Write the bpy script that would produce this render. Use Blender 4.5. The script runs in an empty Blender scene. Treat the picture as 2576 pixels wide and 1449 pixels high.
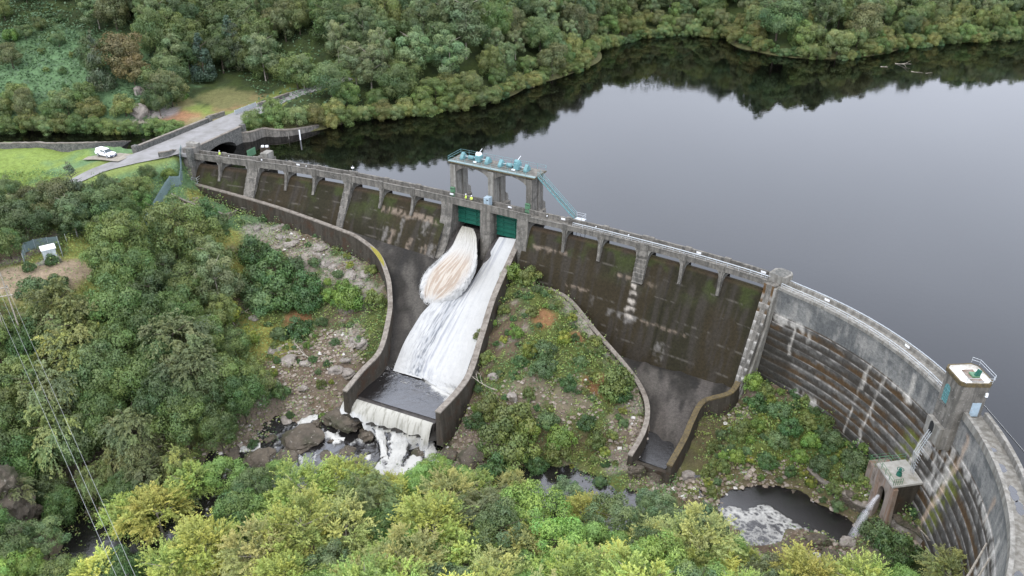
import bpy, bmesh, math, random
import numpy as np
from mathutils import Vector, Matrix
from mathutils.geometry import tessellate_polygon
random.seed(7); RNG = np.random.default_rng(11)
PI = math.pi
sc = bpy.context.scene
COL = sc.collection

# ------------------------------------------------------------------ camera and survey helpers
TH = math.radians(28.7); F = 2240*0.894444; CX, CY, CZ = 1288.0, 724.5, 64.0
def G(u, v, z=0.0):
    """surveyed point: sight line (u,v) of the drone's view cut with the level z -> world x,y"""
    a = (u-CX)/F; b = (CY-v)/F
    dy = math.cos(TH)+b*math.sin(TH); dz = -math.sin(TH)+b*math.cos(TH)
    k = (z-CZ)/dz
    return np.array([a*k, dy*k])
def G3(u, v, z): p = G(u, v, z); return np.array([p[0], p[1], z])
def depth_at(p): return p[1]*math.cos(TH)+(CZ-p[2])*math.sin(TH)

# ------------------------------------------------------------------ numpy noise
def _h(ix, iy, seed):
    n = (ix.astype(np.int64)*374761393+iy.astype(np.int64)*668265263+seed*144269504) & 0x7fffffff
    n = ((n ^ (n >> 13))*1274126177) & 0x7fffffff
    return ((n ^ (n >> 16)) & 0xffff)/65535.0
def vnoise(x, y, seed=0):
    x = np.asarray(x, float); y = np.asarray(y, float)
    ix = np.floor(x); iy = np.floor(y); fx = x-ix; fy = y-iy
    fx = fx*fx*(3-2*fx); fy = fy*fy*(3-2*fy)
    a = _h(ix, iy, seed); b = _h(ix+1, iy, seed); c = _h(ix, iy+1, seed); d = _h(ix+1, iy+1, seed)
    return a+(b-a)*fx+(c-a)*fy+(a-b-c+d)*fx*fy
def fbm(x, y, seed=0, oct=4, lac=2.03, gain=0.5):
    s = 0; a = 1; t = 0
    for i in range(oct):
        s = s+a*vnoise(np.asarray(x)*lac**i, np.asarray(y)*lac**i, seed+i*17); t += a; a *= gain
    return s/t
def sstep(a, b, x): t = np.clip((x-a)/(b-a), 0, 1); return t*t*(3-2*t)
def mixc(a, b, w): w = np.asarray(w)[..., None]; return np.asarray(a)*(1-w)+np.asarray(b)*w
def pip(x, y, poly):
    x = np.asarray(x, float); y = np.asarray(y, float); ins = np.zeros(x.shape, bool); n = len(poly)
    for i in range(n):
        x1, y1 = poly[i][:2]; x2, y2 = poly[(i+1) % n][:2]
        if y1 == y2: continue
        c = ((y1 > y) != (y2 > y)) & (x < (x2-x1)*(y-y1)/(y2-y1)+x1)
        ins ^= c
    return ins
class RBF:
    def __init__(s, P):
        P = np.array(P, float); s.p = P[:, :2]; n = len(P)
        D = np.hypot(s.p[:, None, 0]-s.p[None, :, 0], s.p[:, None, 1]-s.p[None, :, 1])
        A = np.zeros((n+3, n+3)); A[:n, :n] = D-np.eye(n)*0.3; A[:n, n] = 1; A[:n, n+1:] = s.p; A[n, :n] = 1; A[n+1:, :n] = s.p.T
        b = np.zeros(n+3); b[:n] = P[:, 2]; s.w = np.linalg.solve(A, b)
    def __call__(s, x, y):
        x = np.asarray(x, float); y = np.asarray(y, float); sh = x.shape; x = x.ravel(); y = y.ravel(); out = np.zeros(len(x)); n = len(s.p)
        for i in range(0, len(x), 20000):
            X = x[i:i+20000]; Y = y[i:i+20000]
            D = np.hypot(X[:, None]-s.p[None, :, 0], Y[:, None]-s.p[None, :, 1])
            out[i:i+20000] = D@s.w[:n]+s.w[n]+s.w[n+1]*X+s.w[n+2]*Y
        return out.reshape(sh)

# ------------------------------------------------------------------ materials
def mat(name):
    m = bpy.data.materials.new(name); m.use_nodes = True; nt = m.node_tree
    for n in list(nt.nodes): nt.nodes.remove(n)
    o = nt.nodes.new('ShaderNodeOutputMaterial'); b = nt.nodes.new('ShaderNodeBsdfPrincipled')
    nt.links.new(b.outputs[0], o.inputs[0]); return m, nt, b, o
def N(nt, t, **kw):
    n = nt.nodes.new(t)
    for k, v in kw.items():
        if k.startswith('i_'): n.inputs[k[2:].replace('_', ' ')].default_value = v
        else: setattr(n, k, v)
    return n
def noise(nt, vec, scale, detail=4, rough=0.6):
    n = N(nt, 'ShaderNodeTexNoise'); n.inputs['Scale'].default_value = scale; n.inputs['Detail'].default_value = detail; n.inputs['Roughness'].default_value = rough
    nt.links.new(vec, n.inputs['Vector']); return n.outputs['Fac']
def ramp(nt, fac, stops):
    r = N(nt, 'ShaderNodeValToRGB'); e = r.color_ramp.elements
    while len(e) > 1: e.remove(e[-1])
    for i, (p, c) in enumerate(stops):
        k = e[0] if i == 0 else e.new(p); k.position = p
        k.color = (c, c, c, 1) if isinstance(c, (int, float)) else (*c, 1)
    nt.links.new(fac, r.inputs[0]); return r.outputs[0]
def mixn(nt, fac, a, b, mode='MIX'):
    m = N(nt, 'ShaderNodeMix', data_type='RGBA', blend_type=mode)
    for s, v in ((0, fac), (6, a), (7, b)):
        if hasattr(v, 'is_output'): nt.links.new(v, m.inputs[s])
        elif s == 0: m.inputs[0].default_value = v
        else: m.inputs[s].default_value = (*v, 1)
    return m.outputs[2]
def objvec(nt, sx=1, sy=1, sz=1):
    t = N(nt, 'ShaderNodeTexCoord'); mp = N(nt, 'ShaderNodeMapping'); mp.inputs['Scale'].default_value = (sx, sy, sz)
    nt.links.new(t.outputs['Object'], mp.inputs[0]); return mp.outputs[0]
def bump(nt, b, h, strength=.4, dist=.05):
    n = N(nt, 'ShaderNodeBump'); n.inputs['Strength'].default_value = strength; n.inputs['Distance'].default_value = dist
    nt.links.new(h, n.inputs['Height']); nt.links.new(n.outputs[0], b.inputs['Normal'])
def mottled(name, c1, c2, scale=1.2, rough=.85, streak=None, dark=None, spots=None, metal=0, bumpd=.04):
    """weathered surface: two colours mottled, optional vertical streaks and lichen spots"""
    m, nt, b, o = mat(name); v = objvec(nt)
    c = mixn(nt, ramp(nt, noise(nt, v, scale, 6), [(.35, 0), (.65, 1)]), c1, c2)
    if streak:
        vs = objvec(nt, 1.6, 1.6, .13)
        c = mixn(nt, ramp(nt, noise(nt, vs, 1.0, 4), [(.45, 0), (.62, 1)]), c, streak)
    if dark:
        c = mixn(nt, ramp(nt, noise(nt, v, scale*.45, 5), [(.5, 0), (.68, .85)]), c, dark)
    if spots:
        c = mixn(nt, ramp(nt, noise(nt, v, scale*3.2, 3), [(.62, 0), (.68, .9)]), c, spots)
    nt.links.new(c, b.inputs['Base Color']); b.inputs['Roughness'].default_value = rough; b.inputs['Metallic'].default_value = metal; b.inputs['Specular IOR Level'].default_value = .25
    bump(nt, b, noise(nt, v, scale*9, 5), .5, bumpd); return m
def colattr(name, rough=.85, tex=3.0, amt=.35, bumpd=.06, coat=0, fine=14):
    """colour painted per vertex (real stains, vegetation patches) broken up by fine noise"""
    m, nt, b, o = mat(name); a = N(nt, 'ShaderNodeAttribute', attribute_name='col'); v = objvec(nt)
    f = ramp(nt, noise(nt, v, tex, 7, .7), [(.25, 1-amt), (.75, 1+amt)])
    c = mixn(nt, 1.0, a.outputs['Color'], f, 'MULTIPLY')
    f2 = ramp(nt, noise(nt, v, fine, 4, .7), [(.3, 1-amt*.7), (.7, 1+amt*.7)])
    c = mixn(nt, 1.0, c, f2, 'MULTIPLY')
    nt.links.new(c, b.inputs['Base Color']); b.inputs['Roughness'].default_value = rough; b.inputs['Specular IOR Level'].default_value = .18
    bump(nt, b, noise(nt, v, fine*.5, 6, .7), .7, bumpd); return m
def plain(name, c, rough=.5, metal=0, var=.12, sc_=3):
    m, nt, b, o = mat(name); v = objvec(nt)
    d = tuple(x*(1-var*2) for x in c); c2 = mixn(nt, ramp(nt, noise(nt, v, sc_, 4), [(.35, 0), (.7, 1)]), c, d)
    nt.links.new(c2, b.inputs['Base Color']); b.inputs['Roughness'].default_value = rough; b.inputs['Metallic'].default_value = metal; return m
def water(name, base, ior, rough, s1, d1, s2=None, d2=None):
    m, nt, b, o = mat(name); b.inputs['Base Color'].default_value = (*base, 1); b.inputs['IOR'].default_value = ior; b.inputs['Roughness'].default_value = rough
    h = noise(nt, objvec(nt), s1, 3); bump(nt, b, h, 1.0, d1)
    r_ = noise(nt, objvec(nt, .018, .035, 1), 1.0, 4, .55); nt.links.new(ramp(nt, r_, [(.42, rough*.7), (.62, rough*2.6)]), b.inputs['Roughness'])
    return m
def foliage():
    m, nt, b, o = mat('foliage'); nt.nodes.remove(b)
    a = N(nt, 'ShaderNodeAttribute', attribute_name='col'); oi = N(nt, 'ShaderNodeObjectInfo')
    hs = N(nt, 'ShaderNodeHueSaturation'); hs.inputs['Saturation'].default_value = .96; nt.links.new(a.outputs['Color'], hs.inputs['Color'])
    mr = N(nt, 'ShaderNodeMapRange'); mr.inputs[3].default_value = .497; mr.inputs[4].default_value = .53; nt.links.new(oi.outputs['Random'], mr.inputs[0]); nt.links.new(mr.outputs[0], hs.inputs['Hue'])
    ml = N(nt, 'ShaderNodeMath', operation='MULTIPLY'); ml.inputs[1].default_value = 7.31; nt.links.new(oi.outputs['Random'], ml.inputs[0])
    fr = N(nt, 'ShaderNodeMath', operation='FRACT'); nt.links.new(ml.outputs[0], fr.inputs[0])
    mv = N(nt, 'ShaderNodeMapRange'); mv.inputs[3].default_value = .78; mv.inputs[4].default_value = 1.32; nt.links.new(fr.outputs[0], mv.inputs[0]); nt.links.new(mv.outputs[0], hs.inputs['Value'])
    d = N(nt, 'ShaderNodeBsdfDiffuse'); t = N(nt, 'ShaderNodeBsdfTranslucent'); g = N(nt, 'ShaderNodeBsdfGlossy'); g.inputs['Roughness'].default_value = .5
    mx = N(nt, 'ShaderNodeMixShader'); mx.inputs[0].default_value = .25
    nt.links.new(hs.outputs[0], d.inputs[0]); nt.links.new(hs.outputs[0], t.inputs[0]); nt.links.new(d.outputs[0], mx.inputs[1]); nt.links.new(t.outputs[0], mx.inputs[2])
    m2 = N(nt, 'ShaderNodeMixShader'); m2.inputs[0].default_value = .03; g.inputs[0].default_value = (.8, .85, .9, 1)
    nt.links.new(mx.outputs[0], m2.inputs[1]); nt.links.new(g.outputs[0], m2.inputs[2]); nt.links.new(m2.outputs[0], o.inputs[0]); return m

M = {}
M['foliage'] = foliage()
M['ground'] = colattr('ground_cover', .95, 1.1, .35, .18, fine=5)
M['stained'] = colattr('stained_concrete', .8, 2.2, .42, .04, fine=11)
M['foam'] = colattr('white_water', .55, 1.2, .06, .12, fine=5)
M['concrete'] = mottled('weathered_concrete', (.2, .185, .162), (.125, .116, .102), 1.3, .85, streak=(.09, .085, .075), dark=(.07, .066, .058), spots=(.26, .25, .23))
M['concrete_light'] = mottled('pale_concrete', (.27, .26, .235), (.2, .19, .17), 1.8, .85, streak=(.15, .14, .12), dark=(.12, .115, .1))
M['concrete_dark'] = mottled('mossy_wall_concrete', (.048, .04, .03), (.032, .028, .021), .9, .8, streak=(.058, .05, .04), dark=(.05, .028, .016), spots=(.085, .076, .064))
M['cap'] = mottled('wall_coping_concrete', (.24, .215, .185), (.15, .13, .11), 1.6, .85, dark=(.09, .075, .06), spots=(.3, .27, .22))
M['cap_moss'] = mottled('mossy_coping', (.12, .09, .04), (.075, .062, .04), 2.6, .9, dark=(.05, .04, .025), spots=(.2, .16, .09))
M['chute'] = mottled('smooth_dark_concrete', (.05, .045, .042), (.032, .029, .027), .35, .6, streak=(.062, .056, .053), spots=(.085, .075, .065), bumpd=.015)
M['stone'] = mottled('dark_masonry', (.16, .155, .14), (.075, .075, .07), 2.4, .9, dark=(.05, .055, .05), spots=(.34, .33, .3), bumpd=.1)
M['rock'] = mottled('brown_rock', (.115, .095, .072), (.055, .046, .036), 1.6, .8, dark=(.045, .05, .024), spots=(.22, .2, .17), bumpd=.3)
M['rock_grey'] = mottled('grey_rock', (.3, .27, .24), (.16, .14, .125), 1.1, .9, dark=(.1, .085, .05), spots=(.4, .37, .33), bumpd=.22)
M['teal'] = mottled('teal_paint', (.15, .3, .32), (.11, .22, .24), 1.5, .5, dark=(.12, .2, .19), spots=(.2, .42, .43), bumpd=.005)
M['teal_dark'] = plain('green_gate_paint', (.012, .105, .072), .4, sc_=.8)
M['green_paint'] = plain('dull_green_paint', (.09, .2, .11), .55)
M['grey_fence'] = plain('grey_green_steel', (.19, .26, .26), .5)
M['steel'] = plain('galvanised_steel', (.5, .53, .55), .45, .3)
M['white'] = plain('white_paint', (.8, .81, .82), .35, var=.04)
M['bark'] = mottled('bark', (.11, .09, .065), (.06, .05, .04), 3, .95)
M['deadwood'] = mottled('bleached_wood', (.42, .38, .32), (.24, .21, .17), 4, .9)
M['asphalt'] = mottled('worn_asphalt', (.25, .245, .245), (.2, .195, .19), .5, .9, dark=(.16, .155, .145), bumpd=.01)
M['gravel'] = mottled('gravel', (.3, .27, .23), (.2, .18, .14), 1.2, .95)
M['black'] = plain('black_rubber', (.015, .015, .016), .7)
M['glass'] = plain('dark_glass', (.05, .07, .08), .1)
M['glass_teal'] = plain('teal_window', (.1, .24, .24), .25)
M['cabin'] = plain('grey_cabin_paint', (.55, .6, .62), .4)
M['blue_grey'] = plain('blue_grey_paint', (.33, .42, .48), .45)
M['roof_white'] = mottled('white_roof_coating', (.66, .65, .62), (.48, .46, .42), 1.5, .7, dark=(.3, .28, .24))
M['navy'] = plain('dark_plastic', (.03, .04, .07), .4)
M['hivis'] = plain('hi_vis_yellow', (.62, .8, .12), .7, var=.05)
M['trousers'] = plain('dark_trousers', (.03, .045, .04), .9)
M['skin'] = plain('skin', (.45, .28, .2), .6)
M['rust'] = mottled('rusty_concrete', (.25, .21, .18), (.19, .165, .14), 1.6, .85, streak=(.2, .13, .09), dark=(.09, .07, .055))
M['lake'] = water('reservoir_water', (.0012, .0011, .001), 1.34, .022, .7, .005)
M['riverw'] = water('river_water', (.012, .011, .011), 1.85, .1, 1.6, .03)
M['wire'] = plain('wire', (.3, .31, .31), .5)
M['roof_grey'] = mottled('grey_roof_concrete', (.4, .39, .36), (.3, .29, .26), 1.2, .85, dark=(.2, .18, .14))
M['moss_y'] = plain('yellow_moss', (.27, .24, .04), .95, var=.25, sc_=6)

# ------------------------------------------------------------------ mesh building
class MB:
    def __init__(s): s.v = []; s.f = []; s.cut = []
    def add(s, vs, fs):
        o = len(s.v); s.cut.append((o, len(s.f))); s.v += [tuple(map(float, p)) for p in vs]; s.f += [tuple(i+o for i in f) for f in fs]; return s
    def box8(s, b, t):
        """b,t: four bottom / four top points in order"""
        return s.add(list(b)+list(t), [(3, 2, 1, 0), (4, 5, 6, 7), (0, 1, 5, 4), (1, 2, 6, 5), (2, 3, 7, 6), (3, 0, 4, 7)])
    def box(s, x0, x1, y0, y1, z0, z1, T=None):
        q = [(x0, y0), (x1, y0), (x1, y1), (x0, y1)]
        P = [(x, y, z0) for x, y in q]+[(x, y, z1) for x, y in q]
        if T: P = [T(*p) for p in P]
        return s.box8(P[:4], P[4:])
    def prism(s, poly, a, b, fn):
        """poly: list of 2-D points; fn(t,p,q) -> world"""
        n = len(poly); A = [fn(a, *p) for p in poly]; B = [fn(b, *p) for p in poly]
        return s.add(A+B, [tuple(range(n))[::-1], tuple(range(n, 2*n))]+[(i, (i+1) % n, n+(i+1) % n, n+i) for i in range(n)])
    def sweep(s, rings, close=True, caps=True):
        n = len(rings[0]); V = [p for r in rings for p in r]; Fs = []
        for k in range(len(rings)-1):
            for i in range(n if close else n-1):
                j = (i+1) % n; Fs.append((k*n+i, k*n+j, (k+1)*n+j, (k+1)*n+i))
        if caps and close: Fs += [tuple(range(n))[::-1], tuple(range((len(rings)-1)*n, len(rings)*n))]
        return s.add(V, Fs)
    def tube(s, pts, r, n=6):
        pts = [Vector(p) for p in pts]; rs = r if isinstance(r, (list, tuple)) else [r]*len(pts); rings = []
        for i, p in enumerate(pts):
            d = (pts[min(i+1, len(pts)-1)]-pts[max(i-1, 0)]).normalized(); a = d.orthogonal().normalized() if abs(d.z) > .9 else d.cross(Vector((0, 0, 1))).normalized(); b = d.cross(a)
            rings.append([tuple(p+(a*math.cos(2*PI*k/n)+b*math.sin(2*PI*k/n))*rs[i]) for k in range(n)])
        return s.sweep(rings)
    def cyl(s, x, y, z0, z1, r, n=12, r2=None): return s.tube([(x, y, z0), (x, y, z1)], [r, r if r2 is None else r2], n)
    def build(s, name, m, parent=None, smooth=False, bevel=0, each=False):
        if each:      # every piece its own object
            C_ = s.cut+[(len(s.v), len(s.f))]; r = None
            for (v0, f0), (v1, f1) in zip(C_, C_[1:]):
                q = MB(); q.v = s.v[v0:v1]; q.f = [tuple(i-v0 for i in f) for f in s.f[f0:f1]]; r = q.build(name, m, parent, smooth, bevel)
            return r
        me = bpy.data.meshes.new(name); me.from_pydata(s.v, [], s.f); me.materials.append(m if not isinstance(m, str) else M[m])
        bm = bmesh.new(); bm.from_mesh(me); bmesh.ops.recalc_face_normals(bm, faces=bm.faces); bm.to_mesh(me); bm.free()
        if smooth: me.shade_smooth()
        return link(name, me, parent, bevel)
def link(name, me, parent=None, bevel=0):
    o = bpy.data.objects.new(name, me); COL.objects.link(o)
    if parent is not None:
        o.parent = parent; r = parent
        o.matrix_parent_inverse = Matrix.Translation(-Vector(WLOC[parent.name])) if parent.name in WLOC else Matrix()
        WLOC[o.name] = (0, 0, 0)
    if bevel:
        md = o.modifiers.new('bevel', 'BEVEL'); md.width = bevel; md.segments = 2; md.limit_method = 'ANGLE'
    return o
WLOC = {}
def tag(o, label, cat=None, group=None, kind=None):
    if label: o['label'] = label
    if cat: o['category'] = cat
    if group: o['group'] = group
    if kind: o['kind'] = kind
    return o
def thing(name, label, cat, loc, group=None):
    o = bpy.data.objects.new(name, None); COL.objects.link(o); o.location = tuple(map(float, loc)); o.empty_display_size = .3
    WLOC[o.name] = tuple(map(float, loc)); return tag(o, label, cat, group)
def grid_mesh(name, X, Y, Z, m, col=None, parent=None, smooth=True):
    ny, nx = X.shape; V = np.stack([X, Y, Z], -1).reshape(-1, 3)
    i = np.arange(ny-1)[:, None]*nx+np.arange(nx-1)[None, :]
    Q = np.stack([i, i+1, i+nx+1, i+nx], -1).reshape(-1, 4)
    me = bpy.data.meshes.new(name); me.vertices.add(len(V)); me.vertices.foreach_set('co', V.ravel())
    me.loops.add(Q.size); me.loops.foreach_set('vertex_index', Q.ravel().astype(np.int32))
    me.polygons.add(len(Q)); me.polygons.foreach_set('loop_start', np.arange(0, Q.size, 4, dtype=np.int32)); me.polygons.foreach_set('loop_total', np.full(len(Q), 4, np.int32))
    me.update(calc_edges=True)
    if col is not None:
        c = np.ones((len(V), 4), np.float32); c[:, :3] = col.reshape(-1, 3); a = me.color_attributes.new('col', 'FLOAT_COLOR', 'POINT'); a.data.foreach_set('color', c.ravel())
    me.materials.append(M[m]); 
    if smooth: me.shade_smooth()
    return link(name, me, parent)
def quads(name, P, A, B, col, m='foliage', extra=None):
    """many diamond-shaped leaf faces: centres P, half axes A,B, one colour each"""
    n = len(P); V = np.stack([P-A, P-B*1.0, P+A, P+B], 1).reshape(-1, 3)
    me = bpy.data.meshes.new(name); me.vertices.add(4*n); me.vertices.foreach_set('co', V.ravel().astype(np.float32))
    me.loops.add(4*n); me.loops.foreach_set('vertex_index', np.arange(4*n, dtype=np.int32))
    me.polygons.add(n); me.polygons.foreach_set('loop_start', np.arange(0, 4*n, 4, dtype=np.int32)); me.polygons.foreach_set('loop_total', np.full(n, 4, np.int32)); me.update(calc_edges=True)
    c = np.ones((4*n, 4), np.float32); c[:, :3] = np.repeat(col, 4, 0); a = me.color_attributes.new('col', 'FLOAT_COLOR', 'POINT'); a.data.foreach_set('color', c.ravel())
    me.materials.append(M[m]); return me
def catmull(P, n=8):
    P = [np.array(p, float) for p in P]; out = []
    for i in range(len(P)-1):
        p0 = P[max(i-1, 0)]; p1 = P[i]; p2 = P[i+1]; p3 = P[min(i+2, len(P)-1)]
        for k in range(n):
            t = k/n; out.append(.5*((2*p1)+(-p0+p2)*t+(2*p0-5*p1+4*p2-p3)*t*t+(-p0+3*p1-3*p2+p3)*t**3))
    out.append(P[-1]); return np.array(out)

# ------------------------------------------------------------------ the dam's curved line: W(s, d, z), s along the crest, d downstream
_cp = [G(u, v, 3) for u, v in [(440, 380), (480, 385.5), (620, 403.5), (745, 420), (870, 441), (990, 465), (1110, 491), (1220, 515.5), (1330, 541), (1470, 572), (1613, 608), (1719, 636), (1817, 664), (1925, 698)]]
AC = np.array([10.816, 80.517]); AR = 45.536
_fi0 = 44.4
_line = catmull(_cp+[AC+AR*np.array([math.cos(math.radians(a)), math.sin(math.radians(a))]) for a in (42, 38)], 12)[:-12]
_arc = np.array([AC+AR*np.array([math.cos(math.radians(a)), math.sin(math.radians(a))]) for a in np.arange(41.5, -62, -.5)])
CR = np.concatenate([_line, _arc])
for _ in range(6): CR[1:-1] = CR[1:-1]*.5+(CR[:-2]+CR[2:])*.25
CS = np.concatenate([[0], np.cumsum(np.hypot(*np.diff(CR, axis=0).T))])
CT = np.gradient(CR, axis=0); CT /= np.hypot(CT[:, 0], CT[:, 1])[:, None]
def W(s, d, z):
    x = np.interp(s, CS, CR[:, 0]); y = np.interp(s, CS, CR[:, 1]); tx = np.interp(s, CS, CT[:, 0]); ty = np.interp(s, CS, CT[:, 1])
    return (float(x+ty*d), float(y-tx*d), float(z))
def Wa(s, d):
    x = np.interp(s, CS, CR[:, 0]); y = np.interp(s, CS, CR[:, 1]); tx = np.interp(s, CS, CT[:, 0]); ty = np.interp(s, CS, CT[:, 1])
    return x+ty*d, y-tx*d
def proj(x, y, z):
    f = y*math.cos(TH)-(z-CZ)*math.sin(TH); up = y*math.sin(TH)+(z-CZ)*math.cos(TH); return CX+F*x/f, CY-F*up/f
_us = proj(CR[:, 0], CR[:, 1], 3.0)[0]; _k = int(np.argmax(_us))
def S(u): return float(np.interp(u, _us[:_k], CS[:_k]))      # crest station seen at picture column u
def Sphi(a):                                                  # crest station at arch azimuth a (degrees)
    an = np.degrees(np.arctan2(CR[:, 1]-AC[1], CR[:, 0]-AC[0])); j = np.arange(len(CR)) > len(_line)-3
    return float(np.interp(-a, -an[j], CS[j]))
S_END = CS[-1]
def dtube(mb, s0, s1, d, z, r, step=1.0, n=5):
    k = max(2, int((s1-s0)/step)+1); mb.tube([W(s, d, z) for s in np.linspace(s0, s1, k)], r, n)
def dsweep(mb, s0, s1, prof, step=.8):
    k = max(2, int((s1-s0)/step)+1); mb.sweep([[W(s, d, z) for d, z in prof] for s in np.linspace(s0, s1, k)])
# ================================================================== TERRAIN
def vz(L): return [(*G(u, v, z), z) for u, v, z in L]
down = vz([(560,560,-8),(600,600,-9.5),(640,700,-13),(620,780,-15),(700,640,-11),(780,700,-13),(700,780,-15.5),(760,850,-17.5),(850,870,-17.3),(800,950,-19.7),
 (700,900,-18.5),(650,850,-17),(850,1000,-20.5),(750,1020,-22),(680,1000,-21),(600,950,-19),(550,1100,-23),(450,1150,-24.5),(400,1100,-22),(300,1180,-25.5),(240,1250,-26.5),(650,1110,-23.6),
 (690,548,-8),(850,612,-9.5),(920,645,-10.5),(945,700,-12.5),(955,760,-14),(945,830,-16),(905,900,-17.5),(530,500,-6.3),
 (440,480,-2.5),(400,530,-4.5),(370,560,-6),(480,470,-3.6),(500,520,-6),(465,440,-2.2),
 (60,680,-5),(120,650,-5),(200,650,-5.5),(250,610,-6),(0,700,-5),(200,700,-7),(100,740,-7),(-150,760,-5),(-150,900,-10),
 (300,640,-8),(250,800,-13),(100,900,-16),(400,800,-14),(500,700,-12),(400,950,-18),(200,1050,-22),(50,1100,-20),(-50,1200,-16),(30,1270,-20),(0,1200,-17),
 (230,440,1),(180,470,-.5),(60,500,-2),(0,490,-1),(100,560,-4),(250,540,-3.5),(350,480,-.5),(400,430,1),(440,400,2.4),(300,400,2.3),(150,400,1.8),(0,420,1.6),(-200,420,1.6),(-200,550,-2),(0,600,-4),(370,390,2.8),
 # middle island
 (1315,690,-8.2),(1345,745,-9.8),(1290,780,-11.6),(1265,850,-14.3),(1400,800,-11.5),(1480,860,-13.6),(1560,960,-16),(1600,1030,-17.4),(1300,950,-15.2),(1210,1000,-18.4),(1400,950,-14.3),
 (1500,1000,-16),(1450,1060,-17.5),(1300,1050,-18),(1180,1060,-20.4),(1560,1115,-19.2),(1450,1140,-20.2),(1320,1150,-20.8),(1200,1120,-21.6),(1140,1110,-23),(1420,760,-10.6),(1500,850,-13.4),(1580,960,-16),
 # right island
 (1900,955,-14.6),(1960,1000,-14.6),(2050,1060,-14.6),(2130,1110,-15),(2190,1165,-15.3),(1862,1014,-18),(1812,1048,-19.2),(1788,1092,-19.7),(1768,1142,-20.1),(1738,1196,-20.6),(1780,1250,-19.6),(1755,1290,-19.6),(1895,1040,-16.8),(1850,1085,-18),(1822,1140,-18.8),(1800,1190,-19.3),(1950,1080,-15.6),(2050,1150,-15.9),(2150,1230,-16.2),
 (1860,1185,-18.6),(1950,1180,-18.2),(1702,1228,-21),(1805,1240,-19.6),(2020,1210,-18.4),(2080,1245,-18.8),(2140,1275,-18.9),(2250,1300,-15.6),(2300,1285,-15),(2330,1340,-15.6),(2230,1345,-18.4),
 (2200,1395,-19.2),(2300,1420,-17.5),(2380,1449,-16.5),(2000,1350,-19.5),(2080,1350,-19),(2150,1385,-19.2),(2450,1449,-16)])
# pools: shore at the level, bed below
for z, pts, bed in [(-20.0, [(1822,1275),(1870,1228),(1950,1222),(2010,1240),(2060,1275),(2120,1300),(2165,1325),(2145,1355),(2040,1320),(1990,1330),(1960,1360),(1900,1360),(1840,1330)], [(1900,1270),(1960,1290),(2010,1290),(1890,1315),(1950,1320),(2100,1325)]),
                   (-21.5, [(1280,1215),(1335,1182),(1420,1180),(1500,1183),(1560,1215),(1612,1265),(1590,1330),(1450,1320),(1340,1270)], [(1380,1215),(1460,1225),(1530,1255),(1550,1290),(1420,1260)]),
                   (-24.0, [(700,1048),(790,1035),(880,1012),(1105,1085),(1130,1130),(1080,1190),(1010,1260),(860,1240),(700,1180),(560,1150),(590,1120),(640,1085)], [(900,1060),(1000,1100),(1060,1120),(950,1180),(820,1140),(740,1080),(660,1120),(1040,1160)]),
                   (-27.0, [(70,1270),(110,1250),(200,1290),(300,1310),(420,1300),(500,1380),(380,1449),(200,1449),(140,1400),(100,1330)], [(130,1310),(220,1370),(320,1370),(260,1410)])]:
    down += vz([(u, v, z) for u, v in pts]) + [(*G(u, v, z), z-1.6) for u, v in bed]
# near bank below the drone
for x in range(-130, 61, 14):
    w = (x+60)/110.0; r = -27+8*min(max(w, 0), 1); yb = 78 if x < 0 else 74
    if x > -45: down += [(x, yb, r+2.2), (x, 64, r+6), (x, 48, r+11), (x, 25, r+17), (x, -10, r+24)]
    else: down += [(x, 64, r+3), (x, 50, r+8), (x, 25, r+15), (x, -10, r+22)]
up = []
shoreV = [(-260,318),(-60,325),(120,328),(260,326),(400,332),(468,336),(560,333),(640,338),(760,333),(900,300),(1080,283),(1230,256),(1330,214),(1460,172),(1505,122),(1600,97),(1700,86),(1830,96),(1900,128),(2050,148),(2150,144),(2280,118),(2400,108),(2576,96),(2800,92),(3100,80)]
shore = [G(u, v, 0) for u, v in shoreV]
for i, p in enumerate(shore):
    a = shore[max(i-1, 0)]; b = shore[min(i+1, len(shore)-1)]; t = (b-a)/np.hypot(*(b-a)); n = np.array([-t[1], t[0]]); u = shoreV[i][0]
    up.append((*p, .1)); up.append((*(p-n*4), -1.5))
    sl = .45 if u < 350 else (.16 if u < 760 else .30)
    for dd in (6, 16, 35, 70, 130, 260): 
        q = p+np.array([n[0]*.35, abs(n[1])])*dd; up.append((*q, 1.0+sl*dd*(1 if dd < 100 else .8)))
for u, v in [(600,400),(800,380),(1000,340),(1200,320),(1400,260),(1600,180),(1900,200),(2200,200),(2500,160),(900,430),(1300,400),(1600,350),(2000,350),(2400,350),(2800,350),(1500,480),(1900,560),(2300,600),(2700,600),(2400,900),(2800,900),(2900,1300),(2100,700),(2560,1040),(2600,1250),(2620,1449),(3200,200),(3300,600)]:
    up.append((*G(u, v, 0), -5))
for u, v in [(-260,345),(0,345),(150,345),(300,347),(400,350),(480,352),(540,360),(700,365)]: up.append((*G(u, v, 0), -2.5))
up += vz([(-200,372,1.5),(0,372,1.5),(120,372,1.6),(240,372,2.0),(330,374,2.5),(380,387,2.8),(440,387,2.7),(0,420,1.6),(150,400,1.8),(300,400,2.3),(-200,420,1.6),(600,290,3.3),(540,312,3.1),(680,258,3.8),(760,234,4.2)])
dline = [(-900, 192), (-130, 186), (-95, 182)]+[Wa(s, -1.6) for s in np.arange(3.0, S_END, 1.5)]+[(46, 20), (60, -300)]
uppoly = dline+[(1500, -300), (1500, 1500), (-900, 1500)]
RD, RU = RBF(down), RBF(up)
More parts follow.
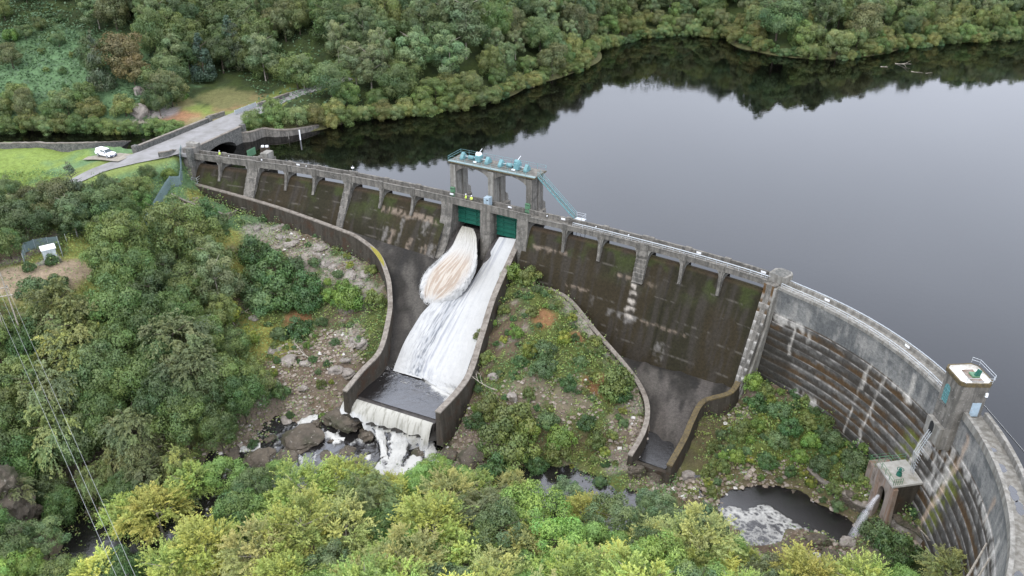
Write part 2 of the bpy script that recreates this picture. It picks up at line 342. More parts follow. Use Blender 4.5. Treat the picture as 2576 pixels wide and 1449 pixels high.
# lines of the training walls (x, y, top)
def wl(L, n=7): return catmull([(*G(u, v, z), z) for u, v, z in L], n)
LW = wl([(496,461,-3.5),(680,512,-4.5),(860,575,-5.5),(915,602,-6.4),(957,640,-8),(980,695,-9.6),(986,745,-11),(984,790,-12.2),(962,878,-14.4),(915,932,-15.3),(872,984,-16)])
CW = wl([(1306,560,-1.5),(1300,600,-3.4),(1238,740,-8.6),(1203,850,-12.6),(1168,950,-14.9),(1095,1034,-15.4)])
RL = wl([(1352,716,-9.2),(1428,745,-10),(1500,828,-12.6),(1588,930,-15),(1625,990,-16),(1634,1040,-16.6),(1622,1090,-17.2),(1590,1146,-18)])
RR = wl([(1852,958,-14),(1830,985,-14.8),(1765,1006,-15.6),(1735,1055,-16.2),(1716,1100,-16.6),(1678,1168,-17.2)])
FL = RBF(vz([(860,562,-7),(960,590,-7.5),(1060,625,-8),(1110,637,-8.2),(1217,650,-8.5),(1300,650,-8.6),(955,650,-9.8),(982,745,-13),(1235,800,-13.3),(975,850,-16.2),(1195,900,-16.9),(958,905,-19.1),(1160,970,-19.1),(880,985,-20.2),(1100,1050,-20.2),(700,520,-7.2),(1120,760,-12.5),(1080,850,-16)]))
FR = RBF(vz([(1500,860,-17),(1600,925,-17.6),(1640,932,-17.2),(1720,952,-16.8),(1840,980,-16.3),(1480,790,-18),(1560,860,-19.5),(1640,890,-19.8),(1740,915,-19),(1840,935,-18),(1650,1000,-18.6),(1700,1020,-18.2),(1640,1078,-20.6),(1690,1098,-20.4),(1650,1110,-21.2),(1665,1140,-21.6),(1610,1140,-21.6),(1715,1060,-19)]))
chan1 = [tuple(p[:2]) for p in LW]+[tuple(p[:2]) for p in CW[::-1]]+[Wa(s, .5) for s in np.arange(S(1300), S(490), -2)]
chan2 = [tuple(p[:2]) for p in RL]+[tuple(p[:2]) for p in RR[::-1]]+[Wa(s, .5) for s in np.arange(S(1905), S(1350), -2)]
def base_h(x, y):
    x = np.asarray(x, float); y = np.asarray(y, float); m = pip(x, y, uppoly); h = np.where(m, 0, 0.0)
    h = np.where(m, RU(x, y), RD(x, y)); return h, m
def Hgt(x, y, detail=True):
    h, m = base_h(x, y)
    if detail:
        r = fbm(x*.16, y*.16, 3, 5)-.5; k = fbm(x*.6+y*.25, y*.6, 9, 4)-.5
        rid = 1-abs(2*fbm(x*.22+3, y*.3, 21, 4)-1)
        amp = np.where(m, np.where(h > 1.5, np.minimum(1, (h-1.5)*.3), .0), 1.0)
        low = (~m) & (h < -6)
        h = h+r*2.0*amp+k*1.1*amp*np.where(low, 1, .35)+np.where(low, (rid-.8)*1.3, 0)
    return h
def flat_zone(x, y, h):
    for (poly, fn) in ((chan1, FL), (chan2, FR)):
        i = pip(x, y, poly)
        if i.any(): h = np.where(i, np.minimum(h, fn(x, y)-1.0), h)
    return h
ROAD = catmull([(*G(u, v, z), z) for u, v, z in [(-40,505,-1.8),(60,488,-.8),(170,462,.3),(250,427,1.7),(330,402,2.7),(412,379,3.0),(505,342,3.05),(600,296,3.3),(700,252,3.9),(790,223,4.6),(880,196,6)]], 10)
ROADH = [1.7,1.7,1.8,2.2,3.2,4.8,5.4,4.2,3.0,2.6,2.4]
def road_d(x, y):
    D = np.full(np.shape(x), 1e9); Z = np.zeros(np.shape(x))
    for p in ROAD:
        d = np.hypot(x-p[0], y-p[1]); Z = np.where(d < D, p[2], Z); D = np.minimum(D, d)
    return D, Z
bridge_mid = np.array([*G(487, 343, 3)])
def ground_h(x, y):
    x = np.asarray(x, float); y = np.asarray(y, float)
    h = flat_zone(x, y, Hgt(x, y)); D, Z = road_d(x, y)
    nb = sstep(9, 13, np.hypot(x-bridge_mid[0], y-bridge_mid[1]))
    w = (1-sstep(3.2, 7.5, D))*nb; h = h*(1-w)+(Z-.12)*w
    return h
def gh(x, y): return float(ground_h(np.array([x]), np.array([y]))[0])
def axis(knots):
    out = [knots[0][0]]
    for a, b, st in knots: 
        while out[-1] < b: out.append(out[-1]+st)
    return np.array(out)
gx = axis([(-700,-240,20),(-240,-125,2.5),(-125,60,.62),(60,110,3),(110,330,5),(330,900,25)])
gy = axis([(-120,20,7),(20,60,2.2),(60,182,.62),(182,300,1.3),(300,420,4),(420,1200,30)])
X, Y = np.meshgrid(gx, gy); Z = ground_h(X, Y); _, UPM = base_h(X, Y)
# ---- what grows or lies where (real cover, tied to the place; greens darkened as shade under the scrub)
n1 = fbm(X*.09, Y*.09, 31, 4); n2 = fbm(X*.45, Y*.45, 37, 4); n3 = fbm(X*1.3, Y*1.3, 41, 3)
litter = np.array([.105, .078, .052]); rockc = np.array([.22, .185, .155]); green = np.array([.062, .088, .026]); yell = np.array([.13, .14, .036]); forest = np.array([.03, .042, .016]); brack = np.array([.1, .17, .08]); orange = np.array([.2, .105, .05])
c = mixc(litter, rockc, sstep(.52, .68, n2)); c = mixc(c, green, sstep(.42, .58, n1+.25*(n3-.5))*.85); c = mixc(c, yell, sstep(.56, .72, n3*.5+n1*.5)*.6)
gyv, gxv = np.gradient(Z, gy, gx); slope = np.hypot(gyv, gxv)
c = mixc(c, mixc(rockc, litter, n3), sstep(.75, 1.3, slope)*.85)
up_c = mixc(forest, green*.6, sstep(.45, .6, n2)); c = np.where(UPM[..., None] | (Y < 74)[..., None], up_c, c)
def patch(u, v, z, r, colr, wt=1.0, ax=1.0, soft=.35, sd=5):
    global c
    p = G(u, v, z); d = np.hypot((X-p[0])/ax, Y-p[1])/r+(fbm(X*.3, Y*.3, sd, 4)-.5)*.9
    c = mixc(c, colr, (1-sstep(1-soft, 1+soft*.3, d))*wt)
grass = np.array([.155, .21, .05])
for u, v, z, r, ax in [(60,395,2.8,13,2.2),(200,390,3,10,1.5),(60,430,2.5,10,2),(310,375,3.8,4,1.5)]: patch(u, v, z, r, grass, 1, ax)
for u, v, z, r, ax in [(100,200,10,26,1.6),(220,90,24,22,1.5),(40,60,26,25,1.5),(330,40,35,25,1.2),(60,270,5,14,2)]: patch(u, v, z, r, brack, .95, ax)
for u, v, z, r, colr in [(500,250,7.5,12,[.19,.2,.06]),(560,240,7,9,[.15,.19,.05]),(445,290,3,6,[.26,.14,.08]),(420,300,2,4,[.26,.14,.08]),(480,300,2.5,4,[.25,.15,.08]),(590,262,3.5,4,[.2,.2,.07]),(450,245,5,4,[.22,.2,.09]),(590,215,8,7,[.17,.12,.06]),(520,270,6,6,[.22,.19,.1]),(560,200,9,7,[.12,.12,.05])]: patch(u, v, z, r, np.array(colr), .95, 1.4)
for u, v, z, r in [(130,690,-6,6),(60,715,-6,6),(190,670,-6,7),(250,620,-6,6)]: patch(u, v, z, r, np.array([.2, .21, .06]), .95, 1.4)
for u, v, z, r in [(40,715,-6,4),(120,690,-6,3.5),(170,675,-6,3)]: patch(u, v, z, r, np.array([.27, .21, .15]), .95, 1.8)
for u, v, z, r in [(560,600,-9,5),(570,680,-12,5),(470,540,-5,4),(500,500,-5.5,3),(640,860,-17,7),(700,870,-17,4)]: patch(u, v, z, r, np.array([.2, .19, .05]), .9)
for u, v, z, r in [(700,600,-9.5,5),(780,650,-11.5,5),(860,680,-12,5),(910,760,-15,4),(640,570,-8.5,3.5),(880,850,-17,3),(1420,760,-10.6,3),(1470,820,-12.8,3),(1520,880,-14.3,2.5),(1590,1010,-17,2.4),(1610,1080,-18,2.2),(1560,1150,-20,3)]: patch(u, v, z, r, np.array([.27, .24, .21]), .85)
for u, v, z, r in [(820,920,-19,5),(740,960,-20,4),(700,1020,-22,6),(640,1080,-23,6),(880,970,-20,4),(300,1150,-25,9),(1220,1050,-19,5),(1320,1010,-17,5),(1180,1130,-22,5),(1430,1020,-16.5,4),(1560,1060,-18,3),(0,1250,-18,9),(2070,1370,-18,5),(560,1170,-24,5)]: patch(u, v, z, r, np.array([.15, .12, .09]), .8)
for u, v, z, r in [(1390,830,-12,5),(1470,900,-14.5,5),(1560,980,-16.5,3),(1380,760,-10.5,3.5),(1930,1080,-15.5,9),(2060,1130,-15.5,8),(2140,1200,-16,5),(1850,1120,-17,5),(1800,1190,-18,5),(1470,1100,-19,4),(1360,1140,-21,4)]: patch(u, v, z, r, np.array([.075, .092, .024]), .8)  # mound greens, colour darkened to stand for shade beneath the undergrowth
for u, v, z, r in [(1370,800,-11.5,2.5),(1540,990,-16.5,3),(1440,850,-13,2),(1500,970,-16,2.5),(750,800,-16,3)]: patch(u, v, z, r, np.array([.2, .1, .05]), .85)
# rock faces by the far bank
for u, v, z, r in [(355,300,3.5,5),(350,255,7,4),(400,222,9,4),(345,225,9,3)]: patch(u, v, z, r, np.array([.3, .27, .26]), .9)
for z, ok in ((0.0, UPM), (-20.0, ~UPM)):   # reeds and bare margin just over the waterline
    w = ok*(1-sstep(.5, 1.6, abs(Z-z-.6)))*(Y > 76); c = mixc(c, np.array([.12, .11, .05]) if z == 0 else np.array([.1, .07, .05]), w*.6)
D, _ = road_d(X, Y); c = mixc(c, np.array([.16, .19, .05]), (1-sstep(4.5, 6.5, D))*.8)
g = grid_mesh('ground', X, Y, Z, 'ground', c); tag(g, None, kind='structure')
# ---- roads
def ribbon(name, path, wid, dz, m, kind='structure'):
    P = np.array(path); T = np.gradient(P[:, :2], axis=0); T /= np.hypot(*T.T)[:, None]; L = []
    for i, p in enumerate(P):
        n = np.array([-T[i, 1], T[i, 0]]); w = wid(i/(len(P)-1)) if callable(wid) else wid
        L.append([(*(p[:2]+n*w*k), p[2]+dz-.04*abs(k)) for k in (-1, -.5, 0, .5, 1)])
    mb = MB(); mb.sweep(L, close=False); o = mb.build(name, m, smooth=True); o['kind'] = kind; return o
ribbon('road', ROAD, lambda t: float(np.interp(t, np.linspace(0, 1, 11), ROADH)), .1, 'asphalt')
pk = catmull([(*G(u, v, z), z) for u, v, z in [(225,393,1.9),(265,393,2.2),(320,398,2.65)]], 6)
ribbon('driveway', pk, 2.6, .11, 'gravel')
P = ROAD[70:96]; T = np.gradient(P[:, :2], axis=0); T /= np.hypot(*T.T)[:, None]; mb = MB()
for i in (6, 7, 8, 11, 12, 13, 16, 17):
    p = P[i]; q = P[i+1]; n = np.array([-T[i, 1], T[i, 0]])*.06
    mb.add([(*(p[:2]-n), p[2]+.11), (*(p[:2]+n), p[2]+.11), (*(q[:2]+n), q[2]+.11), (*(q[:2]-n), q[2]+.11)], [(0, 1, 2, 3)])
tag(mb.build('road_marking', 'white'), None, kind='structure')
# ---- still water sheets
def sheet(name, poly, z, m, kind='structure'):
    P_ = [Vector((float(p[0]), float(p[1]), z)) for p in poly]; tris = tessellate_polygon([P_])
    me = bpy.data.meshes.new(name); me.from_pydata([tuple(p) for p in P_], [], [tuple(t) for t in tris]); bm = bmesh.new(); bm.from_mesh(me); bmesh.ops.recalc_face_normals(bm, faces=bm.faces); bm.to_mesh(me); bm.free()
    if me.polygons[0].normal.z < 0: me.flip_normals()
    me.materials.append(M[m]); o = link(name, me); o['kind'] = kind; return o
lk = [Wa(s, -1.95 if s < S(1925) else -2.6) for s in np.arange(6, S_END, 1.5)]
sheet('reservoir', [(-420, 186), (-120, 186), (-92, 182)]+lk+[(50, 20), (900, 20), (900, 520), (-420, 520)], 0.0, 'lake')
for z, pts in [(-21.5, [(1240,1215),(1330,1160),(1420,1160),(1530,1170),(1660,1230),(1660,1350),(1450,1350),(1300,1300)]),
               (-27.0, [(20,1240),(130,1210),(320,1270),(520,1290),(560,1449),(200,1520),(60,1449)])]:
    sheet('river', [G(u, v, z) for u, v in pts], z, 'riverw')
# ================================================================== THE DAM
sL0, sL1, sR0, sR1 = S(480), S(1122), S(1318), S(1930)
def face_grid(name, s0, s1, prof, colf, parent, ds=.35, m='stained'):
    # prof: (d,z) polyline, resampled
    pr = np.array(prof, float); L = np.concatenate([[0], np.cumsum(np.hypot(*np.diff(pr, axis=0).T))]); extra = np.linspace(0, L[-1], int(L[-1]/.3)+2)
    t = np.unique(np.round(np.concatenate([L, extra]), 4)); d = np.interp(t, L, pr[:, 0]); z = np.interp(t, L, pr[:, 1]); s = np.linspace(s0, s1, int((s1-s0)/ds)+2)
    SS, DD = np.meshgrid(s, d); _, ZZ = np.meshgrid(s, z); x, y = Wa(SS, DD)
    return grid_mesh(name, x, y, ZZ, m, colf(SS, ZZ, DD), parent, smooth=False)
def stain(s, z, s0, s1, z0, z1, seed, soft=.5):
    e = (fbm(s*1.1, z*.5, seed, 4)-.5)*1.5
    return sstep(s0-soft, s0+soft, s+e)*(1-sstep(s1-soft, s1+soft, s+e))*sstep(z0-.4, z0+.2, z+e*.9)*(1-sstep(z1-.2, z1+.25, z+e*.25))
def dark_face(right):
    def f(s, z, d):
        a = np.array([.027, .021, .011]); b = np.array([.02, .018, .009]); c = mixc(a, b, sstep(.4, .6, fbm(s*.13, z*.1, 51, 3)))
        c = mixc(c, [.036, .031, .025], sstep(.47, .66, fbm(s*1.0, z*.11, 52, 4))*.75)
        c = mixc(c, [.035, .045, .012], sstep(.5, .7, fbm(s*.3, z*.35, 53, 4))*sstep(-7, -1, z)*.8)
        lift = np.abs(((z+fbm(s*.25, z*0, 60, 2)*.16)/1.5) % 1-.5); c = mixc(c, [.1, .09, .075], (lift > .465)*sstep(.48, .66, fbm(s*.8, z*.8, 54, 4))*.6)
        jn = np.abs((s/7.95) % 1-.5); c = c*(1-.3*(jn > .494)[..., None])
        st = [(S(965), S(1108), -3.0, -2.0, 61), (S(980), S(990), -8, -5.4, 62), (S(1000), S(1008), -8.5, -5.6, 63), (S(1018), S(1026), -8.5, -3.4, 64), (S(1048), S(1058), -8.8, -6.3, 65), (S(1072), S(1086), -5.2, -2.9, 66), (S(1088), S(1096), -8.8, -6.9, 67), (S(1100), S(1120), -9.5, -6.4, 68)] if not right else \
             [(S(1340), S(1440), -3.2, -2.9, 71), (S(1425), S(1436), -4.3, -3.4, 72), (S(1560), S(1600), -4.4, -4.1, 73), (S(1640), S(1665), -4.6, -4.3, 75), (S(1560), S(1640), -11.4, -10.5, 74), (S(1610), S(1626), -11.9, -10.6, 76), (S(1640), S(1770), -11.0, -10.75, 77), (S(1700), S(1722), -17, -13.4, 78), (S(1440), S(1500), -8.6, -8.3, 79), (S(1518), S(1521), -11, -9.2, 80)]
        for a0, a1, z0, z1, sd in st: c = mixc(c, [.19, .15, .115] if sd % 2 else [.14, .13, .118], stain(s, z, a0, a1, z0, z1, sd, .3)*sstep(.35, .6, fbm(s*2.2, z*.9, sd+5, 5))*.85)
        if right:
            for k in range(5):
                zz = -5.2-k*1.35; c = mixc(c, [.4, .36, .31], stain(s, z, S(1602)+.1*k, S(1622)+.1*k, zz-.3, zz+.15, 90+k, .25)*.9)
        c = mixc(c, [.08, .055, .035], sstep(-.7, -.2, z)*.5)
        return c
    return f
kL, kR = .6, .36
ogL = [(-3.0, -4), (-3.0, -.9), (-2.5, -.2), (-1.9, .03), (-1.5, .0), (-.9, -.3), (-.3, -.85), (.35, -1.7), (1.2, -2.9), (kL*5, -5), (kL*9, -9), (kL*14, -14)]
ogR = [(-3.0, -4), (-3.0, -.9), (-2.5, -.2), (-1.9, .03), (-1.5, .0), (-1.1, -.35), (-.65, -1.0), (-.15, -2.0), (.35, -3.4), (kR*6-.5, -6), (kR*18-.7, -18), (kR*21-.7, -21)]
dam = thing('spillway_dam', 'long curved concrete overflow dam with dark mossy faces and a footbridge along its crest', 'dam', W(S(1122), 0, -8))
face_grid('spillway_face', sL0-1, sL1, ogL, dark_face(False), dam)
face_grid('spillway_face', sR0, sR1, ogR, dark_face(True), dam)
def pier(u0, u1, prof, name='pier', m='concrete', s=None):
    a, b = s if s else (S(u0), S(u1)); mb = MB(); mb.prism(prof, a, b, lambda t, d, z: W(t, d, z)); return mb.build(name, m, dam, bevel=.04)
def rib(u, k):
    s = S(u); w = .28; f = 1.3 if k == kL else .62; zb = -2.5 if k == kL else -2.9
    mb = MB(); mb.prism([(-3.6, 1.62), (.02, 1.62), (.25, .6), (f*.55, -1.3), (f, zb), (f-.9, zb-.3), (-3.6, -.4)], s-w, s+w, lambda t, d, z: W(t, d, z))
    mb.build('pier', 'concrete', dam, bevel=.03)
    mb = MB()    # haunches under the beam
    for sg in (-1, 1): mb.prism([(w+.002, 1.6), (w+.5, 1.6), (w+.28, 1.15), (w+.1, .5), (w+.002, -.2)], -2.1, -.06, lambda t, a, z, sg=sg: W(s+sg*a, t, z))
    mb.build('haunch', 'concrete_light', dam, each=True)
for u in (548, 716, 787, 957, 1037): rib(u, kL)
for u in (1420, 1511, 1719, 1817): rib(u, kR)
def bigpier(u, wd, k, zb, f0, cap=False):
    s = S(u); fd = (lambda z: k*(-z)) if k == kL else (lambda z: k*(-z)-.6)
    prof = [(-4, 1.62), (.04, 1.62), (.35, .4)]
    z = .4; d = .35; n = 6
    for i in range(n):
        z2 = .4+(zb-.4)*(i+1)/n; d2 = f0+(fd(zb)+.5-f0)*(i+1)/n; prof += [(d2-.25, z2+.16), (d2, z2+.1), (d2, z2)]
    prof += [(fd(zb)-1, zb-.2), (-4, -.6)]
    pier(0, 0, prof, s=(s-wd/2, s+wd/2))
    mb = MB()
    for sg in (-1, 1): mb.prism([(wd/2+.002, 1.6), (wd/2+.6, 1.6), (wd/2+.3, 1.0), (wd/2+.002, .1)], -2.1, -.06, lambda t, a, z, sg=sg: W(s+sg*a, t, z))
    mb.build('haunch', 'concrete_light', dam, each=True)
bigpier(632, 2.7, kL, -6.8, .5); bigpier(873, 1.7, kL, -7.2, .5); bigpier(1618, 2.1, kR, -4.6, .15)
# abutment pier at the left end
a, b = S(462), S(487)
pier(0, 0, [(-2.6, 4.1), (.25, 4.1), (.5, 1.5), (1.5, -1.5), (2.6, -4.6), (3.0, -7.5), (-2.6, -7.5)], 'abutment', s=(a, b))
mb = MB(); mb.box(a-.1, b+.1, -2.7, -1.3, 4.1, 4.9, lambda s, d, z: W(s, d, z)); mb.build('abutment_block', 'concrete_light', dam, bevel=.05)
# gate piers
gp = [(S(1110), S(1138)), (S(1202), S(1236)), (S(1301), S(1329))]
pier(0, 0, [(-7.5, 1.62), (.1, 1.62), (.45, -1), (1.0, -2.4), (1.1, -3), (1.8, -4.5), (1.8, -5.1), (2.8, -6.6), (4.9, -8.7), (4.9, -12), (-7.5, -12)], s=gp[0])
pier(0, 0, [(-7.5, 1.62), (.1, 1.62), (.35, -1.6), (.7, -2.8), (1.0, -5.5), (1.2, -9.3), (1.2, -12), (-7.5, -12)], s=gp[2])
# middle pier: rounded nose
mb = MB(); c0 = sum(gp[1])/2; hw = (gp[1][1]-gp[1][0])/2; rings = []
for z, nose, sh in ((1.62, .15, 0), (-3.2, .35, 0), (-3.3, .3, .1), (-7.2, 1.0, .35), (-9.4, 1.3, .6), (-12, 1.3, .6)):
    w_ = hw-sh; ring = [(c0-w_, -7.5), (c0-w_, nose-1.2)]+[(c0-w_*math.cos(t), nose-1.2+1.3*math.sin(t)) for t in np.linspace(.3, PI-.3, 7)]+[(c0+w_, nose-1.2), (c0+w_, -7.5)]
    rings.append([W(s, d, z) for s, d in ring])
mb.sweep(rings); mb.build('pier', 'concrete', dam)
# sill block and abutting sides under the gates
mb = MB(); 
for a, b in ((gp[0][1], gp[1][0]), (gp[1][1], gp[2][0])):
    mb.prism([(-7, -4.6), (-3.2, -4.3), (-1.5, -4.5), (1, -5.6), (5, -9), (5, -13), (-7, -13)], a+.002, b-.002, lambda t, d, z: W(t, d, z))
mb.build('gate_sill', 'chute', dam, each=True)
# ---- footbridge (runs over spillway and gates)
beam = [(0, 1.6), (0, 2.96), (.06, 2.96), (.06, 3.06), (-.34, 3.06), (-.34, 2.96), (-.28, 2.96), (-.28, 2.16), (-2.12, 2.16), (-2.12, 2.98), (-2.06, 2.98), (-2.06, 3.08), (-2.5, 3.08), (-2.5, 2.98), (-2.42, 2.98), (-2.42, 1.6)]
beamR = [(0, 1.6), (0, 2.5), (.07, 2.5), (.07, 2.62), (-.34, 2.62), (-.34, 2.16), (-2.12, 2.16), (-2.12, 2.6), (-2.08, 2.98), (-2.08, 3.08), (-2.46, 3.08), (-2.46, 2.98), (-2.42, 2.98), (-2.42, 1.6)]
mb = MB(); dsweep(mb, S(487), S(1334), beam); mb.build('footbridge', 'concrete', dam, bevel=0)
mb = MB(); dsweep(mb, S(1334)+.003, sR1-.003, beamR); mb.build('footbridge', 'concrete', dam)
mb = MB()
for u in (548, 716, 787, 957, 1037, 632, 873, 1420, 1511, 1618, 1719, 1817):   # pilaster caps on the parapets over each pier
    s = S(u); w_ = .55 if u not in (632, 873, 1618) else 1.1
    top = 3.2 if u < 1334 else 2.75
    mb.box(s-w_, s+w_, -.42, .16, 1.5, top, lambda a, d, z: W(a, d, z)); mb.box(s-w_, s+w_, -2.56, -1.98, 1.5, 3.24, lambda a, d, z: W(a, d, z))
mb.build('parapet_pilaster', 'concrete', dam, each=True)
def rails(name, s0, s1, parent, ds=(-.15, -1.0), z0=2.6, top=3.35):
    mb = MB()
    dtube(mb, s0, s1, ds[0], top, .045); dtube(mb, s0, s1, ds[0], (top+z0)/2, .03)
    for s in np.arange(s0, s1, 2.0): mb.tube([W(s, ds[0], z0-.05), W(s, ds[0], top)], .035, 5)
    dtube(mb, s0, s1, ds[1], 2.95, .04); dtube(mb, s0, s1, ds[1]-.18, 2.75, .05)
    for s in np.arange(s0, s1, 2.6): mb.tube([W(s, ds[1], 2.1), W(s, ds[1], 2.95)], .03, 5)
    return mb.build(name, 'steel', parent)
rails('handrail', S(1440), sR1, dam)
# refuge bay at the junction
sJ0, sJ1 = S(1927), S(1962)
mb = MB(); cx = (sJ0+sJ1)/2; hw = (sJ1-sJ0)/2
ring = lambda k, z: [W(cx+hw*k*a, -2.45+(-.0+b*1.5), z) for a, b in ((-1, .9), (-1, -.5), (-.55, -1), (.55, -1), (1, -.5), (1, .9))]
mb.sweep([ring(1.1, 1.2), ring(1.1, 3.6)]); mb.build('refuge_bay', 'concrete_light', dam, bevel=.03)
mb = MB(); mb.sweep([ring(.8, 3.0), ring(.8, 3.62)]); mb.build('refuge_floor', 'stone', dam)
# stepped buttress
prof = [(-2.5, 2.2), (.35, 2.2), (.45, .6)]; z = .6; d = .45; n = 11
for i in range(n):
    z2 = .6-(i+1)*1.6; d2 = .45+(i+1)*.47; prof += [(d2-.12, z2+.4), (d2, z2)] if i < 1 else [(d2-.36, z2+1.5), (d2, z2+.1), (d2+.02, z2)]
prof += [(-2.5, z2)]
def butt_col(s, z, d):
    c = mixc([.2, .19, .17], [.085, .08, .07], sstep(.4, .62, fbm(s*.9, z*1.3, 5, 5))); ph = ((z-.6)/1.6) % 1
    c = mixc(c, [.42, .4, .37], sstep(.62, .95, ph+(fbm(s*2.2, z*.8, 6, 3)-.5)*.5)*.6); c = mixc(c, [.085, .05, .02], sstep(-9, -1, z)*(1-sstep(.0, .7, ph))*sstep(.35, .5, fbm(s*.8, z*.6, 8, 3))*.9)
    return mixc(c, [.1, .055, .02], sstep(.0, .6, z)*.9)
bs = np.array(prof[:-1])[1:]
pier(0, 0, prof, 'buttress', 'concrete', s=(sJ0, sJ1-.55))
face_grid('buttress_steps', sJ0+.02, sJ1-.57, [(q[0]+.02, q[1]) for q in prof[1:-1]], butt_col, dam, .25)
pier(0, 0, [(-2.5, 2.0), (.6, 2.0), (1.4, -5), (3.4, -12), (5.8, -17.5), (-2.5, -17.5)], 'buttress_side', 'concrete_light', s=(sJ1-.54, sJ1-.1))

# ================================================================== ARCH DAM
arch = thing('arch_dam', 'tall curved concrete arch dam with stepped, white-streaked downstream face', 'dam', W(Sphi(0), 0, -16))
ST, SH, SD = -2.5, 1.35, .22
prof = [(.1, 2.0), (.1, ST)]; z = ST; d = .1
for i in range(14):
    d += .09; prof += [(d, z-.02), (d+.13, z-SH)]; d += .13; z -= SH
sT = Sphi(1.5)
def arch_col(s, z, d):
    band = z > ST+.02
    c = mixc([.17, .17, .162], [.1, .103, .102], sstep(.38, .62, fbm(s*.25, z*.4, 5, 5))); c = mixc(c, [.27, .26, .24], sstep(.5, .72, fbm(s*1.3, z*.25, 6, 4))*.6)
    c = mixc(c, [.09, .092, .09], sstep(1.0, 2.0, z+(fbm(s*.6, z*0, 7, 3)-.5)*2.2)*.8)
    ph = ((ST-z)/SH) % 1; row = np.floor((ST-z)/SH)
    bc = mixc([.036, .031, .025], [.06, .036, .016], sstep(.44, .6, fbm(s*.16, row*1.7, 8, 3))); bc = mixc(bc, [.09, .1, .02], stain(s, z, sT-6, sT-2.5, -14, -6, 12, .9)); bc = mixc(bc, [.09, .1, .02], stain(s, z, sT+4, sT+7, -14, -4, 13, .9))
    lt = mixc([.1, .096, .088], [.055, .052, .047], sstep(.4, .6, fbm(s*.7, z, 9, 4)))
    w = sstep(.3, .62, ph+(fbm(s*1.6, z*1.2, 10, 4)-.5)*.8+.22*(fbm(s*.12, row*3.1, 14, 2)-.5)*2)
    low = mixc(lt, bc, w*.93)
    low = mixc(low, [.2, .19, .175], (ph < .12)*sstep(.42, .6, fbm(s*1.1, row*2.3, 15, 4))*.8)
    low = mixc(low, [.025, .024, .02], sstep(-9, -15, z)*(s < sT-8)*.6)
    low = mixc(low, [.022, .02, .016], stain(s, z, sJ1-1, sJ1+5.5, -30, -5.0, 16, 1.2)*.75)
    c = np.where(band[..., None], c, low)
    for s0, w0, z0, z1, sd in [(Sphi(22.3), .12, -14.5, -2.2, 1), (Sphi(18.4), .12, -15, -1.6, 2), (sT+4.4, .35, -15, 1, 3), (sT-3.0, .3, -15, -2, 4), (Sphi(12), .35, -3.5, 1.2, 5), (Sphi(-17), .3, -3.2, .4, 6), (Sphi(-24), .4, -4, -.6, 7), (Sphi(-34), .35, -12, -1, 8), (Sphi(-39), .35, -12, -1, 9), (Sphi(39.5), .15, -8, -3, 10)]:
        c = mixc(c, [.5, .47, .42] if sd % 3 else [.4, .3, .22], stain(s, z, s0-w0, s0+w0, z0, z1, 20+sd, .12+w0*.5)*.62)
    for s0, s1, z0, z1, sd in [(Sphi(20), Sphi(9), -2.9, -2.35, 31), (sJ1, Sphi(37), -3.4, -2.2, 32), (sT+5, S_END, -3.3, -2.3, 33), (Sphi(-22), Sphi(-29), -7, -4.4, 34), (Sphi(38), Sphi(36), -4.4, -2.6, 35), (Sphi(36), Sphi(30), -14.5, -12.6, 36), (sT-2, sT+3.5, -6.8, -2.5, 37), (sT+1, sT+5, -10, -5, 38)]:
        c = mixc(c, [.46, .44, .4], stain(s, z, min(s0, s1), max(s0, s1), z0, z1, sd, .5)*sstep(.4, .6, fbm(s*1.6, z*.5, sd, 4))*.6)
    return c
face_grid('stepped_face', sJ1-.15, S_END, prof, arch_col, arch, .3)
mb = MB(); dsweep(mb, sJ1-.1, S_END, [(.08, 2.0), (.08, -3), (-2.6, -6), (-2.6, 2.0)], 1.2); mb.build('dam_core', 'concrete', arch)
mb = MB(); dsweep(mb, sJ1, sT-2.4, [(.15, 1.9), (.15, 2.4), (-.3, 2.4), (-.3, 2.14), (-2.15, 2.14), (-2.15, 2.7), (-2.6, 2.7), (-2.6, 1.9)], 1.0); mb.build('walkway', 'concrete_light', arch)
mb = MB(); dsweep(mb, sT+2.4, S_END, [(.2, 1.9), (.2, 3.0), (-.25, 3.0), (-.25, 2.14), (-2.3, 2.14), (-2.3, 3.0), (-2.75, 3.0), (-2.75, 1.9)], 1.0); mb.build('walkway', 'concrete_light', arch)
rails('handrail', sJ1+.3, sT-2.6, arch, ds=(-.1, -2.35), z0=2.4, top=3.1)
mb = MB()      # puddles on the walkway
for k, (a0, a1, d0) in enumerate([(-12, -14, -.9), (-16.5, -20, -1.1), (-19.5, -22.5, -1.3), (-33, -36, -.9), (-41, -42.5, -1.2), (-8.5, -9.5, -.9)]):
    ss = np.linspace(Sphi(a0), Sphi(a1), 10); hw = [.0, .3, .42, .5, .36, .44, .5, .4, .28, .0]
    mb.add([W(s, d0-h, 2.148) for s, h in zip(ss, hw)]+[W(s, d0+h*.8, 2.148) for s, h in zip(ss, hw)], [(i, i+1, 11+i, 10+i) for i in range(9)])
mb.build('puddle', 'riverw', arch, each=True)

